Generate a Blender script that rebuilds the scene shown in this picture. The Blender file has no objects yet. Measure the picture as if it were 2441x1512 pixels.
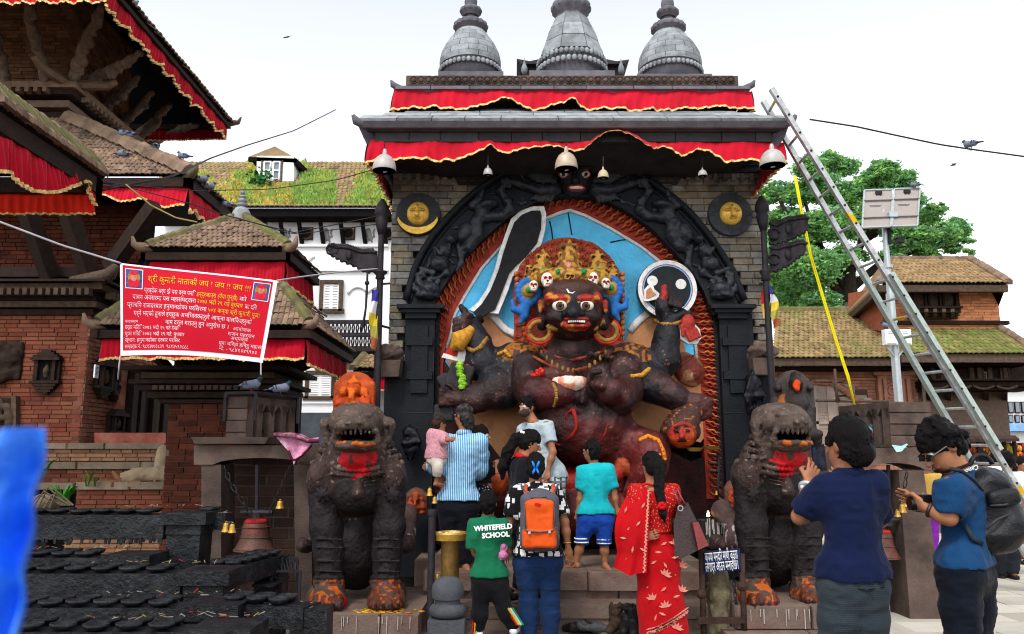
import bpy,math,random
import numpy as np
from math import cos,sin,pi
from mathutils import Vector as Vc,Matrix,Quaternion
R=math.radians
rnd=random.Random(7)
SC=bpy.context.scene
COL=SC.collection
# ------------------------------------------------------------------ camera, sky, sun, exposure
TH,F,CX,CY,HC=R(9.9),1915.0,1220.5,756.0,1.6
cam=bpy.data.cameras.new('camera');camo=bpy.data.objects.new('camera',cam);COL.objects.link(camo)
camo.location=(0,0,HC);camo.rotation_euler=(R(90)+TH,0,0)
cam.sensor_width=36;cam.lens=F/2441*36;cam.clip_start=0.05;cam.clip_end=500
cam.dof.use_dof=True;cam.dof.focus_distance=7.0;cam.dof.aperture_fstop=5.0
SC.camera=camo
SC.cycles.filter_width=1.1
W=bpy.data.worlds.new('World');SC.world=W;W.use_nodes=True
_n,_l=W.node_tree.nodes,W.node_tree.links
for x in list(_n):_n.remove(x)
wo=_n.new('ShaderNodeOutputWorld');bg=_n.new('ShaderNodeBackground');sky=_n.new('ShaderNodeTexSky');hs=_n.new('ShaderNodeHueSaturation')
SUN_EL,SUN_ROT=R(52),R(200)
sky.sky_type='NISHITA';sky.sun_disc=False;sky.sun_elevation=SUN_EL;sky.sun_rotation=SUN_ROT
sky.air_density=1.0;sky.dust_density=1.0;sky.ozone_density=1.0
hs.inputs['Saturation'].default_value=0.22
_l.new(sky.outputs[0],hs.inputs['Color']);_l.new(hs.outputs[0],bg.inputs[0]);_l.new(bg.outputs[0],wo.inputs[0])
bg.inputs[1].default_value=0.15
sd=bpy.data.lights.new('sun','SUN');so=bpy.data.objects.new('sun',sd);COL.objects.link(so)
sd.energy=1.0;sd.angle=R(14);sd.color=(1,0.955,0.89)
sdir=Vc((sin(SUN_ROT)*cos(SUN_EL),cos(SUN_ROT)*cos(SUN_EL),sin(SUN_EL)))
so.rotation_euler=sdir.to_track_quat('Z','Y').to_euler();so.location=(0,-5,30)
SC.view_settings.view_transform='Standard';SC.view_settings.look='None'
SC.view_settings.exposure=1.2;SC.view_settings.gamma=1.0;SC.view_settings.use_curve_mapping=False
# ------------------------------------------------------------------ where a sight line of the photograph meets the place
def ray(u,v):
 a,e=(u-CX)/F,(CY-v)/F
 return Vc((a,cos(TH)-e*sin(TH),sin(TH)+e*cos(TH)))
def at(u,v,Y):
 d=ray(u,v);s=Y/d.y
 return Vc((d.x*s,Y,HC+d.z*s))
def atz(u,v,z):
 d=ray(u,v);s=(z-HC)/d.z
 return Vc((d.x*s,d.y*s,z))
def atx(u,v,X):
 d=ray(u,v);s=X/d.x
 return Vc((X,d.y*s,HC+d.z*s))
def pm(v,Y):
 return Y/ray(CX,v).y/F
def proj(p):
 x,y,z=p[0],p[1],p[2]-HC
 dd=y*cos(TH)+z*sin(TH);h=-y*sin(TH)+z*cos(TH)
 if dd<.05:return(-1e4,-1e4)
 return(CX+F*x/dd,CY-F*h/dd)
# ------------------------------------------------------------------ materials
MATS={}
def deep(c):return tuple(x**1.16 for x in c)
def mat(name,col,rough=0.8,var=0.15,scale=6.0,bump=0.0,bscale=40.0,metal=0.0,spec=0.12,attr=False,dirt=None,dirt_scale=2.0,dirt_amt=0.5,pvar=0.0,sheen=0.0,fn=None,bst=1.0,emit=None,huevar=None):
 if name in MATS:return MATS[name]
 m=bpy.data.materials.new(name);m.use_nodes=True;MATS[name]=m
 N,L=m.node_tree.nodes,m.node_tree.links
 b=N['Principled BSDF']
 b.inputs['Roughness'].default_value=rough;b.inputs['Metallic'].default_value=metal
 b.inputs['Specular IOR Level'].default_value=spec
 if sheen:b.inputs['Sheen Weight'].default_value=sheen
 tc=N.new('ShaderNodeNewGeometry');pos=tc.outputs['Position']
 if attr:
  a=N.new('ShaderNodeAttribute');a.attribute_name='Col';c=a.outputs['Color']
 else:
  c=N.new('ShaderNodeRGB');c.outputs[0].default_value=(*deep(col),1);c=c.outputs[0]
 def mix(f,A,B,mode='MIX'):
  x=N.new('ShaderNodeMix');x.data_type='RGBA';x.blend_type=mode
  if isinstance(f,(int,float)):x.inputs[0].default_value=f
  else:L.new(f,x.inputs[0])
  for s,k in((A,6),(B,7)):
   if isinstance(s,tuple):x.inputs[k].default_value=(*deep(s),1)
   else:L.new(s,x.inputs[k])
  return x.outputs[2]
 def noise(sc,det=5,ro=.6,st=1.0):
  x=N.new('ShaderNodeTexNoise');x.inputs['Scale'].default_value=sc;x.inputs['Detail'].default_value=det
  x.inputs['Roughness'].default_value=ro;q=pos
  if st!=1:v=N.new('ShaderNodeVectorMath');v.operation='MULTIPLY';L.new(pos,v.inputs[0]);v.inputs[1].default_value=(1,1,st);q=v.outputs[0]
  L.new(q,x.inputs['Vector']);return x.outputs[0]
 def ramp(s,a,b_):
  x=N.new('ShaderNodeMapRange');L.new(s,x.inputs[0]);x.inputs[1].default_value=a;x.inputs[2].default_value=b_;return x.outputs[0]
 def math_(op,A,B=None):
  x=N.new('ShaderNodeMath');x.operation=op
  for s,k in((A,0),(B,1)):
   if s is None:continue
   if isinstance(s,(int,float)):x.inputs[k].default_value=s
   else:L.new(s,x.inputs[k])
  return x.outputs[0]
 if pvar:
  oi=N.new('ShaderNodeObjectInfo');r=math_('FRACT',math_('ADD',oi.outputs['Random'],tc.outputs['Random Per Island']))
  f=math_('ADD',math_('MULTIPLY',r,2*pvar),1-pvar)
  cc=N.new('ShaderNodeCombineColor');[L.new(f,cc.inputs[i])for i in range(3)]
  c=mix(1.0,c,cc.outputs[0],'MULTIPLY')
  if huevar:
   r2=math_('FRACT',math_('MULTIPLY',r,7.31));c=mix(math_('MULTIPLY',r2,0.75),c,huevar)
 if var:
  n=noise(scale);f=math_('ADD',math_('MULTIPLY',ramp(n,.3,.7),2*var),1-var)
  cc=N.new('ShaderNodeCombineColor');[L.new(f,cc.inputs[i])for i in range(3)]
  c=mix(1.0,c,cc.outputs[0],'MULTIPLY')
 if dirt:
  n=noise(dirt_scale,8,.7);c=mix(math_('MULTIPLY',ramp(n,.48,.68),dirt_amt),c,dirt)
 if fn:c=fn(dict(N=N,L=L,c=c,pos=pos,mix=mix,noise=noise,ramp=ramp,math=math_,b=b,geo=tc))
 L.new(c,b.inputs['Base Color'])
 if bump:
  bn=N.new('ShaderNodeBump');bn.inputs['Strength'].default_value=bump;bn.inputs['Distance'].default_value=0.02
  L.new(noise(bscale,6,.65,bst),bn.inputs['Height']);L.new(bn.outputs[0],b.inputs['Normal'])
 if emit:b.inputs['Emission Color'].default_value=(*emit[0],1);b.inputs['Emission Strength'].default_value=emit[1]
 return m
def srgb(r,g,b):
 f=lambda c:(c/255/12.92)if c<=10 else((c/255+.055)/1.055)**2.4
 return(f(r),f(g),f(b))
# ------------------------------------------------------------------ objects
BASE={}
def empty(name,loc,label=None,cat=None,group=None,kind=None):
 o=bpy.data.objects.new(name,None);COL.objects.link(o);o.location=loc;BASE[o.name]=Vc(loc)
 o.empty_display_size=.1
 return tag(o,label,cat,group,kind)
def tag(o,label=None,cat=None,group=None,kind=None):
 for k,v in(('label',label),('category',cat),('group',group),('kind',kind)):
  if v:o[k]=v
 return o
def link(name,me,parent,mats,smooth=False,label=None):
 for m in(mats if isinstance(mats,(list,tuple))else[mats]):me.materials.append(m)
 if smooth:me.shade_smooth()if smooth is True else me.set_sharp_from_angle(angle=R(smooth))
 o=bpy.data.objects.new(name,me);COL.objects.link(o)
 if parent is not None:
  o.parent=parent;BASE[o.name]=BASE[parent.name]
 else:BASE[o.name]=Vc((0,0,0))
 if label:o['label']=label
 return o
def copy_tree(o,loc=None,rz=None,parent=None,label=None,group=None,scale=None):
 c=o.copy();COL.objects.link(c)
 if parent is not None:c.parent=parent
 if loc is not None:c.location=loc
 if rz is not None:c.rotation_euler=(c.rotation_euler.x,c.rotation_euler.y,rz)
 if scale is not None:c.scale=(scale,)*3 if isinstance(scale,(int,float))else scale
 if label:c['label']=label
 if group:c['group']=group
 for ch in o.children:copy_tree(ch,parent=c)
 return c
def frame(d,up=(0,0,1)):
 d=Vc(d).normalized();up=Vc(up)
 if abs(d.dot(up))>.98:up=Vc((0,1,0))
 x=d.cross(up).normalized();return x,x.cross(d).normalized(),d
class MB:
 def __init__(s):s.v,s.f,s.m=[],[],[];s.mi=0
 def add(s,vs,fs):
  n=len(s.v);s.v+=[tuple(x)for x in vs];s.f+=[tuple(i+n for i in f)for f in fs];s.m+=[s.mi]*len(fs);return s
 def box(s,c,d,rot=None,taper=1.0):
  c=Vc(c);x,y,z=d[0]/2,d[1]/2,d[2]/2;t=taper
  vs=[Vc(p)for p in((-x,-y,-z),(x,-y,-z),(x,y,-z),(-x,y,-z),(-x*t,-y*t,z),(x*t,-y*t,z),(x*t,y*t,z),(-x*t,y*t,z))]
  if rot is not None:vs=[rot@p for p in vs]
  return s.add([c+p for p in vs],[(0,3,2,1),(4,5,6,7),(0,1,5,4),(1,2,6,5),(2,3,7,6),(3,0,4,7)])
 def bb(s,lo,hi):return s.box([(a+b)/2 for a,b in zip(lo,hi)],[b-a for a,b in zip(lo,hi)])
 def beam(s,a,b,w,h,up=(0,0,1)):
  a,b=Vc(a),Vc(b);x,y,d=frame(b-a,up)
  return s.box((a+b)/2,(w,h,(b-a).length),Matrix((x,y,d)).transposed())
 def tube(s,pts,r,n=8,cap=True,flat=1.0,up=(0,0,1)):
  pts=[Vc(p)for p in pts];rs=r if isinstance(r,(list,tuple))else[r]*len(pts)
  vs,fs=[],[];px_=None
  for i,p in enumerate(pts):
   d=(pts[min(i+1,len(pts)-1)]-pts[max(i-1,0)])
   x,y,_=frame(d,up)
   if px_ is not None and x.dot(px_)<0:x,y=-x,-y
   px_=x
   vs+=[p+(x*cos(2*pi*k/n)+y*(flat*sin(2*pi*k/n)))*rs[i]for k in range(n)]
  for i in range(len(pts)-1):
   for k in range(n):fs.append((i*n+k,i*n+(k+1)%n,(i+1)*n+(k+1)%n,(i+1)*n+k))
  if cap:fs+=[tuple(range(n-1,-1,-1)),tuple(range((len(pts)-1)*n,len(pts)*n))]
  return s.add(vs,fs)
 def lathe(s,c,prof,n=24,axis=None,a0=0.0,a1=2*pi,mod=None):
  c=Vc(c);X,Y,Z=(Vc((1,0,0)),Vc((0,1,0)),Vc((0,0,1)))if axis is None else frame(axis)
  full=abs(a1-a0-2*pi)<1e-6;k=n if full else n+1
  vs,fs=[],[]
  for r,z in prof:
   for i in range(k):
    a=a0+(a1-a0)*i/n;rr=r*(mod(a,z)if mod else 1)
    vs.append(c+X*(rr*cos(a))+Y*(rr*sin(a))+Z*z)
  for j in range(len(prof)-1):
   for i in range(n):
    i2=(i+1)%k;fs.append((j*k+i,j*k+i2,(j+1)*k+i2,(j+1)*k+i))
  if full and prof[0][0]>1e-5:fs.append(tuple(range(k-1,-1,-1)))
  if full and prof[-1][0]>1e-5:fs.append(tuple(range((len(prof)-1)*k,len(prof)*k)))
  return s.add(vs,fs)
 def ball(s,c,r,n=10,m=6,rot=None):
  c=Vc(c);r=(r,r,r)if isinstance(r,(int,float))else r;vs,fs=[],[]
  for j in range(1,m):
   t=pi*j/m
   for i in range(n):
    a=2*pi*i/n;vs.append(Vc((r[0]*sin(t)*cos(a),r[1]*sin(t)*sin(a),-r[2]*cos(t))))
  vs+=[Vc((0,0,-r[2])),Vc((0,0,r[2]))]
  for j in range(m-2):
   for i in range(n):fs.append((j*n+i,j*n+(i+1)%n,(j+1)*n+(i+1)%n,(j+1)*n+i))
  b,t=len(vs)-2,len(vs)-1
  for i in range(n):fs+=[(b,(i+1)%n,i),(t,(m-2)*n+i,(m-2)*n+(i+1)%n)]
  if rot is not None:vs=[rot@p for p in vs]
  return s.add([c+p for p in vs],fs)
 def prism(s,poly,off):
  poly=[Vc(p)for p in poly];off=Vc(off);n=len(poly)
  return s.add(poly+[p+off for p in poly],[tuple(range(n)),tuple(range(2*n-1,n-1,-1))]+[((i+1)%n,i,n+i,n+(i+1)%n)for i in range(n)])
 def hexa(s,q,off):
  return s.prism(q,off)
 def grid(s,fn,nu,nv,close=False):
  n=len(s.v);vs=[fn(i/nu,j/nv)for j in range(nv+1)for i in range(nu+1)]
  return s.add(vs,[(j*(nu+1)+i,j*(nu+1)+i+1,(j+1)*(nu+1)+i+1,(j+1)*(nu+1)+i)for j in range(nv)for i in range(nu)])
 def ribbon(s,A,B,t=None):
  n=len(A);return s.add(list(A)+list(B),[(i,i+1,n+i+1,n+i)for i in range(n-1)])
 def band(s,A,B,off):
  n=len(A);off=Vc(off);A=[Vc(p)for p in A];B=[Vc(p)for p in B]
  fs=[]
  for i in range(n-1):
   fs+=[(i,i+1,n+i+1,n+i),(2*n+i+1,2*n+i,3*n+i,3*n+i+1),(i+1,i,2*n+i,2*n+i+1),(n+i,n+i+1,3*n+i+1,3*n+i)]
  fs+=[(0,n,3*n,2*n),(n-1,3*n-1,4*n-1,2*n-1)]
  return s.add(A+B+[p+off for p in A]+[p+off for p in B],fs)
 def mesh(s,name='m',base=None):
  me=bpy.data.meshes.new(name);b=base or Vc((0,0,0))
  me.from_pydata([(x-b.x,y-b.y,z-b.z)for x,y,z in s.v],[],s.f)
  if any(s.m):me.polygons.foreach_set('material_index',s.m)
  return me
 def build(s,name,mats,parent=None,smooth=False,label=None,fix=True):
  me=s.mesh(name,BASE[parent.name]if parent is not None else None)
  if fix:
   import bmesh
   bm=bmesh.new();bm.from_mesh(me);bmesh.ops.recalc_face_normals(bm,faces=bm.faces);bm.to_mesh(me);bm.free()
  return link(name,me,parent,mats,smooth,label)
 def thing(s,name,mats,label,cat,smooth=False,group=None,kind=None,loc=None):
  vs=np.array(s.v);b=Vc(((vs[:,0].min()+vs[:,0].max())/2,(vs[:,1].min()+vs[:,1].max())/2,vs[:,2].min()))if loc is None else Vc(loc)
  me=s.mesh(name,b);o=link(name,me,None,mats,smooth);o.location=b;BASE[o.name]=b
  return tag(o,label,cat,group,kind)
def bevel_box(dx=1,dy=1,dz=1,e=.04):
 """unit block with its front edges worn (front faces -y)"""
 x,y,z=dx/2,dy/2,dz/2
 vs=[(-x,y,-z),(x,y,-z),(x,y,z),(-x,y,z),(-x,-y+e,-z),(x,-y+e,-z),(x,-y+e,z),(-x,-y+e,z),(-x+e,-y,-z+e),(x-e,-y,-z+e),(x-e,-y,z-e),(-x+e,-y,z-e)]
 fs=[(8,9,10,11),(4,5,9,8),(5,6,10,9),(6,7,11,10),(7,4,8,11),(0,4,7,3),(1,2,6,5),(3,7,6,2),(0,1,5,4)]
 return vs,fs
def pieces(name,parent,mats,shape,xf,limit=300,stuff=None,smooth=False):
 """alike pieces: xf = [(Matrix 4x4 world)]; those that show largest are objects, the rest one mesh"""
 base=BASE[parent.name]
 def score(M):
  c=M.translation;u,v=proj(c);d=(c-Vc((0,0,HC))).length
  return d+(0 if-60<u<2500 and-60<v<1560 else 1000)
 xf=sorted(xf,key=score)
 mb=MB();mb.add(*shape);me=mb.mesh(name)
 for m in(mats if isinstance(mats,(list,tuple))else[mats]):me.materials.append(m)
 if smooth:me.shade_smooth()
 T=Matrix.Translation(-base);out=[]
 for M in xf[:limit]:
  o=bpy.data.objects.new(name,me);COL.objects.link(o);o.parent=parent;o.matrix_local=T@M;BASE[o.name]=base;out.append(o)
 if len(xf)>limit:
  sv=np.array([list(p)+[1]for p in shape[0]]).T;nv=sv.shape[1];V=[];Fs=[]
  for i,M in enumerate(xf[limit:]):
   V.append((np.array(T@M)@sv)[:3].T);Fs+=[tuple(k+i*nv for k in f)for f in shape[1]]
  me2=bpy.data.meshes.new(stuff or name+'_rest');me2 .from_pydata(np.concatenate(V).tolist(),[],Fs)
  o=link(stuff or name+'_rest',me2,parent,mats,smooth);o['kind']='stuff'
 return out
def M4(loc,X=(1,0,0),Y=(0,1,0),Z=(0,0,1),s=(1,1,1)):
 X,Y,Z=Vc(X)*s[0],Vc(Y)*s[1],Vc(Z)*s[2]
 return Matrix(((X.x,Y.x,Z.x,loc[0]),(X.y,Y.y,Z.y,loc[1]),(X.z,Y.z,Z.z,loc[2]),(0,0,0,1)))
def lerp(a,b,t):return a+(b-a)*t
def poly_at(P,t):
 """point at fraction t of a polyline, by length"""
 P=[Vc(p)for p in P];L=[(P[i+1]-P[i]).length for i in range(len(P)-1)];s=t*sum(L)
 for i,l in enumerate(L):
  if s<=l+1e-9 or i==len(L)-1:return P[i].lerp(P[i+1],min(1,s/max(l,1e-9)))
  s-=l
def interp(P,u):
 if u<=P[0][0]:return P[0][1]
 for(a,b),(c,d)in zip(P,P[1:]):
  if u<=c:return b+(d-b)*(u-a)/max(c-a,1e-9)
 return P[-1][1]
def courses(P0,ux,uz,width,height,bh,bw,depth,gap=.012,jit=.25,out=None,skip=None,uneven=.006,seed=1):
 """running-bond blocks on the plane P0 + ux*a + uz*b, faces looking along out"""
 r=random.Random(seed);ux,uz=Vc(ux).normalized(),Vc(uz).normalized();out=Vc(out).normalized()
 n=max(1,round(height/bh));hh=height/n;X=[]
 for j in range(n):
  a=-r.random()*bw*.9 if j%2 else-r.random()*bw*.3
  while a<width-.01:
   w=bw*(1+r.uniform(-jit,jit));a0,a1=max(a,0),min(a+w,width);a+=w
   if a1-a0<bw*.18:continue
   c=P0+ux*((a0+a1)/2)+uz*((j+.5)*hh)
   if skip and skip(c):continue
   c=c-out*(depth/2-r.uniform(0,uneven))
   Y=-out;tilt=r.uniform(-.006,.006)
   X.append(M4(c,ux,Y,uz,(a1-a0-gap,depth,hh-gap)))
 return X
# ------------------------------------------------------------------ smooth solid modelling on a grid
def vnoise(p,seed=0):
 r=np.random.RandomState(seed);T=r.rand(32,32,32).astype(np.float32)
 i=np.floor(p).astype(int);f=(p-i).astype(np.float32);f=f*f*(3-2*f);i&=31;j=(i+1)&31
 x0,y0,z0=i[...,0],i[...,1],i[...,2];x1,y1,z1=j[...,0],j[...,1],j[...,2];fx,fy,fz=f[...,0],f[...,1],f[...,2]
 a=T[x0,y0,z0]*(1-fx)+T[x1,y0,z0]*fx;b=T[x0,y1,z0]*(1-fx)+T[x1,y1,z0]*fx
 c=T[x0,y0,z1]*(1-fx)+T[x1,y0,z1]*fx;d=T[x0,y1,z1]*(1-fx)+T[x1,y1,z1]*fx
 return(a*(1-fy)+b*fy)*(1-fz)+(c*(1-fy)+d*fy)*fz
class Solid:
 def __init__(s,h):s.h=h;s.P=[]
 def _add(s,lo,hi,fn,k,col,op):s.P.append((np.array(lo,float),np.array(hi,float),fn,k,col,op));return s
 def cap(s,a,b,ra,rb=None,k=.02,col=0,flat=None,op='+'):
  a,b=np.array(a,np.float32),np.array(b,np.float32);rb=ra if rb is None else rb;m=max(ra,rb)
  ba=b-a;L2=float(ba@ba)+1e-12
  if flat is not None:n=np.array(Vc(flat[0]).normalized(),np.float32);q=flat[1]
  def fn(p):
   e=p-a
   t=np.clip((e@ba)/L2,0,1)[...,None];e=e-t*ba
   if flat is not None:e=e+n*((e@n)*(1/q-1))[...,None]
   return(np.sqrt((e*e).sum(-1))-(ra+(rb-ra)*t[...,0]))*(1 if flat is None else min(1,max(q,.5)))
  mm=m*(max(1,flat[1])if flat is not None else 1)
  return s._add(np.minimum(a,b)-mm,np.maximum(a,b)+mm,fn,k,col,op)
 def chain(s,pts,rs,k=.02,col=0,flat=None,op='+'):
  rs=rs if isinstance(rs,(list,tuple))else[rs]*len(pts)
  for i in range(len(pts)-1):s.cap(pts[i],pts[i+1],rs[i],rs[i+1],k,col,flat,op)
  return s
 def ell(s,c,r,rot=None,k=.02,col=0,op='+'):
  c=np.array(c,np.float32);r=np.array((r,r,r)if isinstance(r,(int,float))else r,np.float32);M=np.eye(3,dtype=np.float32)if rot is None else np.array(rot,np.float32)
  m=r.max();ext=np.sqrt(((M*r)**2).sum(1))
  def fn(p):
   e=((p-c)@M)/r;l=np.sqrt((e*e).sum(-1));g=np.sqrt(((e/r)**2).sum(-1))+1e-9
   return l*(l-1)/g
  return s._add(c-ext,c+ext,fn,k,col,op)
 def box(s,c,d,rot=None,rr=.01,k=.01,col=0,op='+'):
  c=np.array(c,np.float32);hd=np.array(d,np.float32)/2-rr;M=np.eye(3,dtype=np.float32)if rot is None else np.array(rot,np.float32)
  ext=np.abs(M)@(hd+rr)
  def fn(p):
   q=np.abs((p-c)@M)-hd
   return np.sqrt((np.maximum(q,0)**2).sum(-1))+np.minimum(q.max(-1),0)-rr
  return s._add(c-ext,c+ext,fn,k,col,op)
 def half(s,c,n,k=.004):
  c=np.array(c,np.float32);n=np.array(Vc(n).normalized(),np.float32)
  s.P.append((None,None,lambda p:(p-c)@n,k,0,'^'));return s
 def field(s):
  lo=np.min([p[0]for p in s.P if p[5]=='+'],0);hi=np.max([p[1]for p in s.P if p[5]=='+'],0);h=s.h
  s.lo=lo-2.5*h;n=np.ceil((hi-lo)/h).astype(int)+6
  D=np.full(n,1e3,np.float32);I=np.zeros(n,np.int16)
  ax=[(s.lo[i]+h*np.arange(n[i])).astype(np.float32)for i in range(3)]
  for(a,b,fn,k,col,op)in s.P:
   if a is None:i0,i1=np.zeros(3,int),n
   else:
    mg=3*h+k
    i0=np.clip(np.floor((a-mg-s.lo)/h).astype(int),0,n);i1=np.clip(np.ceil((b+mg-s.lo)/h).astype(int)+1,0,n)
   if(i1<=i0).any():continue
   sl=tuple(slice(x,y)for x,y in zip(i0,i1))
   p=np.stack(np.meshgrid(*[ax[i][sl[i]]for i in range(3)],indexing='ij'),-1)
   d=fn(p).astype(np.float32);o=D[sl]
   if op=='+':
    c=d<o;hh=np.maximum(k-np.abs(d-o),0)/max(k,1e-6)
    D[sl]=np.minimum(d,o)-hh*hh*k*.25
    if col is not None:I[sl]=np.where(c,col,I[sl])
   elif op=='-':
    hh=np.maximum(k-np.abs(-d-o),0)/max(k,1e-6);D[sl]=np.maximum(-d,o)+hh*hh*k*.25
    if col is not None:I[sl]=np.where(-d>o-.5*h,col,I[sl])
   elif op=='^':
    D[sl]=np.maximum(d,o)
   elif op=='paint':
    I[sl]=np.where(d<0,col,I[sl])
  s.D,s.I,s.ax=D,I,ax;return s
 def rough(s,amp,freq,seed=0,oct=2):
  m=np.abs(s.D)<4*s.h+amp*2;ii=np.nonzero(m)
  p=np.stack([s.ax[k][ii[k]]for k in range(3)],-1);v=0
  for o in range(oct):v=v+(vnoise(p*freq*2**o,seed+o)-.5)*(amp/1.6**o)
  s.D[ii]+=v.astype(np.float32);return s
 def fold(s,fn):
  ii=np.nonzero(np.abs(s.D)<6*s.h);p=np.stack([s.ax[k][ii[k]]for k in range(3)],-1);s.D[ii]+=fn(p).astype(np.float32);return s
 def mesh(s,name,cols=None,base=None,colfn=None,wob=0.0):
  D,I,h=s.D,s.I,s.h;S=D<0
  c=[S[:-1,:-1,:-1],S[1:,:-1,:-1],S[:-1,1:,:-1],S[1:,1:,:-1],S[:-1,:-1,1:],S[1:,:-1,1:],S[:-1,1:,1:],S[1:,1:,1:]]
  any_,all_=c[0].copy(),c[0].copy()
  for x in c[1:]:any_|=x;all_&=x
  A=np.nonzero(any_&~all_);n=len(A[0]);off=[(0,0,0),(1,0,0),(0,1,0),(1,1,0),(0,0,1),(1,0,1),(0,1,1),(1,1,1)]
  C=np.stack([D[A[0]+o[0],A[1]+o[1],A[2]+o[2]]for o in off],-1);C=np.clip(C,-9*h,9*h);acc=np.zeros((n,3));cnt=np.zeros(n)
  for a,b in((0,1),(2,3),(4,5),(6,7),(0,2),(1,3),(4,6),(5,7),(0,4),(1,5),(2,6),(3,7)):
   x=(C[:,a]<0)!=(C[:,b]<0);t=np.where(x,C[:,a]/np.where(x,C[:,a]-C[:,b],1),0)[:,None]
   acc+=x[:,None]*(np.array(off[a])+t*(np.array(off[b])-np.array(off[a])));cnt+=x
  pos=(np.stack(A,-1)+acc/np.maximum(cnt,1)[:,None])*h+s.lo
  ID=np.full(any_.shape,-1,np.int32);ID[A]=np.arange(n);quads=[]
  for axis in range(3):
   sl0=[slice(1,-1)]*3;sl1=[slice(1,-1)]*3;sl0[axis]=slice(0,-1);sl1[axis]=slice(1,None)
   s0,s1=S[tuple(sl0)],S[tuple(sl1)]
   E=np.nonzero(s0!=s1);e=[E[k]+(0 if k==axis else 1)for k in range(3)]
   o1,o2=[k for k in range(3)if k!=axis]
   def cell(d1,d2):
    q=[e[0].copy(),e[1].copy(),e[2].copy()];q[o1]-=d1;q[o2]-=d2;return ID[q[0],q[1],q[2]]
   q=np.stack([cell(1,1),cell(0,1),cell(0,0),cell(1,0)],-1);fl=s0[E]if axis!=1 else~s0[E]
   q[~fl]=q[~fl][:,::-1];quads.append(q)
  Q=np.concatenate(quads);Q=Q[(Q>=0).all(1)]
  if base is not None:wp=pos.copy();pos=pos-np.array(base)
  else:wp=pos
  me=bpy.data.meshes.new(name);me.vertices.add(n);me.vertices.foreach_set('co',pos.astype(np.float32).ravel())
  me.loops.add(len(Q)*4);me.loops.foreach_set('vertex_index',Q.astype(np.int32).ravel())
  me.polygons.add(len(Q));me.polygons.foreach_set('loop_start',np.arange(0,len(Q)*4,4,dtype=np.int32));me.polygons.foreach_set('loop_total',np.full(len(Q),4,np.int32))
  me.update(calc_edges=True);me.shade_smooth()
  if cols is not None or colfn:
   ids=I[np.clip(A[0]+1,0,I.shape[0]-1),A[1],A[2]]
   ids=I[A[0]+(acc[:,0]/np.maximum(cnt,1)>.5),A[1]+(acc[:,1]/np.maximum(cnt,1)>.5),A[2]+(acc[:,2]/np.maximum(cnt,1)>.5)]
   pal=np.array(cols if cols is not None else[(.5,.5,.5)],np.float32);cc=pal[np.clip(ids,0,len(pal)-1)]
   if colfn:cc=colfn(wp,cc,ids)
   at_=me.color_attributes.new('Col','FLOAT_COLOR','POINT');at_.data.foreach_set('color',np.concatenate([np.maximum(cc,0)**1.16,np.ones((n,1),np.float32)],1).astype(np.float32).ravel())
  return me
 def build(s,name,mats,parent=None,cols=None,colfn=None,label=None):
  if not hasattr(s,'D'):s.field()
  return link(name,s.mesh(name,cols,BASE[parent.name]if parent is not None else None,colfn),parent,mats,False,label)
 def thing(s,name,mats,label,cat,loc,cols=None,colfn=None,group=None):
  if not hasattr(s,'D'):s.field()
  o=link(name,s.mesh(name,cols,Vc(loc),colfn),None,mats);o.location=loc;BASE[o.name]=Vc(loc)
  return tag(o,label,cat,group)
# ------------------------------------------------------------------ shared materials
STONE=mat('grey_stone',(.25,.245,.235),.85,.35,5,.6,50,pvar=.4,huevar=(.33,.27,.165),dirt=(.05,.05,.06),dirt_scale=2.2,dirt_amt=.75)
STONE_D=mat('dark_stone',(.05,.047,.05),.75,.3,5,.5,50,pvar=.2)
STONE_B=mat('blackened_stone',(.013,.0155,.021),.5,.3,8,.5,70,spec=.16)
STONE_BROWN=mat('brown_stone',(.13,.095,.08),.85,.3,4,.5,50,pvar=.25,dirt=(.035,.03,.028),dirt_scale=2.2,dirt_amt=.7)
STONE_BLUE=mat('weathered_dome_stone',(.30,.32,.335),.8,.25,7,.4,60,pvar=.22,dirt=(.11,.115,.13),dirt_scale=6,dirt_amt=.6)
STONE_PURP=mat('mauve_weathered_stone',(.16,.155,.175),.8,.25,7,.4,60,pvar=.15)
MORTAR=mat('mortar',(.10,.095,.09),.95,.2,8)
RED=mat('red_cloth',(.50,.004,.030),.8,.18,1.6,.3,60,sheen=.1,dirt=(.34,.004,.016),dirt_scale=1.3,dirt_amt=.8)
RED_BACKLIT=mat('backlit_red_cloth',(.62,.03,.012),.8,.12,3)  # orange-red stands in for daylight glowing through the cloth
GOLD=mat('gold_trim',(.70,.48,.16),.35,.55,45,.6,120,metal=.35,spec=.6,dirt=(.95,.86,.62),dirt_scale=40,dirt_amt=.8)
BRASS=mat('brass',(.50,.31,.07),.4,.25,12,.2,60,metal=.5,dirt=(.25,.16,.05),dirt_scale=8,dirt_amt=.5)
IRON=mat('dark_iron',(.045,.04,.045),.55,.3,12,.3,60,metal=.3)
BLACK=mat('recess_shade_black',(.012,.011,.011),.9,.2,5)  # near-black stands in for the shade inside niches and openings
GOLDLEAF=mat('gilded_copper',(.74,.50,.10),.4,.25,14,.2,50,metal=.3,dirt=(.35,.24,.06),dirt_scale=10,dirt_amt=.4)
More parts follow.
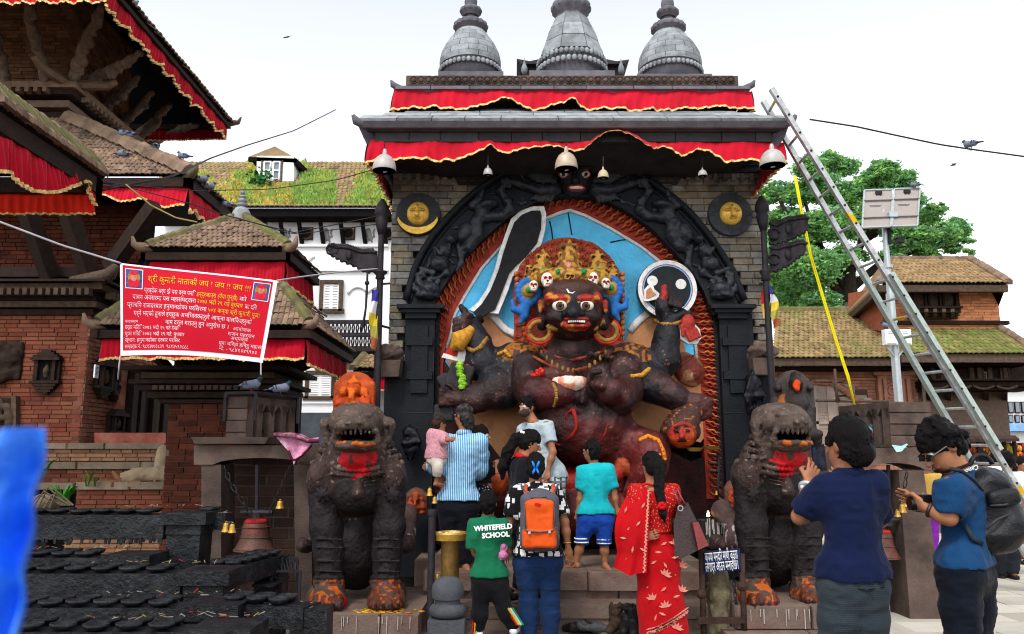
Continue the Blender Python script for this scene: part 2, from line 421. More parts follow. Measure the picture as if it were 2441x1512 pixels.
def drape(name,top,bot,label,parent=None,npl=40,amp=.02,n=220,gold=True,lining=None,group=None,gw=.026,out=(0,-1,0),mats=RED,seed=0,cat='valance'):
 """gathered cloth hung from one line down to a hem line, gold braid along the hem"""
 r=random.Random(seed+len(name));out=Vc(out).normalized()
 ph=[0.0]
 for i in range(n):ph.append(ph[-1]+(2*pi*npl/n)*r.uniform(.45,1.55))
 A=[poly_at(top,i/n)for i in range(n+1)];B=[poly_at(bot,i/n)for i in range(n+1)]
 am=[amp*(.6+.8*r.random())for _ in range(n+1)]
 def w(i,t):return(sin(ph[i])*.7+.3*sin(ph[i]*.37+1))*amp*(.15+.85*t)+.012*sin(i*.21+3*t)
 nv=7;m=MB()
 m.grid(lambda a,b:A[round(a*n)].lerp(B[round(a*n)],b)+out*w(round(a*n),b),n,nv)
 if parent is None:
  e=empty(name,tuple(A[n//2]),label,cat,group);
 else:e=parent
 m.build('cloth',mats,e,smooth=True,fix=False)
 if gold:
  g=MB();C=[];D=[]
  for i in range(n+1):
   d=(A[i]-B[i]);L=max(d.length,.02);d=d/L
   C.append(B[i]+d*min(gw,L*.6)+out*(w(i,1)+.006));D.append(B[i]-Vc((0,0,.004+.004*sin(i*1.9)))+out*(w(i,1)+.012+.005*sin(i*2.3)))
  g.band(C,D,out*-.014);g.build('gold_trim',GOLD,e,smooth=50)
 return e
# ------------------------------------------------------------------ ground
GROUND=mat('plaza_ground',(.20,.155,.125),.9,.25,3,.5,30,dirt=(.14,.06,.045),dirt_scale=1.2,dirt_amt=.6)
m=MB();m.grid(lambda a,b:Vc((-150+300*a,-20+320*b,0)),2,2);g=m.build('ground',GROUND);g['kind']='structure'
PAVE=mat('pale_flagstone',(.50,.47,.41),.8,.15,3,.3,40,pvar=.2,dirt=(.33,.27,.2),dirt_scale=1.5,dirt_amt=.4)
X=[]
r=random.Random(3)
for j in range(30):
 y=3.6+j*.46;x=2.4+(r.random()-1)*.7
 while x<2.5+y*.62:
  w=r.uniform(.55,.95)
  if x>2.45+max(0,0 if y<9 else 1.0):X.append(M4((x+w/2,y+.23,.012+r.uniform(-.004,.004)),s=(w-.012,.45,.03)))
  x+=w
b=MB().box((0,0,0),(1,1,1));pieces('paving_stone',g,PAVE,(b.v,b.f),X,300,'paving_stones')
# ------------------------------------------------------------------ the stone shrine
YF=10.0
SHR=empty('stone_shrine',(at(1375,1090,YF).x,10.4,0),'tall stone shrine with black carved arch, two red valances and three grey domes','shrine')
zt=at(1370,268,YF).z
XL,XR=at(926,800,YF).x,at(1830,800,YF).x
m=MB()
AO=[(965,715),(985,640),(1003,600),(1030,558),(1065,516),(1100,480),(1140,447),(1180,420),(1225,397),(1270,385),(1320,378),(1370,375),(1420,379),(1470,391),(1520,410),(1565,437),(1610,470),(1650,506),(1690,555),(1720,598),(1750,645),(1778,715)]
AI=[(1026,752),(1040,712),(1060,680),(1082,645),(1105,614),(1138,583),(1171,553),(1200,528),(1228,508),(1262,489),(1298,475),(1335,468),(1372,466),(1412,470),(1450,481),(1488,499),(1524,522),(1558,548),(1605,597),(1649,647),(1676,690),(1700,752)]
zb=.35;zn=at(1370,375,YF).z
def pier(x0,x1,name):
 MB().bb((x0,YF+.16,0),(x1,YF+1.9,zt)).build(name,MORTAR,SHR)
xa,xb=at(1000,760,YF).x,at(1748,760,YF).x
pier(XL+.02,xa,'pier_core');pier(xb,XR-.02,'pier_core')
MB().bb((xa,YF+.34,zn-1.45),(xb,YF+1.9,zt)).build('upper_core',MORTAR,SHR)
MB().bb((xa,YF+.78,0),(xb,YF+1.9,zn-1.45)).build('niche_back',STONE_D,SHR)
# facing stones: rows of thin blocks round the arch
def skip_arch(c):
 u,v=proj(c)
 if v>742:return 962<u<1786
 if u<962 or u>1786:return False
 vi=interp(AO,u);return v>vi+22
X=courses(Vc((XL,YF,.3)),(1,0,0),(0,0,1),XR-XL,zt-.42,.088,.26,.17,.006,.4,(0,-1,0),skip_arch,.008,5)
bl=bevel_box(1,1,1,.05)
pieces('facing_stone',SHR,STONE,bl,X,300,'facing_stones')
for xs,nm in((XL,-1),(XR,1)):
 X=courses(Vc((xs,YF+.02,.3)),(0,1,0),(0,0,1),1.9,zt-.42,.088,.3,.1,.006,.4,(nm,0,0),None,.006,6)
 pieces('side_stone',SHR,STONE,bl,X,0,'side_stones')
# mouldings over the facing
for v,h,p in((405,.05,.05),(388,.07,.09),(366,.09,.14)):
 z=at(1370,v,YF).z;MB().bb((XL-p,YF-p,z-h),(XR+p,YF+1.9+p,z+h)).build('string_course',STONE_D,SHR)
X=[]
z=at(1370,424,YF).z
for i in range(40):
 x=lerp(XL+.1,XR-.1,i/39)
 u,v=proj((x,YF,z))
 if v<interp(AO,u)-8:X.append(M4((x,YF-.012,z),s=(.07,.05,.1)))
b=MB().box((0,0,0),(1,1,1),taper=.6);pieces('carved_leaf',SHR,STONE,(b.v,b.f),X)
# the black arch
ya=YF-.10
O=[at(u,v,ya)for u,v in AO];I=[at(u,v,ya)for u,v in AI]
O=[poly_at(O,i/60)for i in range(61)];I=[poly_at(I,i/60)for i in range(61)]
arch=MB().band(O,I,(0,.5,0)).build('arch',STONE_B,SHR,smooth=30)
q=[o.lerp(i,.93)for o,i in zip(O,I)];q2=[o.lerp(i,.05)for o,i in zip(O,I)]
mm=MB()
mm.tube([p+Vc((0,-.02,0))for p in q2],.045,8);mm.tube([o.lerp(i,.2)+Vc((0,-.0,0))for o,i in zip(O,I)],.022,6)
mm.build('arch_moulding',STONE_B,arch,smooth=True)
m=MB()
for i in range(120):
 t=(i+.5)/120;p=poly_at(O,t).lerp(poly_at(I,t),.125);m.ball(p+Vc((0,-.004,0)),(.022,.02,.022),6,4)
m.build('arch_beading',STONE_B,arch,smooth=True)
# pilasters and caps
def pilaster(u0,u1,ucap0,ucap1,nm):
 y=YF-.06;x0,x1=at(u0,800,y).x,at(u1,800,y).x;z1=at(u0,748,y).z
 p=MB().bb((x0,y,.2),(x1,y+.4,z1)).build('pilaster',STONE_B,SHR)
 c0,c1=at(ucap0,740,y-.1).x,at(ucap1,740,y-.1).x;za,zb_=at(u0,752,y-.1).z,at(u0,726,y-.1).z
 k=MB();k.bb((c0,y-.14,zb_-.05),(c1,y+.4,zb_));k.bb((c0+.05,y-.1,zb_-.1),(c1-.05,y+.4,zb_-.05));k.bb((c0+.1,y-.06,za-.03),(c1-.1,y+.4,zb_-.1))
 k.build('capital',STONE_B,p)
 k=MB();w=x1-x0
 for v in(800,880):
  zc=at(u0,v,y).z;k.bb((x0+w*.22,y-.035,zc-.3),(x1-w*.22,y+.01,zc+.12));k.bb((x0+.02,y-.05,zc-.13),(x1-.02,y+.01,zc-.03))
 k.build('raised_panel',STONE_B,p)
 for v in(985,1105,1220):MB().bb((x0-.004,y-.006,at(u0,v,y).z),(x1+.004,y+.05,at(u0,v,y).z+.012)).build('joint_band',STONE_D,p)
pilaster(966,1036,946,1058,'l');pilaster(1716,1796,1694,1802,'r')
# reveal between pilaster and relief
for u0,u1 in((1030,1046),(1706,1722)):
 MB().bb((at(u0,900,YF+.05).x,YF+.05,.2),(at(u1,900,YF+.05).x,YF+.5,at(u0,745,YF).z)).build('jamb',STONE_B,SHR)
# plinth mouldings at the outer foot of the piers, blackened below
for x0,x1 in((XL-.03,at(968,900,YF).x),(at(1796,900,YF).x,XR+.03)):
 MB().bb((x0,YF-.03,.3),(x1,YF+.3,at(1000,880,YF).z)).build('lower_facing',STONE_B,SHR)
# carved beast corbels on both corners
for u0,u1,v,s in((905,962,850,-1),(1782,1840,845,1)):
 y=YF-.15;S=Solid(.014);c=at((u0+u1)/2,v,y);w=(u1-u0)*pm(v,y)
 S.box(c+Vc((0,.1,-.02)),(w*.9,.3,.12),rr=.05,k=.04)
 S.ell(c+Vc((s*w*.28,-.08,.03)),(.09,.12,.075),k=.04);S.ell(c+Vc((s*w*.45,-.12,-.0)),(.06,.08,.05),k=.03)
 S.ell(c+Vc((-s*w*.1,-.05,.04)),(.13,.1,.07),k=.05)
 for i in range(3):S.cap(c+Vc((s*w*(.3-.25*i),-.12,.09)),c+Vc((s*w*(.2-.25*i),-.12,.11)),.035,.02,.03)
 S.field().rough(.03,14,3);S.build('beast_corbel',STONE_BROWN,SHR)
 MB().box(c+Vc((0,.03,-.16)),(w*.7,.28,.2),taper=1.3).build('corbel_base',STONE_BROWN,SHR)
# ---- lower roof
Y1=8.86
def tier(Yf,u0,u1,v0,v1,dv):
 return at(u0,v0,Yf),at(u1,v1,Yf)
a,b=at(848,283,Y1),at(1890,290,Y1)
XLe,XRe=a.x,b.x;ze=(a.z+b.z)/2
Yb1=YF+1.9+(YF-Y1)
def ring(z0,z1,inset0,inset1,name,mt,x0=XLe,x1=XRe,y0=Y1,y1=Yb1,par=SHR):
 """square ring moulding, bottom and top insets"""
 k=MB();i,j=inset0,inset1
 vs=[(x0+i,y0+i,z0),(x1-i,y0+i,z0),(x1-i,y1-i,z0),(x0+i,y1-i,z0),(x0+j,y0+j,z1),(x1-j,y0+j,z1),(x1-j,y1-j,z1),(x0+j,y1-j,z1)]
 k.add(vs,[(0,3,2,1),(4,5,6,7),(0,1,5,4),(1,2,6,5),(2,3,7,6),(3,0,4,7)]);return k.build(name,mt,par)
zv=lambda v,Y:at(1370,v,Y).z
ring(zv(300,Y1),zv(288,Y1),.05,0,'roof_lip',STONE_PURP)
ring(zv(312,Y1+.1),zv(300,Y1+.1)-.003,.12,.07,'cornice_moulding',STONE_D)
ring(zv(338,Y1+.2),zv(312,Y1+.2)-.003,.24,.14,'cornice_frieze',STONE_D)
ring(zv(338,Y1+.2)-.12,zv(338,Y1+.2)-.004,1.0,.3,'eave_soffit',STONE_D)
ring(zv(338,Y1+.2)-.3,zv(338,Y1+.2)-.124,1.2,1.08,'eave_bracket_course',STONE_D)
# frieze stones, proud of the core
X=[];x=XLe+.2;rr=random.Random(4)
while x<XRe-.35:
 w=rr.uniform(.35,.6);w=min(w,XRe-.2-x);X.append(M4((x+w/2,Y1+.2,zv(326,Y1+.2)),s=(w-.008,.1,.17)));x+=w
pieces('frieze_stone',SHR,STONE_D,bl,X)
for x,s in((XLe,-1),(XRe,1)):
 for yy in(Y1,Yb1):
  sy=1 if yy==Y1 else-1
  k=MB();p=Vc((x,yy,zv(288,Y1)))
  k.tube([p+Vc((-s*.16,sy*.16,-.02)),p+Vc((0,0,0)),p+Vc((s*.03,-sy*.03,.06))],[.06,.05,.02],8);k.build('corner_tip',STONE_PURP,SHR,smooth=True)
  k=MB();q=Vc((x-s*.18,yy+sy*.18,zv(330,Y1+.1)));k.prism([q+Vc((0,0,-.14)),q+Vc((s*.1,-sy*.1,0)),q+Vc((s*.14,-sy*.14,.12)),q+Vc((-s*.1,sy*.1,.12))],(-s*.1,-sy*.1*-1,0));k.build('corner_bracket',STONE_PURP,SHR)
# sloping stone slabs of the roof (front and sides), in rows
Y2=9.45
zr0,zr1=zv(288,Y1),zv(262,Y2+.35)
ring(zr0+.005,zr1,.02,.96,'roof_core',STONE_PURP)
X=[];rows=4
for j in range(rows):
 t0=j/rows;y=lerp(Y1+.02,Y1+.96,t0);x0=lerp(XLe+.03,XLe+.96,t0);x1=lerp(XRe-.03,XRe-.96,t0);x=x0;sl=Vc((0,.94,zr1-zr0)).normalized();nn=Vc((0,-sl.z,sl.y))
 ln=math.hypot(.94,zr1-zr0)/rows
 while x<x1-.1:
  w=min(rr.uniform(.35,.7),x1-x);c=Vc((x+w/2,y,lerp(zr0,zr1,t0)))+sl*ln*.5+nn*.018
  X.append(M4(c,(1,0,0),sl+nn*-.03,nn,(w-.01,ln+.03,.04)));x+=w
bx=MB().box((0,0,0),(1,1,1));BX=(bx.v,bx.f)
pieces('roof_slab',SHR,STONE_BLUE,BX,X)
# ---- upper tier
XL2,XR2=at(936,205,Y2).x,at(1795,210,Y2).x;Yb2=YF+1.9+(YF-Y2)
kw=dict(x0=XL2,x1=XR2,y0=Y2,y1=Yb2)
ring(zv(268,Y2+.5)-.25,zv(218,Y2),.42,.3,'upper_wall',STONE_D,**kw)
ring(zv(217,Y2),zv(205,Y2),.05,0,'upper_cornice',STONE_PURP,**kw)
ring(zv(205,Y2)+.003,zv(200,Y2),.0,.06,'upper_cornice_lip',STONE_BLUE,**kw)
X=[];x=XL2+.03
while x<XR2-.05:
 w=min(rr.uniform(.4,.7),XR2-.03-x);X.append(M4((x+w/2,Y2+.02,zv(209,Y2)),s=(w-.01,.06,.045)));x+=w
pieces('cornice_stone',SHR,STONE_PURP,bl,X)
for x,s in((XL2,-1),(XR2,1)):
 p=Vc((x,Y2,zv(202,Y2)));k=MB();k.tube([p+Vc((-s*.1,.1,-.02)),p,p+Vc((s*.02,-.02,.05))],[.045,.04,.012],8);k.build('corner_tip',STONE_PURP,SHR,smooth=True)
Y3=9.72
XL3,XR3=at(968,190,Y3).x,at(1760,195,Y3).x
kw3=dict(x0=XL3,x1=XR3,y0=Y3,y1=Yb2-.3)
ring(zv(203,Y3),zv(181,Y3),0,0,'parapet',STONE_BROWN,**kw3)
zm=(zv(203,Y3)+zv(181,Y3))/2;hr=(zv(181,Y3)-zv(203,Y3))/2
k=MB().lathe((0,0,0),[(1,-.02),(1,.05),(.86,.07),(.82,.02),(.6,.02),(.56,.07),(.3,.09),(0,.095)],16,axis=(0,-1,0))
X=[];n=44
for i in range(n):
 X.append(M4((lerp(XL3+.1,XR3-.1,i/(n-1)),Y3,zm),s=(hr*.84,.28,hr*.84)))
pieces('round_boss',SHR,STONE_BROWN,(k.v,k.f),X,smooth=True)
X=[M4((lerp(XL3+.02,XR3-.02,i/12)+.15,Y3+.012,zm),s=(.31,.04,hr*2.02))for i in range(12)]
pieces('parapet_stone',SHR,STONE_BROWN,bl,X)
# plinth slabs under the domes
def plinth(u0,u1,v0,v1,Yc,hw):
 a,b=at(u0,v1,Yc),at(u1,v1,Yc);z1=at(u0,v0,Yc).z
 MB().bb((a.x,Yc,a.z-.1),(b.x,Yc+2*hw,z1)).build('dome_plinth',STONE_PURP,SHR)
# ---- domes
def dome(uc,Yc,k,vb,octa=False,prof=None,rows=None,skull_v=None,lot=None):
 """k: units per half-width; profile in picture units from the base line"""
 c0=at(uc,vb,Yc);s=pm(vb,Yc);cz=cos(TH+math.atan((CY-vb)/F))
 X0,Z0=c0 .x,c0 .z
 def zz(v):return at(uc,v,Yc).z
 D=empty('dome',(X0,Yc,Z0));D.parent=SHR;D.location=Vc((X0,Yc,Z0))-BASE[SHR.name];BASE[D.name]=Vc((X0,Yc,Z0))
 nn=8 if octa else 40
 P=[(hw*s,zz(v))for v,hw in prof]
 a0=pi/8 if octa else 0
 core=MB().lathe((X0,Yc,0),[(r_*.965,z)for r_,z in P],nn,a0=a0,a1=a0+2*pi);core.build('dome_core',STONE_PURP,D,smooth=False if octa else True)
 sk=0
 for j in range(len(rows)-1):
  va,vb_=rows[j],rows[j+1];N=8 if octa else 10;off=(j%2)*.5
  for i in range(N):
   b0,b1=a0+2*pi*(i+off*(0 if octa else 1))/N+.008,a0+2*pi*(i+1+off*(0 if octa else 1))/N-.008
   mid=(b0+b1)/2
   if sin(mid)>.45:continue
   pr=[]
   for q in range(4):
    v=lerp(va,vb_,q/3*.96+.02);hw=interp([(-b,a)for b,a in prof][::1],-v)if False else np.interp(-v,[-a for a,b in prof],[b for a,b in prof])
    pr.append((hw*s*(1+rr.uniform(0,.004)),zz(v)))
   pr=[(pr[0][0]*.95,pr[0][1])]+pr+[(pr[-1][0]*.95,pr[-1][1])]
   MB().lathe((X0,Yc,0),pr,1 if octa else 5,a0=b0,a1=b1).build('dome_stone',STONE_BLUE,D,smooth=False if octa else 40)
 for v,hw,sz in skull_v:
  N=max(10,int(pi*hw/sz*1.05));z=zz(v);rs=sz*s*.5
  kb=MB().ball((0,0,0),(.95,.85,1.15),8,6).ball((0,-.3,-.7),(.55,.5,.5),6,4)
  X=[]
  for i in range(2*N):
   a_=pi*i/N
   if sin(a_)>.3:continue
   o=Vc((cos(a_),sin(a_),0));X.append(M4(Vc((X0,Yc,z))+o*hw*s,o.cross(Vc((0,0,1)))*-1,-o,(0,0,1),(rs,rs,rs)))
  pieces('skull_bead',D,STONE_BLUE,(kb.v,kb.f),X,smooth=True)
 for(v0,v1,hw,lobes)in lot:
  z0,z1=zz(v0),zz(v1);h=z1-z0;w=hw*s
  def mod(a,z):return 1+.1*abs(cos(a*lobes/2))*(1 if z0+h*.25<z<z0+h*.8 else.2)
  MB().lathe((X0,Yc,0),[(w*.72,z0),(w*.85,z0+h*.2),(w*.98,z0+h*.38),(w,z0+h*.55),(w*.92,z0+h*.68),(w*.8,z0+h*.72),(w*.72,z0+h*.85),(w*.45,z1)],64,mod=mod).build('lotus_collar',STONE_PURP,D,smooth=35)
 return D
pr_l=[(214,66),(171,71),(160,73),(151,73),(140,71),(132,69),(122,64),(112,59),(103,53),(95,46),(87,41),(80,35),(72,31),(62,24),(50,15),(42,13),(36,14),(18,14),(14,15),(6,16),(-4,14),(-12,8),(-22,9),(-30,3)]
lotl=[(82,48,39,16),(40,15,25,12)]
plinth(1046,1200,170,182,9.75,.6);plinth(1520,1698,176,188,9.75,.6);plinth(1262,1466,168,183,9.8,.7)
DL=dome(1121,10.35,1,171,prof=pr_l,rows=[165,153,138,122,107,92,80],skull_v=[(175,72,11.5)],lot=lotl)
DR=dome(1597,10.35,1,176,prof=[(a+5,b*1.03)for a,b in pr_l],rows=[170,158,143,127,112,97,84],skull_v=[(180,74,11.5)],lot=[(a+4,b+4,c,d)for a,b,c,d in lotl])
pr_c=[(214,70),(168,79),(160,80),(148,80),(132,75),(122,70),(90,60),(62,46),(45,39),(40,34),(0,30),(-3,15),(-20,20),(-40,12)]
DC=dome(1363,10.5,1,168,True,pr_c,[148,112,77,50],[(176,81,13),(157,80,12)],[(46,-2,45,14),(-2,-26,26,12)])
for d,lb in((DL,None),(DC,None),(DR,None)):pass
# dark pavilion roof behind the middle dome
yb=11.6
k=MB();a,b=at(1240,150,yb),at(1492,150,yb)
k.prism([at(1232,140,yb),at(1242,152,yb),at(1490,152,yb),at(1500,142,yb),at(1470,146,yb),at(1430,138,yb),at(1300,138,yb),at(1262,146,yb)],(0,.8,0))
k.bb((a.x+.05,yb+.1,at(1250,185,yb).z),(b.x-.05,yb+.7,a.z));k.build('rear_lantern_roof',STONE_D,SHR)
for u in(1247,1484):
 k=MB();c=at(u+(3 if u<1300 else-3),178,yb-.1);k.lathe(c,[(.03,0),(.05,.06),(.045,.12),(.015,.2),(.0,.28)],8);k.build('small_finial',STONE_BLUE,SHR,smooth=True)
# ---- valances
hem1=[(870,392),(890,383),(905,378),(925,385),(950,382),(975,378),(1000,380),(1020,379),(1040,388),(1060,380),(1082,386),(1110,375),(1150,357),(1166,344),(1172,347),(1190,364),(1215,366),(1240,357),(1270,351),(1300,348),(1330,350),(1352,358),(1365,362),(1385,360),(1400,345),(1425,325),(1452,311),(1478,314),(1510,326),(1540,345),(1558,356),(1580,350),(1600,360),(1618,374),(1630,370),(1655,357),(1680,360),(1705,374),(1725,389),(1750,385),(1780,381),(1800,383),(1822,392)]
yv=Y1+.17
top=[at(887,333,yv),at(1868,340,yv)]
# over the statue the cloth is lifted in a swag
tp=[];bt=[]
for i in range(161):
 u=lerp(880,1868,i/160);vt=lerp(333,340,i/160)
 h=interp(hem1,lerp(870,1868,i/160))if u<1820 else lerp(392,388,(u-1820)/48)
 if 1395<u<1560:vt=min(vt,h-6)
 tp.append(at(u,vt,yv));bt.append(at(lerp(870,1874,i/160),h,yv-.06-(.1 if 1395<u<1560 else 0)))
V1=drape('red_valance',tp,bt,'wide red cloth valance with swagged gold hem hung under the lower stone cornice',None,40,.024,240)
for s,ux,uy in((-1,878,333),(1,1868,340)):
 a=at(ux,uy,yv);b=a+Vc((-s*.0,2.2,0));c=at(870 if s<0 else 1874,388,yv-.03)
 c2=c+Vc((-s*.12,.7,-.10));c3=c2+Vc((0,1.4,-.05))
 drape('side_cloth',[a,b],[c,c2,c3],'',V1,24,.03,70,out=(s,0,0))
hem2=[(932,263),(945,262),(960,260),(985,255),(1005,261),(1012,262),(1022,256),(1040,254),(1055,262),(1068,257),(1085,260),(1105,262),(1140,255),(1170,246),(1195,235),(1206,232),(1222,238),(1245,255),(1270,264),(1290,260),(1320,250),(1345,246),(1358,238),(1363,232),(1372,240),(1385,255),(1410,264),(1440,258),(1460,262),(1485,257),(1500,266),(1540,262),(1555,258),(1565,268),(1590,262),(1605,266),(1625,258),(1640,256),(1660,262),(1690,258),(1720,253),(1745,258),(1770,259),(1798,262)]
yv2=Y2+.04
tp=[at(lerp(940,1792,i/120),lerp(212,218,i/120),yv2)for i in range(121)]
bt=[at(lerp(932,1797,i/120),interp(hem2,lerp(932,1798,i/120)),yv2-.08)for i in range(121)]
V2=drape('red_valance',tp,bt,'narrower red cloth valance with gold hem under the parapet just below the domes',None,38,.024,230)
for s,ux in((-1,940),(1,1792)):
 a=at(ux,215,yv2);b=a+Vc((0,1.8,0));c=at(932 if s<0 else 1797,264,yv2-.05);c2=c+Vc((-s*.15,.6,-.02));c3=c2+Vc((0,1,0))
 drape('side_cloth',[a,b],[c,c2,c3],'',V2,20,.03,60,out=(s,0,0))
# ------------------------------------------------------------------ the painted relief: back panels, flame border, deity
DEI=empty('deity_relief',(at(1372,1090,10).x,9.9,.48),'huge painted stone relief of a dark fierce deity with many arms under the black arch','relief statue')
YP=10.16
def noise_col(c2,sc,a=.46,b=.62,amt=1.0):
 def fn(k):return k['mix'](k['math']('MULTIPLY',k['ramp'](k['noise'](sc,6,.7),a,b),amt),k['c'],c2)
 return fn
P_BLUE=mat('sky_blue_paint',(.13,.55,.84),.55,.18,5,.8,28,dirt=(.25,.55,.70),dirt_scale=9,dirt_amt=.35)
P_WHITE=mat('white_paint',(.72,.72,.70),.6,.15,12,.5,50,dirt=(.3,.3,.3),dirt_scale=16,dirt_amt=.5)
P_TAN=mat('tan_paint',(.52,.27,.135),.65,.15,5,.5,40,dirt=(.20,.08,.05),dirt_scale=5,dirt_amt=.55)
P_FLAME=mat('red_flame_paint',(.36,.055,.035),.6,.3,9,.5,60,dirt=(.14,.03,.025),dirt_scale=5,dirt_amt=.5)
P_TONGUE=mat('ochre_flame_paint',(.50,.19,.06),.6,.3,12,.4,60,dirt=(.34,.06,.035),dirt_scale=3,dirt_amt=1.0)
P_PAINTED=mat('painted_stone',(.5,.5,.5),.45,.3,9,.8,30,spec=.24,attr=True)
P_ORN=mat('ornament_paint',(.5,.5,.5),.5,.22,20,.3,60,attr=True)
# blue sky panel
blue=[(1060,900),(1062,830),(1075,792),(1081,752),(1105,707),(1147,638),(1192,587),(1230,548),(1270,530),(1307,518),(1330,508),(1358,500),(1395,512),(1456,543),(1531,588),(1585,632),(1625,690),(1645,750),(1656,792),(1664,870),(1664,900)]
MB().prism([at(u,v,YP)for u,v in blue],(0,.1,0)).build('blue_panel',P_BLUE,DEI)
k=MB();k.tube([at(u,v,YP-.012)for u,v in blue[1:-1]],.035,6,flat=.5,up=(0,1,0));k.build('white_outline',P_WHITE,DEI,smooth=True)
for pl in([(1353,500),(1358,530),(1363,560)],[(1455,578),(1480,573),(1520,568)],[(1310,528),(1315,548),(1318,575)]):
 MB().tube([at(u,v,YP-.004)for u,v in pl],.009,5).build('panel_crack',STONE_B,DEI)
# flame border slab, inner to AI
fi=[(1058,1190),(1056,1000),(1054,900),(1060,830),(1072,792),(1078,752),(1102,707),(1144,638),(1189,587),(1230,545),(1270,525),(1307,514),(1330,503),(1358,495),(1395,508),(1456,539),(1531,584),(1589,630),(1629,690),(1649,750),(1660,792),(1668,870),(1676,1000),(1684,1190)]
fo=[(1028,1190),(1028,1000),(1027,900),(1027,830),(1027,790)]+AI+[(1708,800),(1712,870),(1720,1000),(1728,1190)]
Fi=[at(u,v,YP-.05)for u,v in fi];Fo=[at(u,v,YP-.05)for u,v in fo]
NF=80
Fi=[poly_at(Fi,i/NF)for i in range(NF+1)];Fo=[poly_at(Fo,i/NF)for i in range(NF+1)]
MB().band(Fo,Fi,(0,.2,0)).build('flame_border',P_FLAME,DEI)
# tongues of flame, curling across the border
pr=random.Random(12)
tg=MB();tg.tube([Vc((0,0,0)),Vc((.10,-.014,.035)),Vc((.24,-.018,.0)),Vc((.40,-.018,.05)),Vc((.58,-.016,-.02)),Vc((.78,-.012,.05)),Vc((1,0,0.02))],[.03,.06,.058,.055,.05,.045,.015],6)
X=[]
for i in range(190):
 t=(i+.5)/190;a=poly_at(Fo,t);b=poly_at(Fi,t);tt=(poly_at(Fo,min(1,t+.01))-poly_at(Fo,max(0,t-.01))).normalized()
 a2=a.lerp(b,.03)+tt*.05;d=(b.lerp(a,.06)-a2);L=d.length;d=(d+tt*-.09).normalized()
 X.append(M4(a2+Vc((0,-.004,0)),d,(0,1,0),d.cross(Vc((0,1,0)))*(1 if i%2 else-1),(L,.8,.26+pr.random()*.12)))
X2=X[::2];X=X[1::2]
pieces('flame_tongue',DEI,P_TONGUE,(tg.v,tg.f),X,300,smooth=True);pieces('flame_tongue',DEI,P_FLAME,(tg.v,tg.f),X2,300,smooth=True)
# the stretched hide: tan areas with white edge
tanp=[[(1120,770),(1165,748),(1183,762),(1200,785),(1228,800),(1245,815),(1300,870),(1300,1000),(1262,1150),(1200,1100),(1130,1010),(1090,900),(1060,850),(1075,830),(1085,800)],[(1500,790),(1540,750),(1590,700),(1640,745),(1625,800),(1640,860),(1672,890),(1685,960),(1696,1020),(1670,1055),(1630,1045),(1580,1062),(1500,1060),(1450,900)]]
for i,pl in enumerate(tanp):MB().prism([at(u,v,YP-.03-.012*i)for u,v in pl],(0,.1,0)).build('hide_panel',P_TAN,DEI)
for pl in([(1166,745),(1183,762),(1205,786),(1228,798),(1246,803)],[(1501,790),(1520,768),(1548,745),(1570,722)]):
 MB().tube([at(u,v,YP-.05)for u,v in pl],.05,6,flat=.5,up=(0,1,0)).build('hide_edge',P_WHITE,DEI,smooth=True)
# dark ground under everything
MB().prism([at(u,v,YP-.022)for u,v in[(1046,880),(1060,860),(1110,930),(1180,1030),(1290,1100),(1480,1100),(1560,1060),(1650,1100),(1708,1080),(1725,1300),(1020,1300)]],(0,.1,0)).build('dark_ground',mat('sooty_base',(.035,.016,.016),.5,.4,5,.8,18,dirt=(.12,.02,.018),dirt_scale=2.5,dirt_amt=.6),DEI)
# ---- palette
PAL=[(.028,.0125,.0125),(.014,.015,.02),(.052,.0125,.012),(.34,.03,.02),(.44,.25,.055),(.72,.70,.62),(.07,.03,.022),(.40,.08,.02),(.03,.15,.40),(.012,.01,.01),(.36,.06,.035),(.02,.25,.08),(.5,.22,.18)]
DK,BK,MAR,CRIM,YEL,WHT,BRN,ORG,BLU,PUP,HAIR,GRN,PINK=range(13)
H=.016
def q(u,v,Y):return at(u,v,Y)
def rp(x,Y=9.6):return x*Y/F*1.02
B=Solid(H)
# torso and belly
B.ell(q(1375,900,9.85),(rp(128),.34,rp(78)),k=.1,col=DK);B.ell(q(1372,860,9.85),(rp(150),.28,rp(38)),k=.08,col=DK)
B.ell(q(1384,1012,9.66),(rp(122),.56,rp(92)),k=.12,col=DK);B.ell(q(1330,890,9.62),(rp(52),.16,rp(34)),k=.08,col=MAR);B.ell(q(1425,885,9.62),(rp(52),.16,rp(34)),k=.08,col=MAR)
B.cap(q(1367,830,9.75),q(1367,790,9.7),rp(62),rp(50),k=.08,col=DK)
# shoulders with lion-skin sleeves
for s,u in((-1,1240),(1,1500)):
 B.ell(q(u,862,9.8),(rp(52),.28,rp(46)),k=.08,col=BRN)
 B.ell(q(u-s*8+s*2,885,9.66),(rp(34),.16,rp(40)),k=.05,col=MAR)
# raised arm (sword)
B.chain([q(1235,858,9.85),q(1165,872,9.8),q(1150,868,9.78)],[rp(40),rp(40),rp(40)],.06,BK)
B.chain([q(1150,868,9.78),q(1140,815,9.78),q(1128,775,9.82)],[rp(42),rp(30),rp(21)],.06,BK)
B.ell(q(1106,775,9.78),(rp(22),.13,rp(22)),k=.04,col=DK)
for i in range(4):
 v=760+i*11;B.chain([q(1124,v-6,9.74),q(1106,v-2,9.66),q(1086,v+4,9.70),q(1084,v+9,9.8)],[rp(7.5),rp(8),rp(7.5),rp(6)],.012,DK)
B.chain([q(1122,790,9.74),q(1108,742,9.72),q(1098,732,9.74)],[rp(9),rp(8),rp(6)],.012,DK)
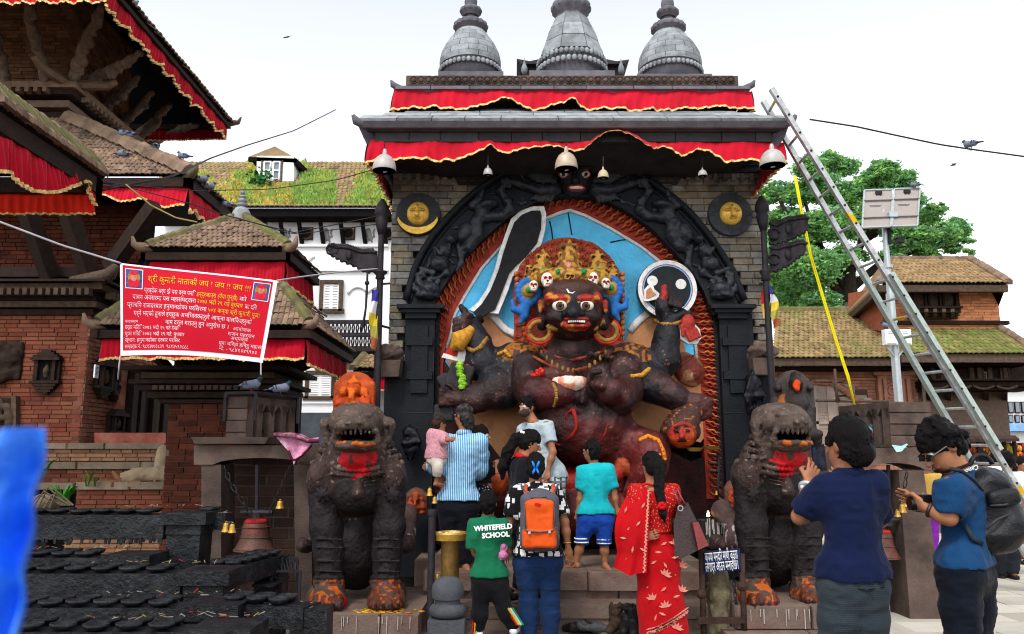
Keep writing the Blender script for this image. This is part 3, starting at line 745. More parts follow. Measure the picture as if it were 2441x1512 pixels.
# raised arm (shield)
B.chain([q(1530,868,9.85),q(1560,885,9.8),q(1583,860,9.78)],[rp(40),rp(38),rp(37)],.06,BK)
B.chain([q(1583,860,9.78),q(1590,800,9.78),q(1592,762,9.76)],[rp(38),rp(30),rp(18)],.05,BK)
B.chain([q(1592,762,9.76),q(1582,735,9.74),q(1578,722,9.74)],[rp(20),rp(20),rp(14)],.03,BK)
for i in range(4):B.chain([q(1590+i*4,722+i*2,9.68),q(1600+i*9,712+i*4,9.66),q(1596+i*8,726+i*2,9.62)],[rp(7),rp(7.5),rp(6)],.012,DK)
B.chain([q(1580,725,9.72),q(1583,700,9.7),q(1584,684,9.7)],[rp(8.5),rp(8),rp(6.5)],.012,CRIM)
B.chain([q(1600,765,9.72),q(1625,748,9.72),q(1640,752,9.72)],[rp(13),rp(12),rp(10)],.03,BK)
# lower outer arm, left (trident bowl)
B.chain([q(1235,890,9.75),q(1185,920,9.68),q(1195,935,9.62)],[rp(44),rp(43),rp(40)],.07,BK)
B.chain([q(1195,930,9.62),q(1130,950,9.6),q(1090,952,9.62)],[rp(42),rp(32),rp(20)],.06,DK)
B.ell(q(1078,950,9.6),(rp(24),.12,rp(15)),k=.04,col=DK)
for i in range(4):B.chain([q(1072,938+i*8,9.56),q(1052,932+i*10,9.52),q(1050,942+i*9,9.58)],[rp(7),rp(7),rp(5.5)],.012,DK)
B.chain([q(1090,936,9.58),q(1076,922,9.54),q(1064,916,9.54)],[rp(8),rp(7),rp(5)],.012,DK)
# lower outer arm, right (severed head)
B.chain([q(1510,890,9.75),q(1550,915,9.68),q(1565,925,9.62)],[rp(44),rp(42),rp(38)],.07,BK)
B.chain([q(1560,918,9.62),q(1615,950,9.55),q(1632,960,9.55)],[rp(38),rp(30),rp(22)],.06,DK)
B.ell(q(1655,960,9.52),(rp(30),.13,rp(24)),k=.04,col=DK)
for i in range(4):B.chain([q(1670,948+i*10,9.48),q(1692-i*2,956+i*11,9.44),q(1672-i*5,974+i*10,9.4),q(1658-i*4,974+i*9,9.46)],[rp(8.5),rp(9),rp(8.5),rp(7)],.012,DK)
B.chain([q(1632,965,9.5),q(1640,985,9.44),q(1650,995,9.44)],[rp(10),rp(9),rp(7)],.015,DK)
# inner arms: bowl and blessing palm
B.chain([q(1255,880,9.64),q(1262,925,9.44),q(1275,940,9.30)],[rp(44),rp(40),rp(38)],.03,DK)
B.chain([q(1275,938,9.30),q(1330,938,9.12),q(1345,940,9.1)],[rp(40),rp(27),rp(22)],.02,MAR)
B.ell(q(1365,945,9.16),(rp(30),.12,rp(18)),k=.04,col=DK)
for i in range(4):B.chain([q(1372,936+i*7,9.12),q(1394,930+i*8,9.08),q(1388,940+i*6,9.04)],[rp(7.5),rp(7),rp(5.5)],.012,DK)
B.chain([q(1352,962,9.14),q(1374,982,9.14),q(1392,978,9.14)],[rp(9),rp(8),rp(6)],.02,DK)
B.chain([q(1485,880,9.64),q(1490,930,9.44),q(1478,950,9.30)],[rp(44),rp(42),rp(40)],.03,DK)
B.chain([q(1480,945,9.30),q(1452,935,9.12),q(1438,925,9.1)],[rp(40),rp(28),rp(22)],.02,MAR)
B.ell(q(1430,906,9.08),(rp(30),.10,rp(34)),k=.015,col=DK)
B.ell(q(1433,914,8.98),(rp(15),.03,rp(17)),k=.02,col=MAR)
for i in range(4):B.chain([q(1410+i*13,882-2*i,9.06),q(1404+i*15,856+i*1.5,9.04),q(1408+i*14,844+i*3,8.98)],[rp(8.5),rp(8),rp(6.5)],.01,DK)
B.chain([q(1406,905,9.04),q(1412,890,8.95),q(1428,886,8.92)],[rp(9),rp(8),rp(7)],.015,DK)
# legs (striding on the fallen figure) and hanging skirt
B.chain([q(1480,1060,9.7),q(1545,1075,9.4),q(1552,1110,9.35)],[rp(64),rp(44),rp(38)],.08,MAR)
B.chain([q(1550,1085,9.36),q(1525,1180,9.5),q(1510,1260,9.5)],[rp(42),rp(36),rp(26)],.06,MAR)
B.chain([q(1310,1100,9.9),q(1225,1140,9.8),q(1160,1195,9.7),q(1140,1260,9.7)],[rp(50),rp(42),rp(34),rp(26)],.08,MAR)
B.ell(q(1475,1085,9.66),(rp(40),.26,rp(54)),k=.05,col=MAR)
B.ell(q(1385,1150,9.75),(rp(120),.34,rp(34)),k=.06,col=CRIM);B.ell(q(1385,1215,9.7),(rp(150),.4,rp(56)),k=.06,col=MAR)
B.ell(q(1455,1045,9.5),(rp(16),.1,rp(20)),k=.02,col=BRN);B.ell(q(1490,1110,9.45),(rp(24),.12,rp(22)),k=.02,col=ORG);B.ell(q(1465,1130,9.45),(rp(22),.12,rp(20)),k=.02,col=CRIM)
B.ell(q(1190,1150,9.42),(rp(18),.12,rp(28)),k=.02,col=ORG)
B.field();B.rough(.016,5,4,2);B.rough(.016,15,9,3)
def bodycol(p,c,ids):
 n=vnoise(p*2.2,21);n2=vnoise(p*7,22);n3=vnoise(p*26,23);n4=vnoise(p*60,24)
 x,y,z=p[:,0],p[:,1],p[:,2]
 dark=((ids==DK)|(ids==MAR))
 z0=at(1372,1060,9.4).z;z1=at(1372,850,9.4).z
 f=np.clip((z1-z)/(z1-z0),0,1.3)*(n>.35)
 c=c+dark[:,None]*(np.array([.085,.008,.006])*(np.clip((n-.40)*3,0,1)*f)[:,None])
 c=c+dark[:,None]*(np.array([.05,.03,.028])*np.clip((n2-.55)*4,0,1)[:,None])
 sk=(ids==BRN)
 c=np.where((sk&(n3>.5))[:,None],np.array([.30,.12,.02]),c);c=np.where((sk&(n3<.42))[:,None],np.array([.05,.03,.03]),c)
 c=np.where(((n4>.86)&(n2>.60))[:,None],np.array([.30,.13,.10]),c)
 return c
body=B.build('body',P_PAINTED,DEI,PAL,bodycol)
# snake garland lines on the belly, necklace, bracelets
def tubes(name,list_,mt,par=DEI,n=6):
 k=MB()
 for pts,r_ in list_:k.tube(pts,r_,n)
 return k.build(name,mt,par,smooth=True)
VERM=mat('vermilion_paint',(.46,.03,.015),.5,.35,14,.3,60);YELP=mat('ochre_paint',(.52,.28,.04),.5,.3,20,.4,70,dirt=(.25,.06,.03),dirt_scale=14,dirt_amt=.6)
OLDY=mat('old_ochre',(.34,.19,.05),.6,.4,22,.4,70,dirt=(.10,.07,.05),dirt_scale=18,dirt_amt=.8);WHT_P=P_WHITE;DARKP=mat('dark_paint',(.018,.015,.018),.4,.3,12,.3,50)
def bs(u,v,Ygs=None):
 D=B
 for Y in np.arange(8.7,10.2,.012):
  p=at(u,v,Y);i=[int(round((p[k]-D.lo[k])/D.h))for k in range(3)]
  if all(0<=i[k]<D.D.shape[k]for k in range(3))and D.D[tuple(i)]<0:return p
 return at(u,v,9.9)
tubes('snake_garland',[([bs(u,v)for u,v in pl],rr_*.7)for pl,rr_ in(([(1300,1010),(1302,1035),(1318,1055),(1336,1062)],.022),([(1366,975),(1372,1000),(1376,1018),(1366,1036),(1350,1050)],.036),([(1366,975),(1352,985),(1350,1000)],.03),([(1395,1052),(1412,1060),(1432,1050),(1444,1030),(1446,1010)],.022))],mat('dusty_vermilion',(.28,.025,.018),.6,.4,14,.4,50))
tubes('necklace',[([bs(u,v)for u,v in pl],.02)for pl in([(1285,815),(1300,838),(1330,852),(1367,858),(1405,850),(1435,838),(1450,815)],[(1270,850),(1310,872),(1367,884),(1420,872),(1462,850)])],mat('old_red_paint',(.22,.045,.03),.6,.4,14,.4,60,dirt=(.4,.2,.06),dirt_scale=12,dirt_amt=.5))
X=[(bs(lerp(1278,1456,i/14),822+62*sin(pi*i/14)**.8))for i in range(15)]
k=MB();k.ball((0,0,0),(.02,.02,.035),7,5)
pieces('necklace_bead',DEI,OLDY,(k.v,k.f),[M4(p+Vc((0,-.01,0)))for p in X],smooth=True)
def bracelet(pts,name='bracelet',mt=OLDY,r_=.03,knobs=13):
 k=MB();P=[bs(u,v)for u,v in pts];k.tube(P,r_,7)
 for i in range(knobs):
  p=poly_at(P,i/(knobs-1));k.ball(p+Vc((0,-.02,.0)),.019,6,4)
 k.build(name,mt,DEI,smooth=True)
bracelet([(1112,828),(1128,838),(1146,828),(1160,806)]);bracelet([(1562,765),(1585,774),(1610,772),(1622,766)])
bracelet([(1318,915),(1326,930),(1327,950),(1320,968)],r_=.025);bracelet([(1525,1050),(1545,1040),(1568,1050),(1580,1075),(1585,1095)],'knee_band',mat('orange_paint',(.62,.22,.02),.5,.3,20),.03,10)
bracelet([(1540,1085),(1556,1078),(1572,1085)],'knee_band',YELP,.02,6)
bracelet([(1188,845),(1204,838),(1216,850)],'arm_band',YELP,.03,6);bracelet([(1505,898),(1530,895),(1548,880)],'arm_band',YELP,.03,7)
# ---- halo of matted hair
Hs=Solid(.02);c0=q(1355,695,9.98)
Hs.ell(q(1355,690,10.0),(rp(136),.22,rp(132)),k=.05,col=HAIR);Hs.box(q(1355,775,10.02),(rp(268),.34,rp(150)),rr=.1,k=.08,col=HAIR)
Hs.field();Hs.rough(.02,10,2)
hal=Hs.build('hair_halo',P_PAINTED,DEI,PAL,lambda p,c,ids:c*(.6+.9*vnoise(p*9,5)[:,None]))
k=MB()
k.tube([Vc((.0,0,-.5)),Vc((.1,-.1,-.1)),Vc((0,-.12,.3)),Vc((-.25,-.12,.4)),Vc((-.33,-.1,.15)),Vc((-.15,-.12,.05)),Vc((-.12,-.12,.2))],[.09,.13,.13,.12,.1,.09,.06],5)
X=[]
for i in range(30):
 for j in range(4):
  a=R(-32+244*(i+.5*(j%2))/29);rr_=(.90-.13*j)
  u,v=1355+133*rr_*cos(a),692-128*rr_*sin(a)
  if v>692:u=1355+(1 if cos(a)>0 else-1)*133*rr_;v=692+110*abs(sin(a))/.53*1.0
  if v>700 and j>2:continue
  yy=10.0-.22*math.sqrt(max(0,1-rr_**2*.93))-.0 if v<692 else 9.86
  rd=Vc((cos(a),0,sin(a)))if v<692 else Vc((cos(a),0,-.2)).normalized()
  X.append(M4(q(u,v,yy),rd.cross(Vc((0,1,0))),(0,1,0),rd,(.11,.12,.11)))
CURL=mat('hair_curl_paint',(.36,.085,.045),.55,.3,12,.3,60,pvar=.25,dirt=(.50,.22,.05),dirt_scale=5,dirt_amt=.8)
pieces('hair_curl',hal,CURL,(k.v,k.f),X,300,smooth=True)
k=MB()
beads=[M4(q(u,v,9.83))for u,v in[(1228+2*i,640+i*13)for i in range(1,13)]+[(1484-0*i,640+i*13)for i in range(1,13)]]
k.ball((0,0,0),.034,7,5);pieces('halo_bead',hal,P_TONGUE,(k.v,k.f),beads,smooth=True)
# ---- head
Hd=Solid(.011);yh=9.52
hq=lambda u,v,dy=0:q(u,v,yh+dy)
Hd.ell(hq(1366,735),(rp(70),.36,rp(60)),k=.05,col=DK);Hd.ell(hq(1370,770),(rp(62),.33,rp(46)),k=.08,col=DK);Hd.ell(hq(1366,700),(rp(72),.33,rp(34)),k=.05,col=BRN)
for s in(-1,1):
 u=1366+s*31
 Hd.ell(hq(u,714,-.28),(rp(32),.10,rp(11)),k=.03,col=CRIM)
 Hd.ell(hq(u+s*24,712,-.2),(rp(14),.09,rp(14)),k=.02,col=CRIM)
 Hd.ell(hq(u,729,-.27),(rp(24),.08,rp(19)),k=.03,col=BK)
 Hd.ell(hq(u+s*6,757,-.25),(rp(28),.11,rp(19)),k=.05,col=DK)
 Hd.cap(hq(1366+s*76,722,.06),hq(1366+s*74,778,.04),rp(13),rp(11),k=.03,col=BK,flat=((0,1,0),1.3))
 Hd.cap(hq(1366+s*77,722,-.06),hq(1366+s*77,742,-.06),rp(7),rp(5),k=.006,col=CRIM)
 Hd.ell(hq(1366+s*46,782,-.16),(rp(14),.05,rp(7)),k=.02,col=YEL)
Hd.chain([hq(1367,716,-.3),hq(1366,745,-.44)],[rp(10),rp(15)],.03,BK);Hd.ell(hq(1366,722,-.34),(rp(17),.05,rp(6)),k=.01,col=YEL)
for s in(-1,1):Hd.ell(hq(1366+s*15,750,-.36),(rp(12),.08,rp(10)),k=.02,col=BK)
Hd.ell(hq(1372,775,-.30),(rp(34),.10,rp(13)),k=.02,col=CRIM)
Hd.ell(hq(1374,769,-.40),(rp(25),.05,rp(5)),k=.004,col=BRN,op='-');Hd.ell(hq(1374,778,-.38),(rp(28),.05,rp(5)),k=.006,col=CRIM);Hd.ell(hq(1374,761,-.38),(rp(29),.05,rp(4)),k=.006,col=CRIM)
Hd.field();Hd.rough(.01,12,3)
hd=Hd.build('head',P_PAINTED,DEI,PAL,lambda p,c,ids:np.where(((ids==DK)&(vnoise(p*9,8)>.66))[:,None],np.array([.11,.02,.015]),np.where(((ids==CRIM)&(vnoise(p*16,8)>.62))[:,None],np.array([.45,.2,.05]),c)))
for u in(1335,1397):
 MB().ball(hq(u,729,-.32),(rp(18),.06,rp(14)),20,12).build('eyeball',mat('eye_white',(.70,.64,.52),.4,.2,20,spec=.3),hd,smooth=True)
 for r_,d,c_,nm in((9.5,-.372,(.012,.009,.009),'iris_rim'),(7.8,-.379,(.13,.06,.03),'iris'),(4.2,-.386,(.006,.005,.005),'pupil')):MB().lathe(hq(u,729,d),[(rp(r_),-.012),(rp(r_),.002),(0,.006)],18,axis=(0,-1,0)).build(nm,mat(nm+'_paint',c_,.3,.1),hd,smooth=30)
k=MB();k.box((0,0,0),(rp(4.2),.03,rp(4.6)),taper=.8)
pieces('tooth',hd,P_WHITE,(k.v,k.f),[M4(hq(1356+5.2*i,766+.25*abs(i-3.5),-.405))for i in range(8)])
tubes('crescent_mark',[([hq(1352,690,-.31),hq(1356,698,-.325),hq(1364,700,-.325),hq(1371,695,-.32)],.014)],P_WHITE,hd)
# earrings, ear flowers
for s in(-1,1):
 c=hq(1366+s*80,790,-.06);P=[c+Vc((cos(R(a))*.125,-.02,sin(R(a))*.115))for a in range(100 if s>0 else 80,(440 if s>0 else 420),20)]
 e=tubes('earring',[(P,.030)],OLDY);tubes('earring_rim',[([p+Vc((0,.0,0))+(p-c).normalized()*.036 for p in P],.015)],VERM,e)
 c=q(1357+s*97,696+(0 if s<0 else-6),9.66);k=MB()
 fl=Solid(.014)
 for i in range(14):
  a=2*pi*i/14;fl.ell(c+Vc((cos(a)*.125,.0,sin(a)*.135)),(.05,.05,.05),k=.01,col=BLU)
 fl.ell(c,(.12,.05,.13),k=.02,col=BLU);fl.ell(c+Vc((0,-.05,0)),(.080,.06,.085),k=.008,col=YEL);fl.ell(c+Vc((0,-.11,0)),(.036,.025,.038),k=.004,col=GRN)
 fl.chain([c+Vc((s*.03,0,-.12)),c+Vc((s*.09,0,-.24)),c+Vc((s*.18,0,-.22)),c+Vc((s*.2,0,-.12))],[.05,.05,.035,.03],.03,BLU);fl.chain([c+Vc((s*.0,0,-.12)),c+Vc((s*.05,0,-.3)),c+Vc((s*.1,0,-.38))],[.045,.045,.025],.03,BLU)
 fl.build('ear_flower',P_ORN,DEI,PAL)
# ---- crown
Cr=Solid(.0125);yc=9.6
def leaf(u,v,w,h,dy,gem=None,gc=GRN):
 cq=lambda a,b,d=0:q(u+a,v+b,yc+dy+d)
 Cr.chain([cq(0,h*.45),cq(0,0),cq(0,-h*.5)],[rp(w*.52),rp(w*.42),rp(w*.08)],.02,YEL)
 for s in(-1,1):
  for j in range(4):Cr.ell(cq(s*w*(.52-.1*j),h*(.42-.24*j)),(rp(w*.17),.05,rp(w*.17)),k=.012,col=YEL)
  for j in range(4):Cr.ell(cq(s*w*(.52-.1*j),h*(.42-.24*j),-.05),(rp(w*.08),.03,rp(w*.08)),k=.004,col=BRN)
 if gem:Cr.ell(cq(0,h*.25,-.09),(rp(gem),.05,rp(gem*1.15)),k=.004,col=gc)
leaf(1356,615,56,84,.05,15,PINK);leaf(1294,632,46,66,.07,8);leaf(1424,632,46,66,.07,8);leaf(1262,650,22,40,.12);leaf(1460,648,22,44,.12)
Cr.ell(q(1360,668,yc+.06),(rp(100),.30,rp(30)),k=.03,col=YEL)
for i in range(26):Cr.ell(q(1268+i*7.1,676-10*sin(pi*i/25),yc-.19+.0055*abs(i-12.5)**1.6),(rp(4),.04,rp(6)),k=.006,col=YEL if i%2 else BRN)
for u in(1330,1392):Cr.ell(q(u,648,yc-.2),(rp(6),.05,rp(8)),k=.004,col=GRN)
Cr.field();Cr.rough(.022,26,6,2)
cr=Cr.build('crown',P_ORN,DEI,PAL,lambda p,c,ids:np.where(((ids==YEL)&(vnoise(p*22,3)>.57))[:,None],np.array([.20,.10,.03]),c))
for u,v,nm,cl in((1305,667,'crown_skull',WHT),(1412,666,'crown_skull',WHT),(1272,682,'crown_skull',WHT),(1444,676,'crown_skull',WHT),(1358,663,'crown_face',YEL)):
 S_=Solid(.009);c=q(u,v,yc-.2+.0011*abs(u-1358));w=rp(14 if cl==YEL else 15)*(.75 if u in(1272,1444)else 1)
 S_.ell(c,(w,.09,w*1.15),k=.01,col=cl);S_.box(c+Vc((0,-.03,-w*.9)),(w*1.2,.1,w*.8),rr=.02,k=.02,col=cl)
 for s in(-1,1):S_.ell(c+Vc((s*w*.42,-.09,w*.05)),(w*.28,.035,w*.26),k=.006,col=BRN if cl==YEL else CRIM,op='-')
 S_.ell(c+Vc((0,-.09,-w*.4)),(w*.1,.03,w*.16),k=.004,col=BRN,op='-')
 S_.box(c+Vc((0,-.085,-w*.92)),(w*.9,.03,w*.2),rr=.005,k=.003,col=CRIM,op='paint')
 S_.build(nm,P_ORN,DEI,PAL)
# ---- sword: dark blade with white edge
bl_o=[(1188,748),(1200,720),(1212,690),(1222,660),(1240,640),(1262,620),(1290,585),(1300,545),(1302,510),(1297,492),(1270,492),(1240,503),(1218,522),(1204,560),(1190,600),(1180,640),(1160,690),(1140,720),(1118,738),(1125,742)]
bl_i=[(1180,738),(1190,714),(1203,680),(1214,652),(1232,632),(1254,612),(1280,580),(1290,545),(1291,515),(1288,502),(1268,502),(1244,512),(1226,530),(1212,566),(1199,605),(1188,645),(1169,692),(1149,724),(1128,745),(1140,760)]
bl_o=[(1188,748)]+bl_o[1:]
k=MB().prism([q(u,v,9.95)for u,v in bl_o],(0,.1,0));sw=k.build('sword_edge',P_WHITE,DEI)
MB().prism([q(u,v,9.93)for u,v in bl_i],(0,.06,0)).build('sword_blade',mat('blackened_blade',(.022,.022,.026),.6,.3,12,.3,60,dirt=(.5,.5,.5),dirt_scale=34,dirt_amt=.0),DEI)
tubes('sword_hilt',[([q(1148,760,9.86),q(1120,776,9.8),q(1096,806,9.74)],[.06,.05,.04])],DARKP)
def cone_obj(name,pts,rs,mt):MB().tube(pts,rs,12).build(name,mt,DEI,smooth=40)
cone_obj('hilt_pommel',[q(1126,782,9.68),q(1110,800,9.66),q(1096,808,9.66),q(1090,824,9.66),q(1076,832,9.68)],[.05,.09,.12,.10,.03],YELP)
MB().prism([q(1090,800,9.74),q(1112,820,9.74),q(1092,846,9.74),q(1058,848,9.74),q(1072,822,9.74)],(0,.08,0)).build('hilt_cloth',VERM,DEI)
MB().prism([q(1092,838,9.73),q(1112,822,9.73),q(1118,848,9.73),q(1104,864,9.73),q(1052,852,9.73),q(1058,842,9.73),q(1090,852,9.73)],(0,.06,0)).build('hilt_tassel',P_WHITE,DEI)
# ---- shield
cs=q(1590,690,9.92);rs_=rp(66)
sh=MB().lathe(cs,[(rs_*1.1,-.12),(rs_*1.12,0),(rs_*1.06,.02)],48,axis=(0,-1,0)).build('shield_back',DARKP,DEI,smooth=40)
def ringd(r0,r1,d,mt,nm):MB().lathe(cs,[(r1*rs_,d-.03),(r1*rs_,d),(r0*rs_,d),(r0*rs_,d-.03)],48,axis=(0,-1,0)).build(nm,mt,sh,smooth=40)
ringd(.94,1.1,.03,P_WHITE,'shield_rim');ringd(.91,.94,.034,VERM,'shield_red_line');ringd(.87,.91,.03,P_BLUE,'shield_blue_line')
MB().lathe(cs,[(.87*rs_,0),(.87*rs_,.025),(0,.03)],48,axis=(0,-1,0)).build('shield_face',mat('slate_paint',(.028,.03,.036),.6,.3,9,.3,50),sh,smooth=40)
for u,v in((1555,670),(1623,678)):MB().lathe(q(u,v,9.89),[(.068,0),(.066,.012),(0,.016)],20,axis=(0,-1,0)).build('shield_dot',P_WHITE,sh,smooth=40)
MB().prism([q(u,v,9.84)for u,v in[(1536,690),(1545,680),(1556,676),(1560,690),(1572,700),(1570,712),(1546,718),(1535,718)]],(0,.03,0)).build('drum',P_WHITE,DEI)
MB().prism([q(u,v,9.83)for u,v in[(1541,692),(1551,684),(1556,694),(1564,702),(1548,711),(1540,711)]],(0,.03,0)).build('drum_skin',P_TAN,DEI)
MB().prism([q(u,v,9.72)for u,v in[(1620,775),(1632,760),(1650,766),(1668,785),(1672,806),(1662,820),(1640,820),(1622,808)]],(0,.05,0)).build('hanging_hand_back',P_WHITE,DEI)
hh=Solid(.01);hh.ell(q(1640,770,9.68),(rp(17),.06,rp(22)),k=.02,col=CRIM)
for i in range(4):hh.cap(q(1634+i*8,785,9.66),q(1645+i*7.5,812-i*3,9.66),rp(5),rp(4),k=.006,col=CRIM)
hh.cap(q(1626,778,9.66),q(1628,800,9.66),rp(5),rp(4),k=.006,col=CRIM);hh.build('hanging_hand',P_PAINTED,DEI,PAL)
# ---- skull bowl in the inner hands
k=MB();P1=q(1318,902,9.12);
bw=Solid(.011);bw.ell(q(1358,912,9.18),(rp(40),.2,rp(26)),k=.02,col=0);bw.half(q(1358,900,9.18),(0,0,1));bw.half(q(1325,925,9.1),(-.6,0,-1))
bw.field();bw.rough(.012,20,2)
bw.build('skull_bowl',P_ORN,DEI,[(.72,.30,.20)],lambda p,c,ids:np.where((vnoise(p*13,4)>.52)[:,None],np.array([.78,.60,.52]),c))
# ---- flower offerings on the body
for u,v,c_,r_ in((1286,888,'red',.05),(1276,893,'red',.05),(1120,838+40,'red',.05)):
 k=MB();p=bs(u,v)+Vc((0,-.03,0));[k.ball(p+Vc((pr.uniform(-.04,.04),pr.uniform(-.02,.0),pr.uniform(-.03,.03))),.03,6,4)for _ in range(7)];k.build('red_flower',VERM,DEI)
k=MB();[k.ball(at(lerp(1094,1104,i/9)+pr.uniform(-3,3),lerp(868,922,i/9),9.5),(.045,.03,.035),6,4)for i in range(10)]
k.thing('leaf_garland',mat('garland_leaf',(.22,.42,.03),.6,.35,30,pvar=.3),'green leaf garland hung on the left outer wrist of the dark deity','garland')
# trident bowl / rocks held at the left
S_=Solid(.016);S_.box(q(1094,905,9.62),(.3,.16,.38),Matrix.Rotation(R(15),3,'Y'),rr=.03,k=.03);S_.box(q(1066,925,9.66),(.14,.16,.36),Matrix.Rotation(R(-25),3,'Y'),rr=.03,k=.03);S_.box(q(1058,985,9.66),(.24,.16,.2),rr=.03,k=.03)
S_.field();S_.rough(.03,8,3);S_.build('trident_head',STONE_D,DEI)
# ---- severed head held by the hair
Sv=Solid(.011);sq=lambda u,v,d=0:q(u,v,9.42+d)
Sv.ell(sq(1620,1028),(rp(42),.24,rp(40)),k=.03,col=BRN);Sv.chain([sq(1650,985,.02),sq(1630,1005,0)],[rp(26),rp(36)],.04,BRN)
Sv.ell(sq(1626,1036,-.15),(rp(30),.14,rp(31)),k=.01,col=CRIM);Sv.ell(sq(1585,1030,0),(rp(10),.08,rp(18)),k=.02,col=BRN);Sv.ell(sq(1660,1030,0),(rp(10),.08,rp(18)),k=.02,col=BRN)
for s in(-1,1):Sv.ell(sq(1626+s*12,1027,-.27),(rp(9),.03,rp(4)),k=.008,col=MAR);Sv.cap(sq(1626+s*5,1016,-.27),sq(1626+s*19,1019,-.25),.018,.014,k=.01,col=MAR)
Sv.chain([sq(1626,1022,-.27),sq(1626,1040,-.31)],[.02,.035],.015,CRIM);Sv.ell(sq(1626,1050,-.27),(rp(10),.03,rp(3.5)),k=.008,col=MAR)
Sv.field();Sv.rough(.016,16,3);Sv.build('severed_head',P_PAINTED,DEI,PAL,lambda p,c,ids:np.where(((ids==CRIM)&(vnoise(p*10,3)>.5))[:,None],np.array([.45,.07,.015]),np.where(((ids==BRN)&(vnoise(p*30,3)>.8))[:,None],np.array([.4,.12,.02]),c)))
# faint bull mask on the right hide
ms=Solid(.014);mq=lambda u,v,d=0:q(u,v,10.1+d)
ms.ell(mq(1640,880),(rp(36),.12,rp(46)),Matrix.Rotation(R(-35),3,'Y'),k=.03,col=0);ms.ell(mq(1655,895,-.09),(rp(20),.05,rp(12)),Matrix.Rotation(R(-35),3,'Y'),k=.02,col=0)
ms.ell(mq(1655,892,-.12),(rp(11),.04,rp(6)),Matrix.Rotation(R(-35),3,'Y'),k=.006,col=1);ms.cap(mq(1622,870,-.1),mq(1652,848,-.1),.03,.02,k=.01,col=2)
ms.field();ms.rough(.02,10,2);ms.build('bull_mask',P_PAINTED,DEI,[(.36,.17,.09),(.5,.42,.33),(.05,.04,.04)],lambda p,c,ids:np.where((vnoise(p*5,6)>.6)[:,None],np.array([.25,.06,.04]),c))
# ------------------------------------------------------------------ figures carved on the black arch
Fg=Solid(.0135);fy=ya-.03
fq=lambda u,v,d=0:at(u,v,fy+d)
# horned face at the crown of the arch
FC=Solid(.01)
FC.ell(fq(1370,425,-.03),(rp(44),.22,rp(40)),k=.04,col=0);FC.ell(fq(1372,445,-.05),(rp(34),.2,rp(20)),k=.05,col=0)
for s in(-1,1):
 FC.ell(fq(1370+s*27,416,-.2),(rp(12),.05,rp(10)),k=.01,col=1);FC.ell(fq(1370+s*27,416,-.235),(rp(9),.03,rp(7)),k=.004,col=2);FC.ell(fq(1370+s*27,416,-.258),(rp(4.5),.02,rp(4.5)),k=.002,col=0)
 FC.ell(fq(1370+s*26,402,-.19),(rp(17),.05,rp(6)),k=.02,col=0);FC.cap(fq(1370+s*30,395,-.05),fq(1370+s*44,372,.0),rp(9),rp(3),k=.03,col=0);FC.ell(fq(1370+s*48,425,.02),(rp(9),.07,rp(16)),k=.02,col=0)
FC.chain([fq(1371,408,-.22),fq(1372,432,-.28)],[rp(6),rp(10)],.03,0);FC.ell(fq(1374,449,-.23),(rp(23),.06,rp(9)),k=.01,col=1);FC.ell(fq(1374,448,-.27),(rp(17),.03,rp(3.4)),k=.003,col=2)
FC.build('arch_face',P_PAINTED,arch,[(.010,.0115,.015),(.32,.03,.025),(.62,.6,.55)])
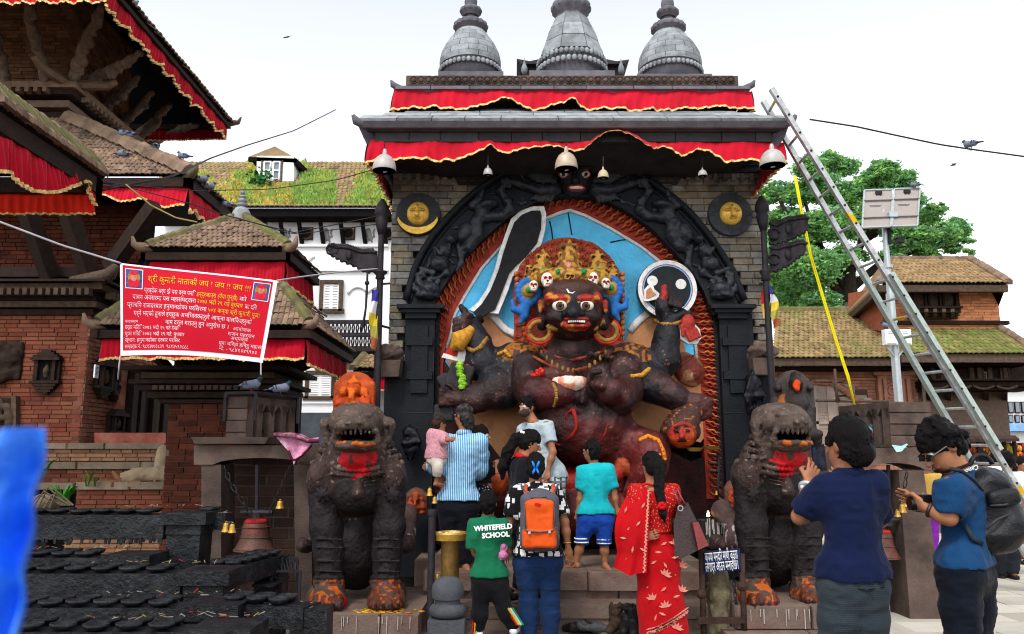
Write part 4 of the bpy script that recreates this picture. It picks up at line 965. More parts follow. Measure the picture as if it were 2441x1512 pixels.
def arm_(s):
 X_=lambda u:1370+s*(u-1370)
 Fg.chain([fq(X_(1415),452),fq(X_(1450),455),fq(X_(1505),440),fq(X_(1525),432)],[rp(15),rp(14),rp(10),rp(9)],.03)
 for i in range(4):Fg.cap(fq(X_(1524),430+i*5,-.04),fq(X_(1544),426+i*6,-.03),rp(4.5),rp(3.5),.008)
 for i in range(7):Fg.cap(fq(X_(1415+i*4),432-i*5),fq(X_(1462+i*10),428-i*6.5+4),rp(8),rp(5),.012)
 for i in range(6):Fg.cap(fq(X_(1418+i*5),462-i*2),fq(X_(1428+i*9),482-i*1.5),rp(7),rp(4),.012)
 Fg.chain([fq(X_(1535),430),fq(X_(1548),455),fq(X_(1530),480),fq(X_(1524),500),fq(X_(1545),515),fq(X_(1580),518),fq(X_(1592),505),fq(X_(1604),530),fq(X_(1602),562),fq(X_(1622),588),fq(X_(1645),596)],[rp(8),rp(10),rp(12),rp(12),rp(12),rp(13),rp(15),rp(17),rp(15),rp(13),rp(7)],.03)
 Fg.ell(fq(X_(1580),490),(rp(30),.13,rp(14)),Matrix.Rotation(R(s*12),3,'Y'),k=.04);Fg.ell(fq(X_(1630),555),(rp(20),.12,rp(30)),Matrix.Rotation(R(s*-20),3,'Y'),k=.03)
 Fg.chain([fq(X_(1590),455),fq(X_(1600),478),fq(X_(1614),490)],[rp(7),rp(11),rp(12)],.03)
 Fg.ell(fq(X_(1664),572,-.04),(rp(11),.1,rp(12)),k=.02);Fg.ell(fq(X_(1680),600),(rp(17),.12,rp(21)),k=.03);Fg.ell(fq(X_(1692),630),(rp(23),.12,rp(20)),k=.03)
 Fg.chain([fq(X_(1672),592,-.05),fq(X_(1690),606,-.09),fq(X_(1702),590,-.09)],[rp(7),rp(6),rp(4)],.015);Fg.chain([fq(X_(1690),636),fq(X_(1675),650),fq(X_(1690),660)],[rp(10),rp(8),rp(6)],.02)
 for i in range(6):Fg.cap(fq(X_(1648-2*i),588+8*i),fq(X_(1632+i*4),602+9*i),rp(7),rp(4),.012)
 Fg.cap(fq(X_(1708),652),fq(X_(1738),640),rp(8),rp(6),.02)
 Fg.ell(fq(X_(1716),690),(rp(26),.14,rp(18)),k=.03);Fg.ell(fq(X_(1722),705),(rp(30),.12,rp(12)),k=.03);Fg.chain([fq(X_(1728),690),fq(X_(1742),672),fq(X_(1744),656),fq(X_(1734),650),fq(X_(1730),660)],[rp(10),rp(9),rp(7),rp(6),rp(4)],.02)
 for i in range(9):Fg.chain([fq(X_(1708+14*cos(i*.8)),672+13*sin(i*.8)),fq(X_(1708+8*cos(i*.8+.6)),672+7*sin(i*.8+.6))],[rp(4.5),rp(4)],.008)
 Fg.chain([fq(X_(1735),695),fq(X_(1752),690),fq(X_(1756),676)],[rp(8),rp(7),rp(3)],.02)
arm_(1);arm_(-1)
for i in range(60):
 t=.06+.88*(i+.5)/60;p=poly_at(O,t).lerp(poly_at(I,t),pr.choice([.35,.6,.8]));a=pr.uniform(0,6.28)
 d=Vc((cos(a),0,sin(a)))*.06;Fg.cap(p-d,p+d,.03,.014,.015)
Fg.field();Fg.rough(.016,22,5);Fg.build('arch_figures',mat('highlit_black_carving',(.024,.028,.037),.4,.3,10,.4,60,spec=.3),arch)  # figures' base colour lifted to stand in for bluish-grey highlights
# ---- sun and moon medallions
def medallion(u,v,kind):
 y=YF-.05;c=at(u,v,y);r0=rp(54,10)
 pts=[]
 n=96
 Md=MB().lathe(c,[(r0*(1 if kind=='sun' else 1.0),-.06),(r0,.0),(r0*.97,.02),(0,.022)],48,axis=(0,-1,0)).build(kind+'_medallion',mat('grey_medallion',(.075,.08,.09),.7,.25,10,.4,50),SHR,smooth=40)
 k=MB();X=[]
 for i in range(72):
  a=2*pi*i/72;L=.93 if kind=='moon' else(.70+.26*abs(((i/72*12)%1)-.5)*2)
  d=Vc((cos(a),0,sin(a)));k.beam(c+d*r0*.55+Vc((0,-.025,0)),c+d*r0*L+Vc((0,-.025,0)),.012,.012,(0,1,0))
 k.build('carved_rays',MATS['grey_medallion'],Md)
 f=Solid(.008);g=lambda a,b,d=0:c+Vc((a*r0,-.02+d,b*r0))
 f.ell(g(0,0),(r0*.5,.1,r0*.54),k=.01,col=0)
 for s in(-1,1):
  f.cap(g(s*.1,.14,-.1),g(s*.32,.1,-.085),.012,.008,k=.006,col=1);f.ell(g(s*.2,.06,-.085),(r0*.12,.022,r0*.055),k=.01,col=0);f.cap(g(s*.09,.045,-.112),g(s*.31,.05,-.1),.007,.006,k=.003,col=1)
 f.chain([g(0,.12,-.1),g(0,-.14,-.13)],[.016,.034],.015,0);f.ell(g(0,-.26,-.095),(r0*.15,.02,r0*.03),k=.008,col=1);f.ell(g(0,-.3,-.09),(r0*.11,.02,r0*.03),k=.008,col=0);f.ell(g(0,.3,-.09),(r0*.05,.02,r0*.075),k=.004,col=1)
 f.build('gold_face',mat('gilt_face',(.5,.5,.5),.36,.3,14,.2,50,metal=.15,attr=True,spec=.4),Md,[(.80,.52,.10),(.42,.23,.04)])
 if kind=='moon':
  A,Bq=[],[]
  for i in range(31):
   a=R(200+140*i/30);A.append(c+Vc((cos(a),0,sin(a)))*r0*.96+Vc((0,-.03,.0)));b2=R(195+150*i/30);Bq.append(c+Vc((cos(b2)*.9,0,sin(b2)*.66))*r0+Vc((0,-.03,-.0)))
  MB().band(A,Bq,(0,-.03,0)).build('crescent',GOLDLEAF,Md)
medallion(997,511,'moon');medallion(1741,511,'sun')
# ------------------------------------------------------------------ steps and platform
STEP=mat('worn_step_stone',(.20,.15,.125),.85,.25,4,.5,40,pvar=.18,dirt=(.12,.045,.035),dirt_scale=2.5,dirt_amt=.6)
ST=empty('stone_steps',(at(1340,1480,8).x,8.4,0),'broad worn stone steps leading up to the dark deity','steps')
xs0,xs1=at(1000,1440,8.0).x,at(1690,1440,8.0).x
def step_row(y0,y1,z0,z1,x0,x1,wmin=.5,wmax=1.1,seed=1,name='step_stone',par=ST,mt=STEP):
 r=random.Random(seed);X=[];x=x0
 while x<x1-.05:
  w=min(r.uniform(wmin,wmax),x1-x);
  if x1-x-w<.2:w=x1-x
  X.append(M4((x+w/2,(y0+y1)/2-r.uniform(0,.012),(z0+z1)/2+r.uniform(-.004,.004)),s=(w-.007,y1-y0,z1-z0)));x+=w
 pieces(name,par,mt,bevel_box(1,1,1,.02),X)
step_row(7.95,8.6,-.05,.10,xs0-.05,xs1+.05,seed=2);step_row(7.93,8.6,.103,.22,xs0-.08,xs1+.08,seed=4)
step_row(8.32,9.2,.215,.30,xs0,xs1,seed=5);step_row(8.26,9.2,.303,.48,xs0,xs1,seed=6)
step_row(9.2,10.3,.2,.48,xs0-.2,xs1+.2,seed=8)
step_row(9.0,10.2,.475,.56,xs0+.05,at(1180,1200,9).x,seed=9)
# ------------------------------------------------------------------ guardian lions
P_STAT=mat('statue_stone',(.5,.5,.5),.6,.3,9,.7,30,attr=True,spec=.16)
SP=[(.060,.038,.034),(.024,.0185,.0195),(.13,.042,.024),(.42,.012,.018),(.10,.073,.06),(.45,.12,.02),(.006,.006,.006),(.62,.36,.01),(.15,.12,.09)]
SB,SD,SOR,SRED,STN,SO,SK,SY,SLT=range(9)
def lion(name,q,s,lab,turn=0.0):
 """q(a,b,d): point at picture offset (a across, b down) from the crown of the head, d metres towards the back"""
 L=Solid(.0095);u_=lambda x:x*s
 L.ell(q(0,330,.55),(u_(88),.5,u_(110)),k=.08,col=SD);L.ell(q(0,170,.25),(u_(88),.40,u_(100)),k=.1,col=SB);L.ell(q(0,130,.12),(u_(80),.34,u_(70)),k=.1,col=SB)
 L.ell(q(0,205,.0),(u_(56),.22,u_(52)),k=.1,col=SD);L.ell(q(0,300,.35),(u_(40),.3,u_(60)),k=.08,col=SD)
 for a in(-1,1):
  L.ell(q(a*84,170,.12),(u_(33),.26,u_(46)),k=.06,col=SB)
  L.chain([q(a*80,185,.06),q(a*76,290,.04),q(a*70,345,.03),q(a*68,425,.02)],[u_(37),u_(36),u_(33),u_(32)],.05,SD)
  for b in(318,338,370,395):L.cap(q(a*68-30,b,-.11),q(a*68+30,b+1,-.11),u_(2.6),u_(2.6),.01,SD)
  for b,c in((420,SOR),(430,SOR),(411,SD)):L.chain([q(a*68+33*cos(t),b,.02-.14*sin(t))for t in np.linspace(0,pi,7)],u_(5.5),.01,c)
  L.ell(q(a*70,458,-.06),(u_(42),.25,u_(30)),k=.04,col=SOR if a>0 else SO);L.ell(q(a*70,470,-.12),(u_(44),.2,u_(20)),k=.03,col=SRED if a<0 else SOR)
  for i in range(4):L.ell(q(a*70-27+18*i,468,-.25),(u_(9.5),.08,u_(17)),k=.02,col=SOR)
  for i in range(4):L.cap(q(a*70-27+18*i,476,-.32),q(a*70-27+18*i,484,-.33),u_(4),u_(2.5),.01,SD)
  L.ell(q(a*118,330,.7),(u_(22),.3,u_(22)),k=.03,col=SB);L.ell(q(a*92,455,.45),(u_(24),.3,u_(34)),k=.05,col=STN)
  for i in range(6):L.chain([q(a*(52+9*i),142+1.5*i,-.10+.03*i),q(a*(66+9*i),160+4*i,-.06+.05*i)],u_(4.5),.015,SB)
  for i in range(9):
   t=i*.75;L.cap(q(a*82+4*cos(t),212+4*sin(t),-.135),q(a*82+15*cos(t),212+18*sin(t),-.125),u_(5),u_(4),.012,SD)
 r=random.Random(5)
 for row in range(5):
  for i in range(11):
   t=-1.25+2.5*(i+.5*(row%2))/10;rad=74+9*row
   L.ell(q(sin(t)*rad,84+15*row+7*cos(t)-10*abs(sin(t)),.22-.27*cos(t)+.03*row*0),(u_(8),.045,u_(8)),k=.010,col=SB if row<3 else STN);[L.cap(q(sin(t)*rad+5*cos(w),84+15*row+7*cos(t)-10*abs(sin(t))+5*sin(w),.17-.27*cos(t)),q(sin(t)*rad+(5-.6*w)*cos(w+1.2),84+15*row+7*cos(t)-10*abs(sin(t))+(5-.6*w)*sin(w+1.2),.165-.27*cos(t)),u_(2.2),u_(2),.003,STN)for w in(0,1.2,2.4,3.6,4.8)]
 L.ell(q(0,92,.05),(u_(60),.28,u_(62)),k=.06,col=SB);L.ell(q(2,126,-.12),(u_(42),.19,u_(32)),k=.05,col=SRED)
 for row,(b,R_)in enumerate(((138,46),(150,56),(163,68))):
  n=11+row*3
  for i in range(n):
   t=-1.1+2.2*i/(n-1);L.ell(q(sin(t)*R_,b+12*cos(t)-8,-.13-.10*cos(t)+.02*row),(u_(5.6),.04,u_(6.5)),k=.008,col=SRED if row==0 else(STN if row==1 else SB))
 L.ell(q(4,138,-.22),(u_(34),.3,u_(30)),col=SRED,op='paint');L.ell(q(-6,160,-.25),(u_(12),.3,u_(22)),col=SRED,op='paint')
 L.cap(q(2,180,-.22),q(2,208,-.22),u_(7),u_(15),.02,SB)
 L.ell(q(0,42,.02),(u_(70),.30,u_(44)),k=.05,col=STN);L.ell(q(0,20,.08),(u_(60),.26,u_(26)),k=.05,col=STN)
 L.ell(q(-6,50,-.20),(u_(50),.26,u_(24)),k=.04,col=STN);L.ell(q(-8,38,-.34),(u_(26),.12,u_(14)),k=.03,col=STN)
 for a in(-1,1):
  L.ell(q(a*24-4,24,-.2),(u_(15),.07,u_(10)),k=.02,col=STN);L.ell(q(a*24-4,28,-.255),(u_(8),.03,u_(6)),k=.004,col=SB);L.cap(q(a*12,13,-.16),q(a*42,15,-.12),u_(6),u_(4),.015,STN)
  L.ell(q(a*14-8,42,-.43),(u_(7),.05,u_(6)),k=.015,col=STN)
  L.chain([q(a*58,38,.02),q(a*72,45,.0),q(a*70,82,.02)],[u_(14),u_(17),u_(11)],.025,STN)
  L.ell(q(a*72,60,-.1),(u_(8),.05,u_(16)),k=.01,col=SD,op='-')
  L.chain([q(a*46-4,62,-.24),q(a*50-4,82,-.2),q(a*40-4,96,-.2)],[u_(10),u_(9),u_(8)],.02,STN)
 L.ell(q(-4,75,-.30),(u_(43),.30,u_(17)),k=.02,col=SK,op='-')
 L.ell(q(-2,98,-.20),(u_(48),.25,u_(15)),k=.03,col=STN);
 L.chain([q(-2+45*sin(t),91,-.20-.24*cos(t))for t in np.linspace(-1.3,1.3,9)],u_(6),.01,SO)
 for i in range(9):t=-1.1+2.2*i/8;L.cap(q(-4+45*sin(t),62,-.21-.22*cos(t)),q(-4+45*sin(t),68,-.21-.22*cos(t)),u_(4),u_(2.5),.006,SB)
 L.ell(q(-2,92,-.28),(u_(30),.15,u_(4)),k=.01,col=SOR)
 for j in range(4):
  for a in(-1,1):L.chain([q(a*(10+9*j)-6,30+3*j,-.41+.05*j),q(a*(20+9*j)-6,40+3*j,-.37+.05*j),q(a*(24+9*j)-6,54+2*j,-.34+.05*j)],u_(2.2),.004,STN)
 for j in range(3):L.chain([q(-44+22*i,158+8*j+22-5*abs(i-2),-.16-.05*(2-abs(i-2))/2)for i in range(5)],u_(2),.004,SB)
 for i in range(15):L.ell(q(-36+5*i,5+3*abs(sin(i))+.012*(5*i-36)**2,-.02),(u_(6),.06,u_(6)),k=.012,col=STN)
 L.field();L.rough(.008,13,3,2);L.rough(.009,36,6,2)
 c=q(0,490,.1)
 def col(p,c_,ids):
  n=vnoise(p*4,3);n2=vnoise(p*13,4);n3=vnoise(p*40,6)
  out=c_*(.7+.6*n2[:,None])
  o=(ids==SO)|(ids==SOR)
  out=np.where((o&(n2>.56))[:,None],np.array([.09,.06,.05]),out)
  out=np.where(((ids==SOR)&(n3>.70))[:,None],np.array([.33,.09,.02]),out)
  out=np.where((((ids==SB)|(ids==STN))&(n3>.82))[:,None],np.array([.19,.15,.12]),out)
  out=np.where(((ids==SRED)&(n2>.72))[:,None],np.array([.12,.04,.03]),out)
  return out
 o=L.thing(name,P_STAT,lab,'lion statue',tuple(c),SP,col)
 return o
YL=7.7
def ql(a,b,d):return at(852+a,967+b,YL+d)
lion('lion_statue',ql,pm(1200,YL),'seated stone guardian lion with open orange mouth and red chest, left of the steps')
# the other lion looks towards its left
YR=7.75
c_r=at(1855,1100,YR)
def qr(a,b,d):
 p=at(1855+a,967+b*.985,YR+d);v=p-Vc((c_r.x,YR+.1,0));ang=R(24)if b<130 else R(14)
 w=Vc((v.x*cos(ang)-v.y*sin(ang),v.x*sin(ang)+v.y*cos(ang),v.z));return Vc((c_r.x,YR+.1,0))+w
lion('lion_statue',qr,pm(1200,YR),'seated stone guardian lion with orange lower lip, behind the man holding up a phone')
# plinths
def lplinth(name,u0,u1,v,Yf,lab,seed):
 z=at(u0,v,Yf).z;x0,x1=at(u0,v,Yf).x,at(u1,v,Yf).x
 e=empty(name,((x0+x1)/2,Yf+.5,0),lab,'plinth')
 step_row(Yf,Yf+1.5,z-.19,z,x0,x1,.5,1.0,seed,'plinth_stone',e);step_row(Yf-.13,Yf+1.5,z-.42,z-.193,x0-.12,x1+.1,.6,1.1,seed+1,'plinth_stone',e)
 WH=mat('milk_streak',(.42,.38,.35),.6,.2,20)
 r=random.Random(seed);k=MB()
 for i in range(11):
  x=r.uniform(x0+.1,x1-.05);l=r.uniform(.05,.17);w=r.uniform(.003,.007);k.box((x,Yf-.016,z-.02-l/2),(w,.008,l),taper=1.5)
  if r.random()<.5:k.box((x+.02,Yf-.146,z-.22-l/2),(w,.008,l),taper=1.4)
 k.build('milk_streaks',WH,e)['kind']='stuff';return e
lplinth('lion_plinth',735,1000,1464,YL-.42,'low two-tier stone plinth streaked with white under the lion left of the steps',3)
lplinth('lion_plinth',1752,2010,1446,YR-.45,'low two-tier stone plinth under the lion behind the man with the phone',7)
k=MB();rr2=random.Random(9)
for i in range(70):
 p=at(rr2 .gauss(905,40),1458,YL-.2-rr2 .random()*.2);p.z=at(852,1464,YL-.42).z+.004;k.box(p,(rr2 .uniform(.01,.05),rr2 .uniform(.01,.04),.006),Matrix.Rotation(rr2 .random()*3,3,'Z'))
o=k.thing('offering_powder',mat('yellow_powder',(.62,.42,.03),.9,.4,20,pvar=.4,huevar=(.5,.08,.02)),'scattered yellow and red offering powder between the paws of the lion','powder');o['kind']='stuff'
# tail knobs with dripped wax
for u,v,Y,w,lb in((965,1290,8.5,25,'rounded stone knob streaked with white wax beside the lion left of the steps'),(1760,1285,8.0,31,'rounded stone knob dripping with pale wax above the blue sign')):
 S=Solid(.012);c=at(u,v,Y);s=pm(v,Y);S.ell(c,(w*s,w*s,w*s*.9),k=.02,col=0);S.cap(c+Vc((0,.1,.1)),c+Vc((-.03,.45,.24)),.10,.11,k=.05,col=0);S.field();S.rough(.02,9,2)
 def cf(p,c_,ids,cz=c.z,cx=c.x):
  n=vnoise(np.stack([p[:,0]*38,p[:,1]*38,p[:,2]*5],-1),4);return np.where(((n>.58)&(p[:,2]<cz+.13))[:,None],np.array([.42,.36,.36]),c_)
 S.thing('carved_knob',P_STAT,lb,'carved stone',tuple(c),[(.10,.065,.06)],cf)
# small orange deity plaques in niches
def plaque(name,u,v,Y,w,h,lab,rot=0,big=False):
 c=at(u,v,Y);s=pm(v,Y);w,h=w*s,h*s;e=empty(name,(c.x,Y,c.z-h/2),lab,'stone carving')
 S=Solid(.011);S.box(c+Vc((0,.06,-h*.12)),(w,.1,h*.75),rr=.02,k=.02,col=0);S.ell(c+Vc((0,.06,h*.1)),(w*.5,.06,h*.42),k=.04,col=0)
 S.field();S.rough(.012,12,2);S.build('back_slab',P_STAT,e,[(.44,.085,.02)if big else(.16,.07,.045)],lambda p,c_,i:c_*(.7+.6*vnoise(p*8,3)[:,None]))
 G=Solid(.009);o=lambda a,b,d=0:c+Vc((a*w,-d,b*h))
 G.ell(o(0,.08,.04),(w*.19,.09,h*.13),k=.02,col=0)
 for a in(-1,1):G.ell(o(a*.24,.06,.02),(w*.11,.04,h*.10),k=.02,col=1)
 G.chain([o(0,.04,.12),o(0,-.10,.15),o(.03,-.22,.13),o(.1,-.25,.11)],[w*.075,w*.06,w*.05,w*.03],.02,1)
 G.ell(o(0,-.24,.02),(w*.3,.12,h*.2),k=.03,col=0)
 for a in(-1,1):G.chain([o(a*.22,-.16,.03),o(a*.36,-.22,.05),o(a*.38,-.08,.05)],[w*.08,w*.06,w*.05],.04,0);G.cap(o(a*.07,.10,.115),o(a*.10,.1,.115),.009,.008,.004,1)
 G.ell(o(0,.25,.03),(w*.16,.07,h*.08),k=.03,col=1);G.cap(o(0,.3,.03),o(0,.4,.02),w*.06,w*.02,.02,1)
 G.ell(o(-.3,-.42,.02),(w*.16,.08,h*.08),k=.03,col=0);G.ell(o(.3,-.42,.02),(w*.16,.08,h*.08),k=.03,col=0)
 G.field();G.rough(.014,16,2);G.build('deity_figure',P_STAT,e,[(.46,.075,.015),(.62,.14,.02),(.03,.02,.02)]if big else[(.30,.06,.02),(.36,.08,.03),(.03,.02,.02)],lambda p,c_,i:c_*(.65+.7*vnoise(p*14,3)[:,None]))
 return e
plaque('elephant_deity_slab',843,940,9.3,98,108,'bright orange slab with an elephant headed deity, above the lion left of the steps',big=True)
plaque('small_deity_plaque',992,1195,9.55,52,62,'small arched plaque with a rust orange deity between lion and brass post')
plaque('small_deity_plaque',1750,1180,9.3,40,66,'small red daubed deity plaque partly hidden by the lion near the blue sign')
# seated dark deity with a round back slab
e=empty('seated_deity_statue',tuple(at(1893,1080,9.0)),'dark seated stone deity with round back slab and orange daubed face','statue')
S=Solid(.013);yq=9.0;sq2=lambda u,v,d=0:at(u,v,yq+d);s=pm(990,yq)
S.ell(sq2(1892,945,.12),(s*51,.1,s*62),k=.03,col=0);S.box(sq2(1892,1020,.12),(s*102,.18,s*150),rr=.06,k=.03,col=0)
for a in(-1,1):S.ell(sq2(1892+a*42,975,.02),(s*10,.06,s*13),k=.02,col=0);S.ell(sq2(1892+a*38,925,.02),(s*8,.06,s*9),k=.02,col=0)
S.field();S.rough(.02,10,2);S.build('back_slab',P_STAT,e,[(.062,.05,.045)],lambda p,c,i:c*(.6+.8*vnoise(p*7,3)[:,None]))
G=Solid(.011)
G.ell(sq2(1897,915,-.14),(s*16,.12,s*20),k=.03,col=0);G.ell(sq2(1897,894,-.12),(s*11,.09,s*9),k=.03,col=0);G.ell(sq2(1899,918,-.25),(s*8,.03,s*15),k=.01,col=1)
G.ell(sq2(1893,965,-.1),(s*30,.17,s*34),k=.05,col=0);G.ell(sq2(1890,1000,-.14),(s*32,.2,s*24),k=.05,col=0)
G.chain([sq2(1868,950,-.1),sq2(1860,985,-.18),sq2(1880,1000,-.3)],[s*11,s*10,s*8],.03,2);G.chain([sq2(1918,950,-.1),sq2(1930,990,-.18),sq2(1935,1020,-.3)],[s*11,s*10,s*8],.03,0)
G.chain([sq2(1860,1030,-.1),sq2(1900,1040,-.35),sq2(1950,1036,-.3)],[s*20,s*18,s*12],.05,0);G.cap(sq2(1880,1055,-.2),sq2(1948,1052,-.28),s*16,s*10,.04,0)
G.field();G.rough(.012,16,2);G.build('deity_figure',P_STAT,e,[(.045,.034,.032),(.55,.07,.012),(.26,.09,.02)],lambda p,c,i:c*(.6+.8*vnoise(p*11,3)[:,None]))
MB().bb(tuple(sq2(1850,1200,-.35)),tuple(sq2(1955,1066,.4))).build('pedestal',STONE_BROWN,e)
# ------------------------------------------------------------------ bells, chains
def bell_shape(h,r):
 return[(r*.12,h),(r*.45,h*.97),(r*.58,h*.86),(r*.62,h*.72),(r*.66,h*.5),(r*.74,h*.3),(r*.9,h*.1),(r,0),(r*.93,-.01*h),(r*.8,h*.1),(r*.6,h*.4)]
OLDBRONZE=mat('old_bronze',(.13,.075,.06),.5,.3,10,.3,50,metal=.4,dirt=(.3,.05,.04),dirt_scale=5,dirt_amt=.5)
def bell(name,p,h,r_,lab,mt=BRASS,group=None,red=False):
 p=Vc(p);e=empty(name,tuple(p),lab,'bell',group)
 m=MB().lathe(p,bell_shape(h,r_),24);m.build('bell_body',mt,e,smooth=40)
 k=MB();[k.lathe(p,[(r_*a,h*b),(r_*(a+.04),h*(b+.015)),(r_*a,h*(b+.03))],24)for a,b in((.64,.72),(.7,.4),(.95,.04))];k.build('bell_ring',mt,e,smooth=True)
 k=MB();k.tube([p+Vc((r_*.22*cos(a),0,h*1.06+r_*.22*sin(a)))for a in np.linspace(-.6,pi+.6,9)],r_*.07,6);k.build('hanger_loop',mt,e,smooth=True)
 k=MB();k.tube([p+Vc((0,0,h*.6)),p+Vc((0,0,-h*.02))],r_*.05,6);k.ball(p+Vc((0,0,-h*.02)),r_*.12,8,6);k.build('clapper',IRON,e,smooth=True)
 if red:MB().lathe(p,[(r_*.14,h*1.005),(r_*.47,h*.98),(r_*.595,h*.87)],24).build('vermilion_crown',mat('vermilion_dust',(.33,.03,.03),.8,.4,14),e,smooth=True)
 return e
link_m=MB();link_m.tube([Vc((.34*cos(a),0,.5*sin(a)+(.28 if sin(a)>0 else-.28)))for a in np.linspace(0,2*pi,11)],.13,5,cap=False)
def chain(name,pts,ll,lab,mt=IRON):
 P=[Vc(p)for p in pts];L=sum((P[i+1]-P[i]).length for i in range(len(P)-1));n=max(3,int(L/(ll*.75)))
 e=empty(name,tuple(P[-1]),lab,'chain');X=[]
 for i in range(n):
  a,b=poly_at(P,i/n),poly_at(P,(i+1)/n);x,y,d=frame(b-a,(0,1,0)if i%2 else(1,.2,0))
  X.append(M4((a+b)/2,x,y,d,(ll*.62,)*3))
 pieces('chain_link',e,mt,(link_m.v,link_m.f),X,smooth=True);return e
# ------------------------------------------------------------------ bell frames with niche blocks
def bell_frame(name,lab,Y,lint,posts,slab,niche,seed):
 e=empty(name,(at((lint[0]+lint[1])/2,1400,Y).x,Y,0),lab,'bell frame')
 u0,u1,v0,v1,v2=lint;n=14;A=[at(lerp(u0,u1,i/n),v0,Y)for i in range(n+1)]
 B=[at(lerp(u0,u1,i/n),v1-(v1-v2)*sin(pi*min(1,max(0,(i/n-.15)/.75)))**.5 if.15<i/n<.9 else v1,Y)for i in range(n+1)]
 MB().band(A,B,(0,.5,0)).build('lintel',STONE_BROWN,e)
 for(a,b,vt,a2,b2,vb)in posts:
  MB().prism([at(a,vt,Y+.02),at(b,vt,Y+.02),at(b2,vb,Y+.02),at(a2,vb,Y+.02)],(0,.42,0)).build('post',STONE_BROWN,e)
 if slab:MB().prism([at(slab[0],slab[2],Y-.1),at(slab[1],slab[2],Y-.1),at(slab[1]-8,slab[3],Y-.08),at(slab[0]+8,slab[3],Y-.08)],(0,.7,0)).build('top_slab',STONE_BROWN,e)
 return e
BF=bell_frame('bell_gateway','dark stone bell frame with purple cloth on its lintel, left of the lion',8.7,(462,770,1062,1108,1092),[(480,527,1108,480,527,1330),(700,742,1108,706,745,1500)],(455,640,1042,1058),None,1)
BG=bell_frame('bell_gateway','dark stone bell frame behind the man with the black backpack',8.3,(2030,2222,1068,1122,1104),[(2142,2202,1122,2170,2252,1478),(2050,2090,1122,2050,2090,1478)],None,None,2)
# niche blocks: stones on the plain face, arched niches with figures on the other
def niche_block(par_lab,pA,pB,pC,z0,z1,mirror,fig_col):
 """pA-pB plain face, pB-pC face with four niches (plan points)"""
 e=empty('niche_shrine_block',(pB[0],pB[1],z0),par_lab,'stone block')
 A,B,C=[Vc((p[0],p[1],0))for p in(pA,pB,pC)];Dp=A+C-B
 h=z1-z0;up=Vc((0,0,1))
 nrm=(C-B).cross(up).normalized();nrm=nrm if nrm.y<0 else-nrm
 n1=(B-A).cross(up).normalized();n1=n1 if n1 .y<0 else-n1
 inset=-nrm*.24
 MB().prism([A-n1*.06+up*z0,B-n1*.06+inset+up*z0,C+inset+up*z0,Dp+up*z0],up*h).build('block_core',BLACK,e)
 Xs=[];n=4
 d=(B-A)
 for j in range(n):
  for(f0,f1)in((0,1),):
   c=A+d*((f0+f1)/2)+up*(z0+h*(j+.5)/n)-n1*.06
   Xs.append(M4(c+n1*rr2 .uniform(0,.02),d.normalized(),-n1,up,((f1-f0)*d.length-.004,.14,h/n-.008)))
 pieces('block_stone',e,STONE_BROWN,bevel_box(1,1,1,.03),Xs)
 d=C-B;L=d.length;dn=d.normalized();nn=4
 k=MB();pts=lambda a,z:B+dn*a+up*(z0+z)
 k.prism([pts(0,h*.86),pts(L,h*.86),pts(L,h),pts(0,h)],inset);k.prism([pts(0,0),pts(L,0),pts(L,h*.06),pts(0,h*.06)],inset)
 for i in range(nn+1):
  w=.10*L/2 if 0<i<nn else.12*L/2;a=min(max(L*(i/nn),w),L-w);k.prism([pts(a-w,h*.06),pts(a+w,h*.06),pts(a+w,h*.86),pts(a-w,h*.86)],inset)
 for i in range(nn):
  a0,a1=L*i/nn,L*(i+1)/nn;m_=(a0+a1)/2
  k.prism([pts(a0,h*.86),pts(a0,h*.6),pts(m_,h*.86)],inset);k.prism([pts(a1,h*.6),pts(a1,h*.86),pts(m_,h*.86)],inset)
 k.build('niche_face',STONE_BROWN,e)
 for i in range(nn):
  c=pts(L*(i+.5)/nn,0)+inset*.5;S=Solid(.01);w=L/nn
  S.ell(c+up*h*.62,(w*.15,w*.15,h*.09),k=.02,col=1);S.ell(c+up*h*.40,(w*.22,w*.18,h*.17),k=.03,col=0);S.ell(c+up*h*.17,(w*.34,w*.22,h*.12),k=.04,col=0)
  for a in(-1,1):S.chain([c+up*h*.48+dn*(a*w*.2),c+up*h*.34+dn*(a*w*.3),c+up*h*.3+dn*(a*w*.1)-inset*.3],w*.06,.02,1)
  S.build('niche_figure',P_STAT,e,fig_col)
 return e
zA=at(560,1060,8.75).z;zB=at(590,946,8.75).z
niche_block('dark stone block with four niches and a metal rail, under the two pigeons',(at(542,1000,8.75).x,8.75),(at(592,1000,8.75).x,8.72),(at(706,1000,9.5).x,9.45),zA,zB,False,[(.022,.018,.018),(.03,.025,.025)])
zA2=at(2160,1066,8.5).z;zB2=at(2160,958,8.5).z
niche_block('dark stone block with four red daubed niche figures below the solar pole',(at(2218,1000,8.5).x,8.5),(at(2116,1000,8.48).x,8.46),(at(2000,1000,9.3).x,9.3),zA2,zB2,True,[(.16,.012,.018),(.34,.03,.02)])
k=MB();za=zB+.035
P=[at(538,940,8.72),at(610,938,8.6),at(712,948,9.3)];P=[Vc((p.x,p.y,za))for p in P]
for i in range(2):k.beam(P[i],P[i+1],.03,.03)
for p in P:k.beam(p,p-Vc((0,0,.3)),.03,.03)
k.thing('metal_rail',IRON,'thin metal rail on which two pigeons stand, over the niche block','rail')
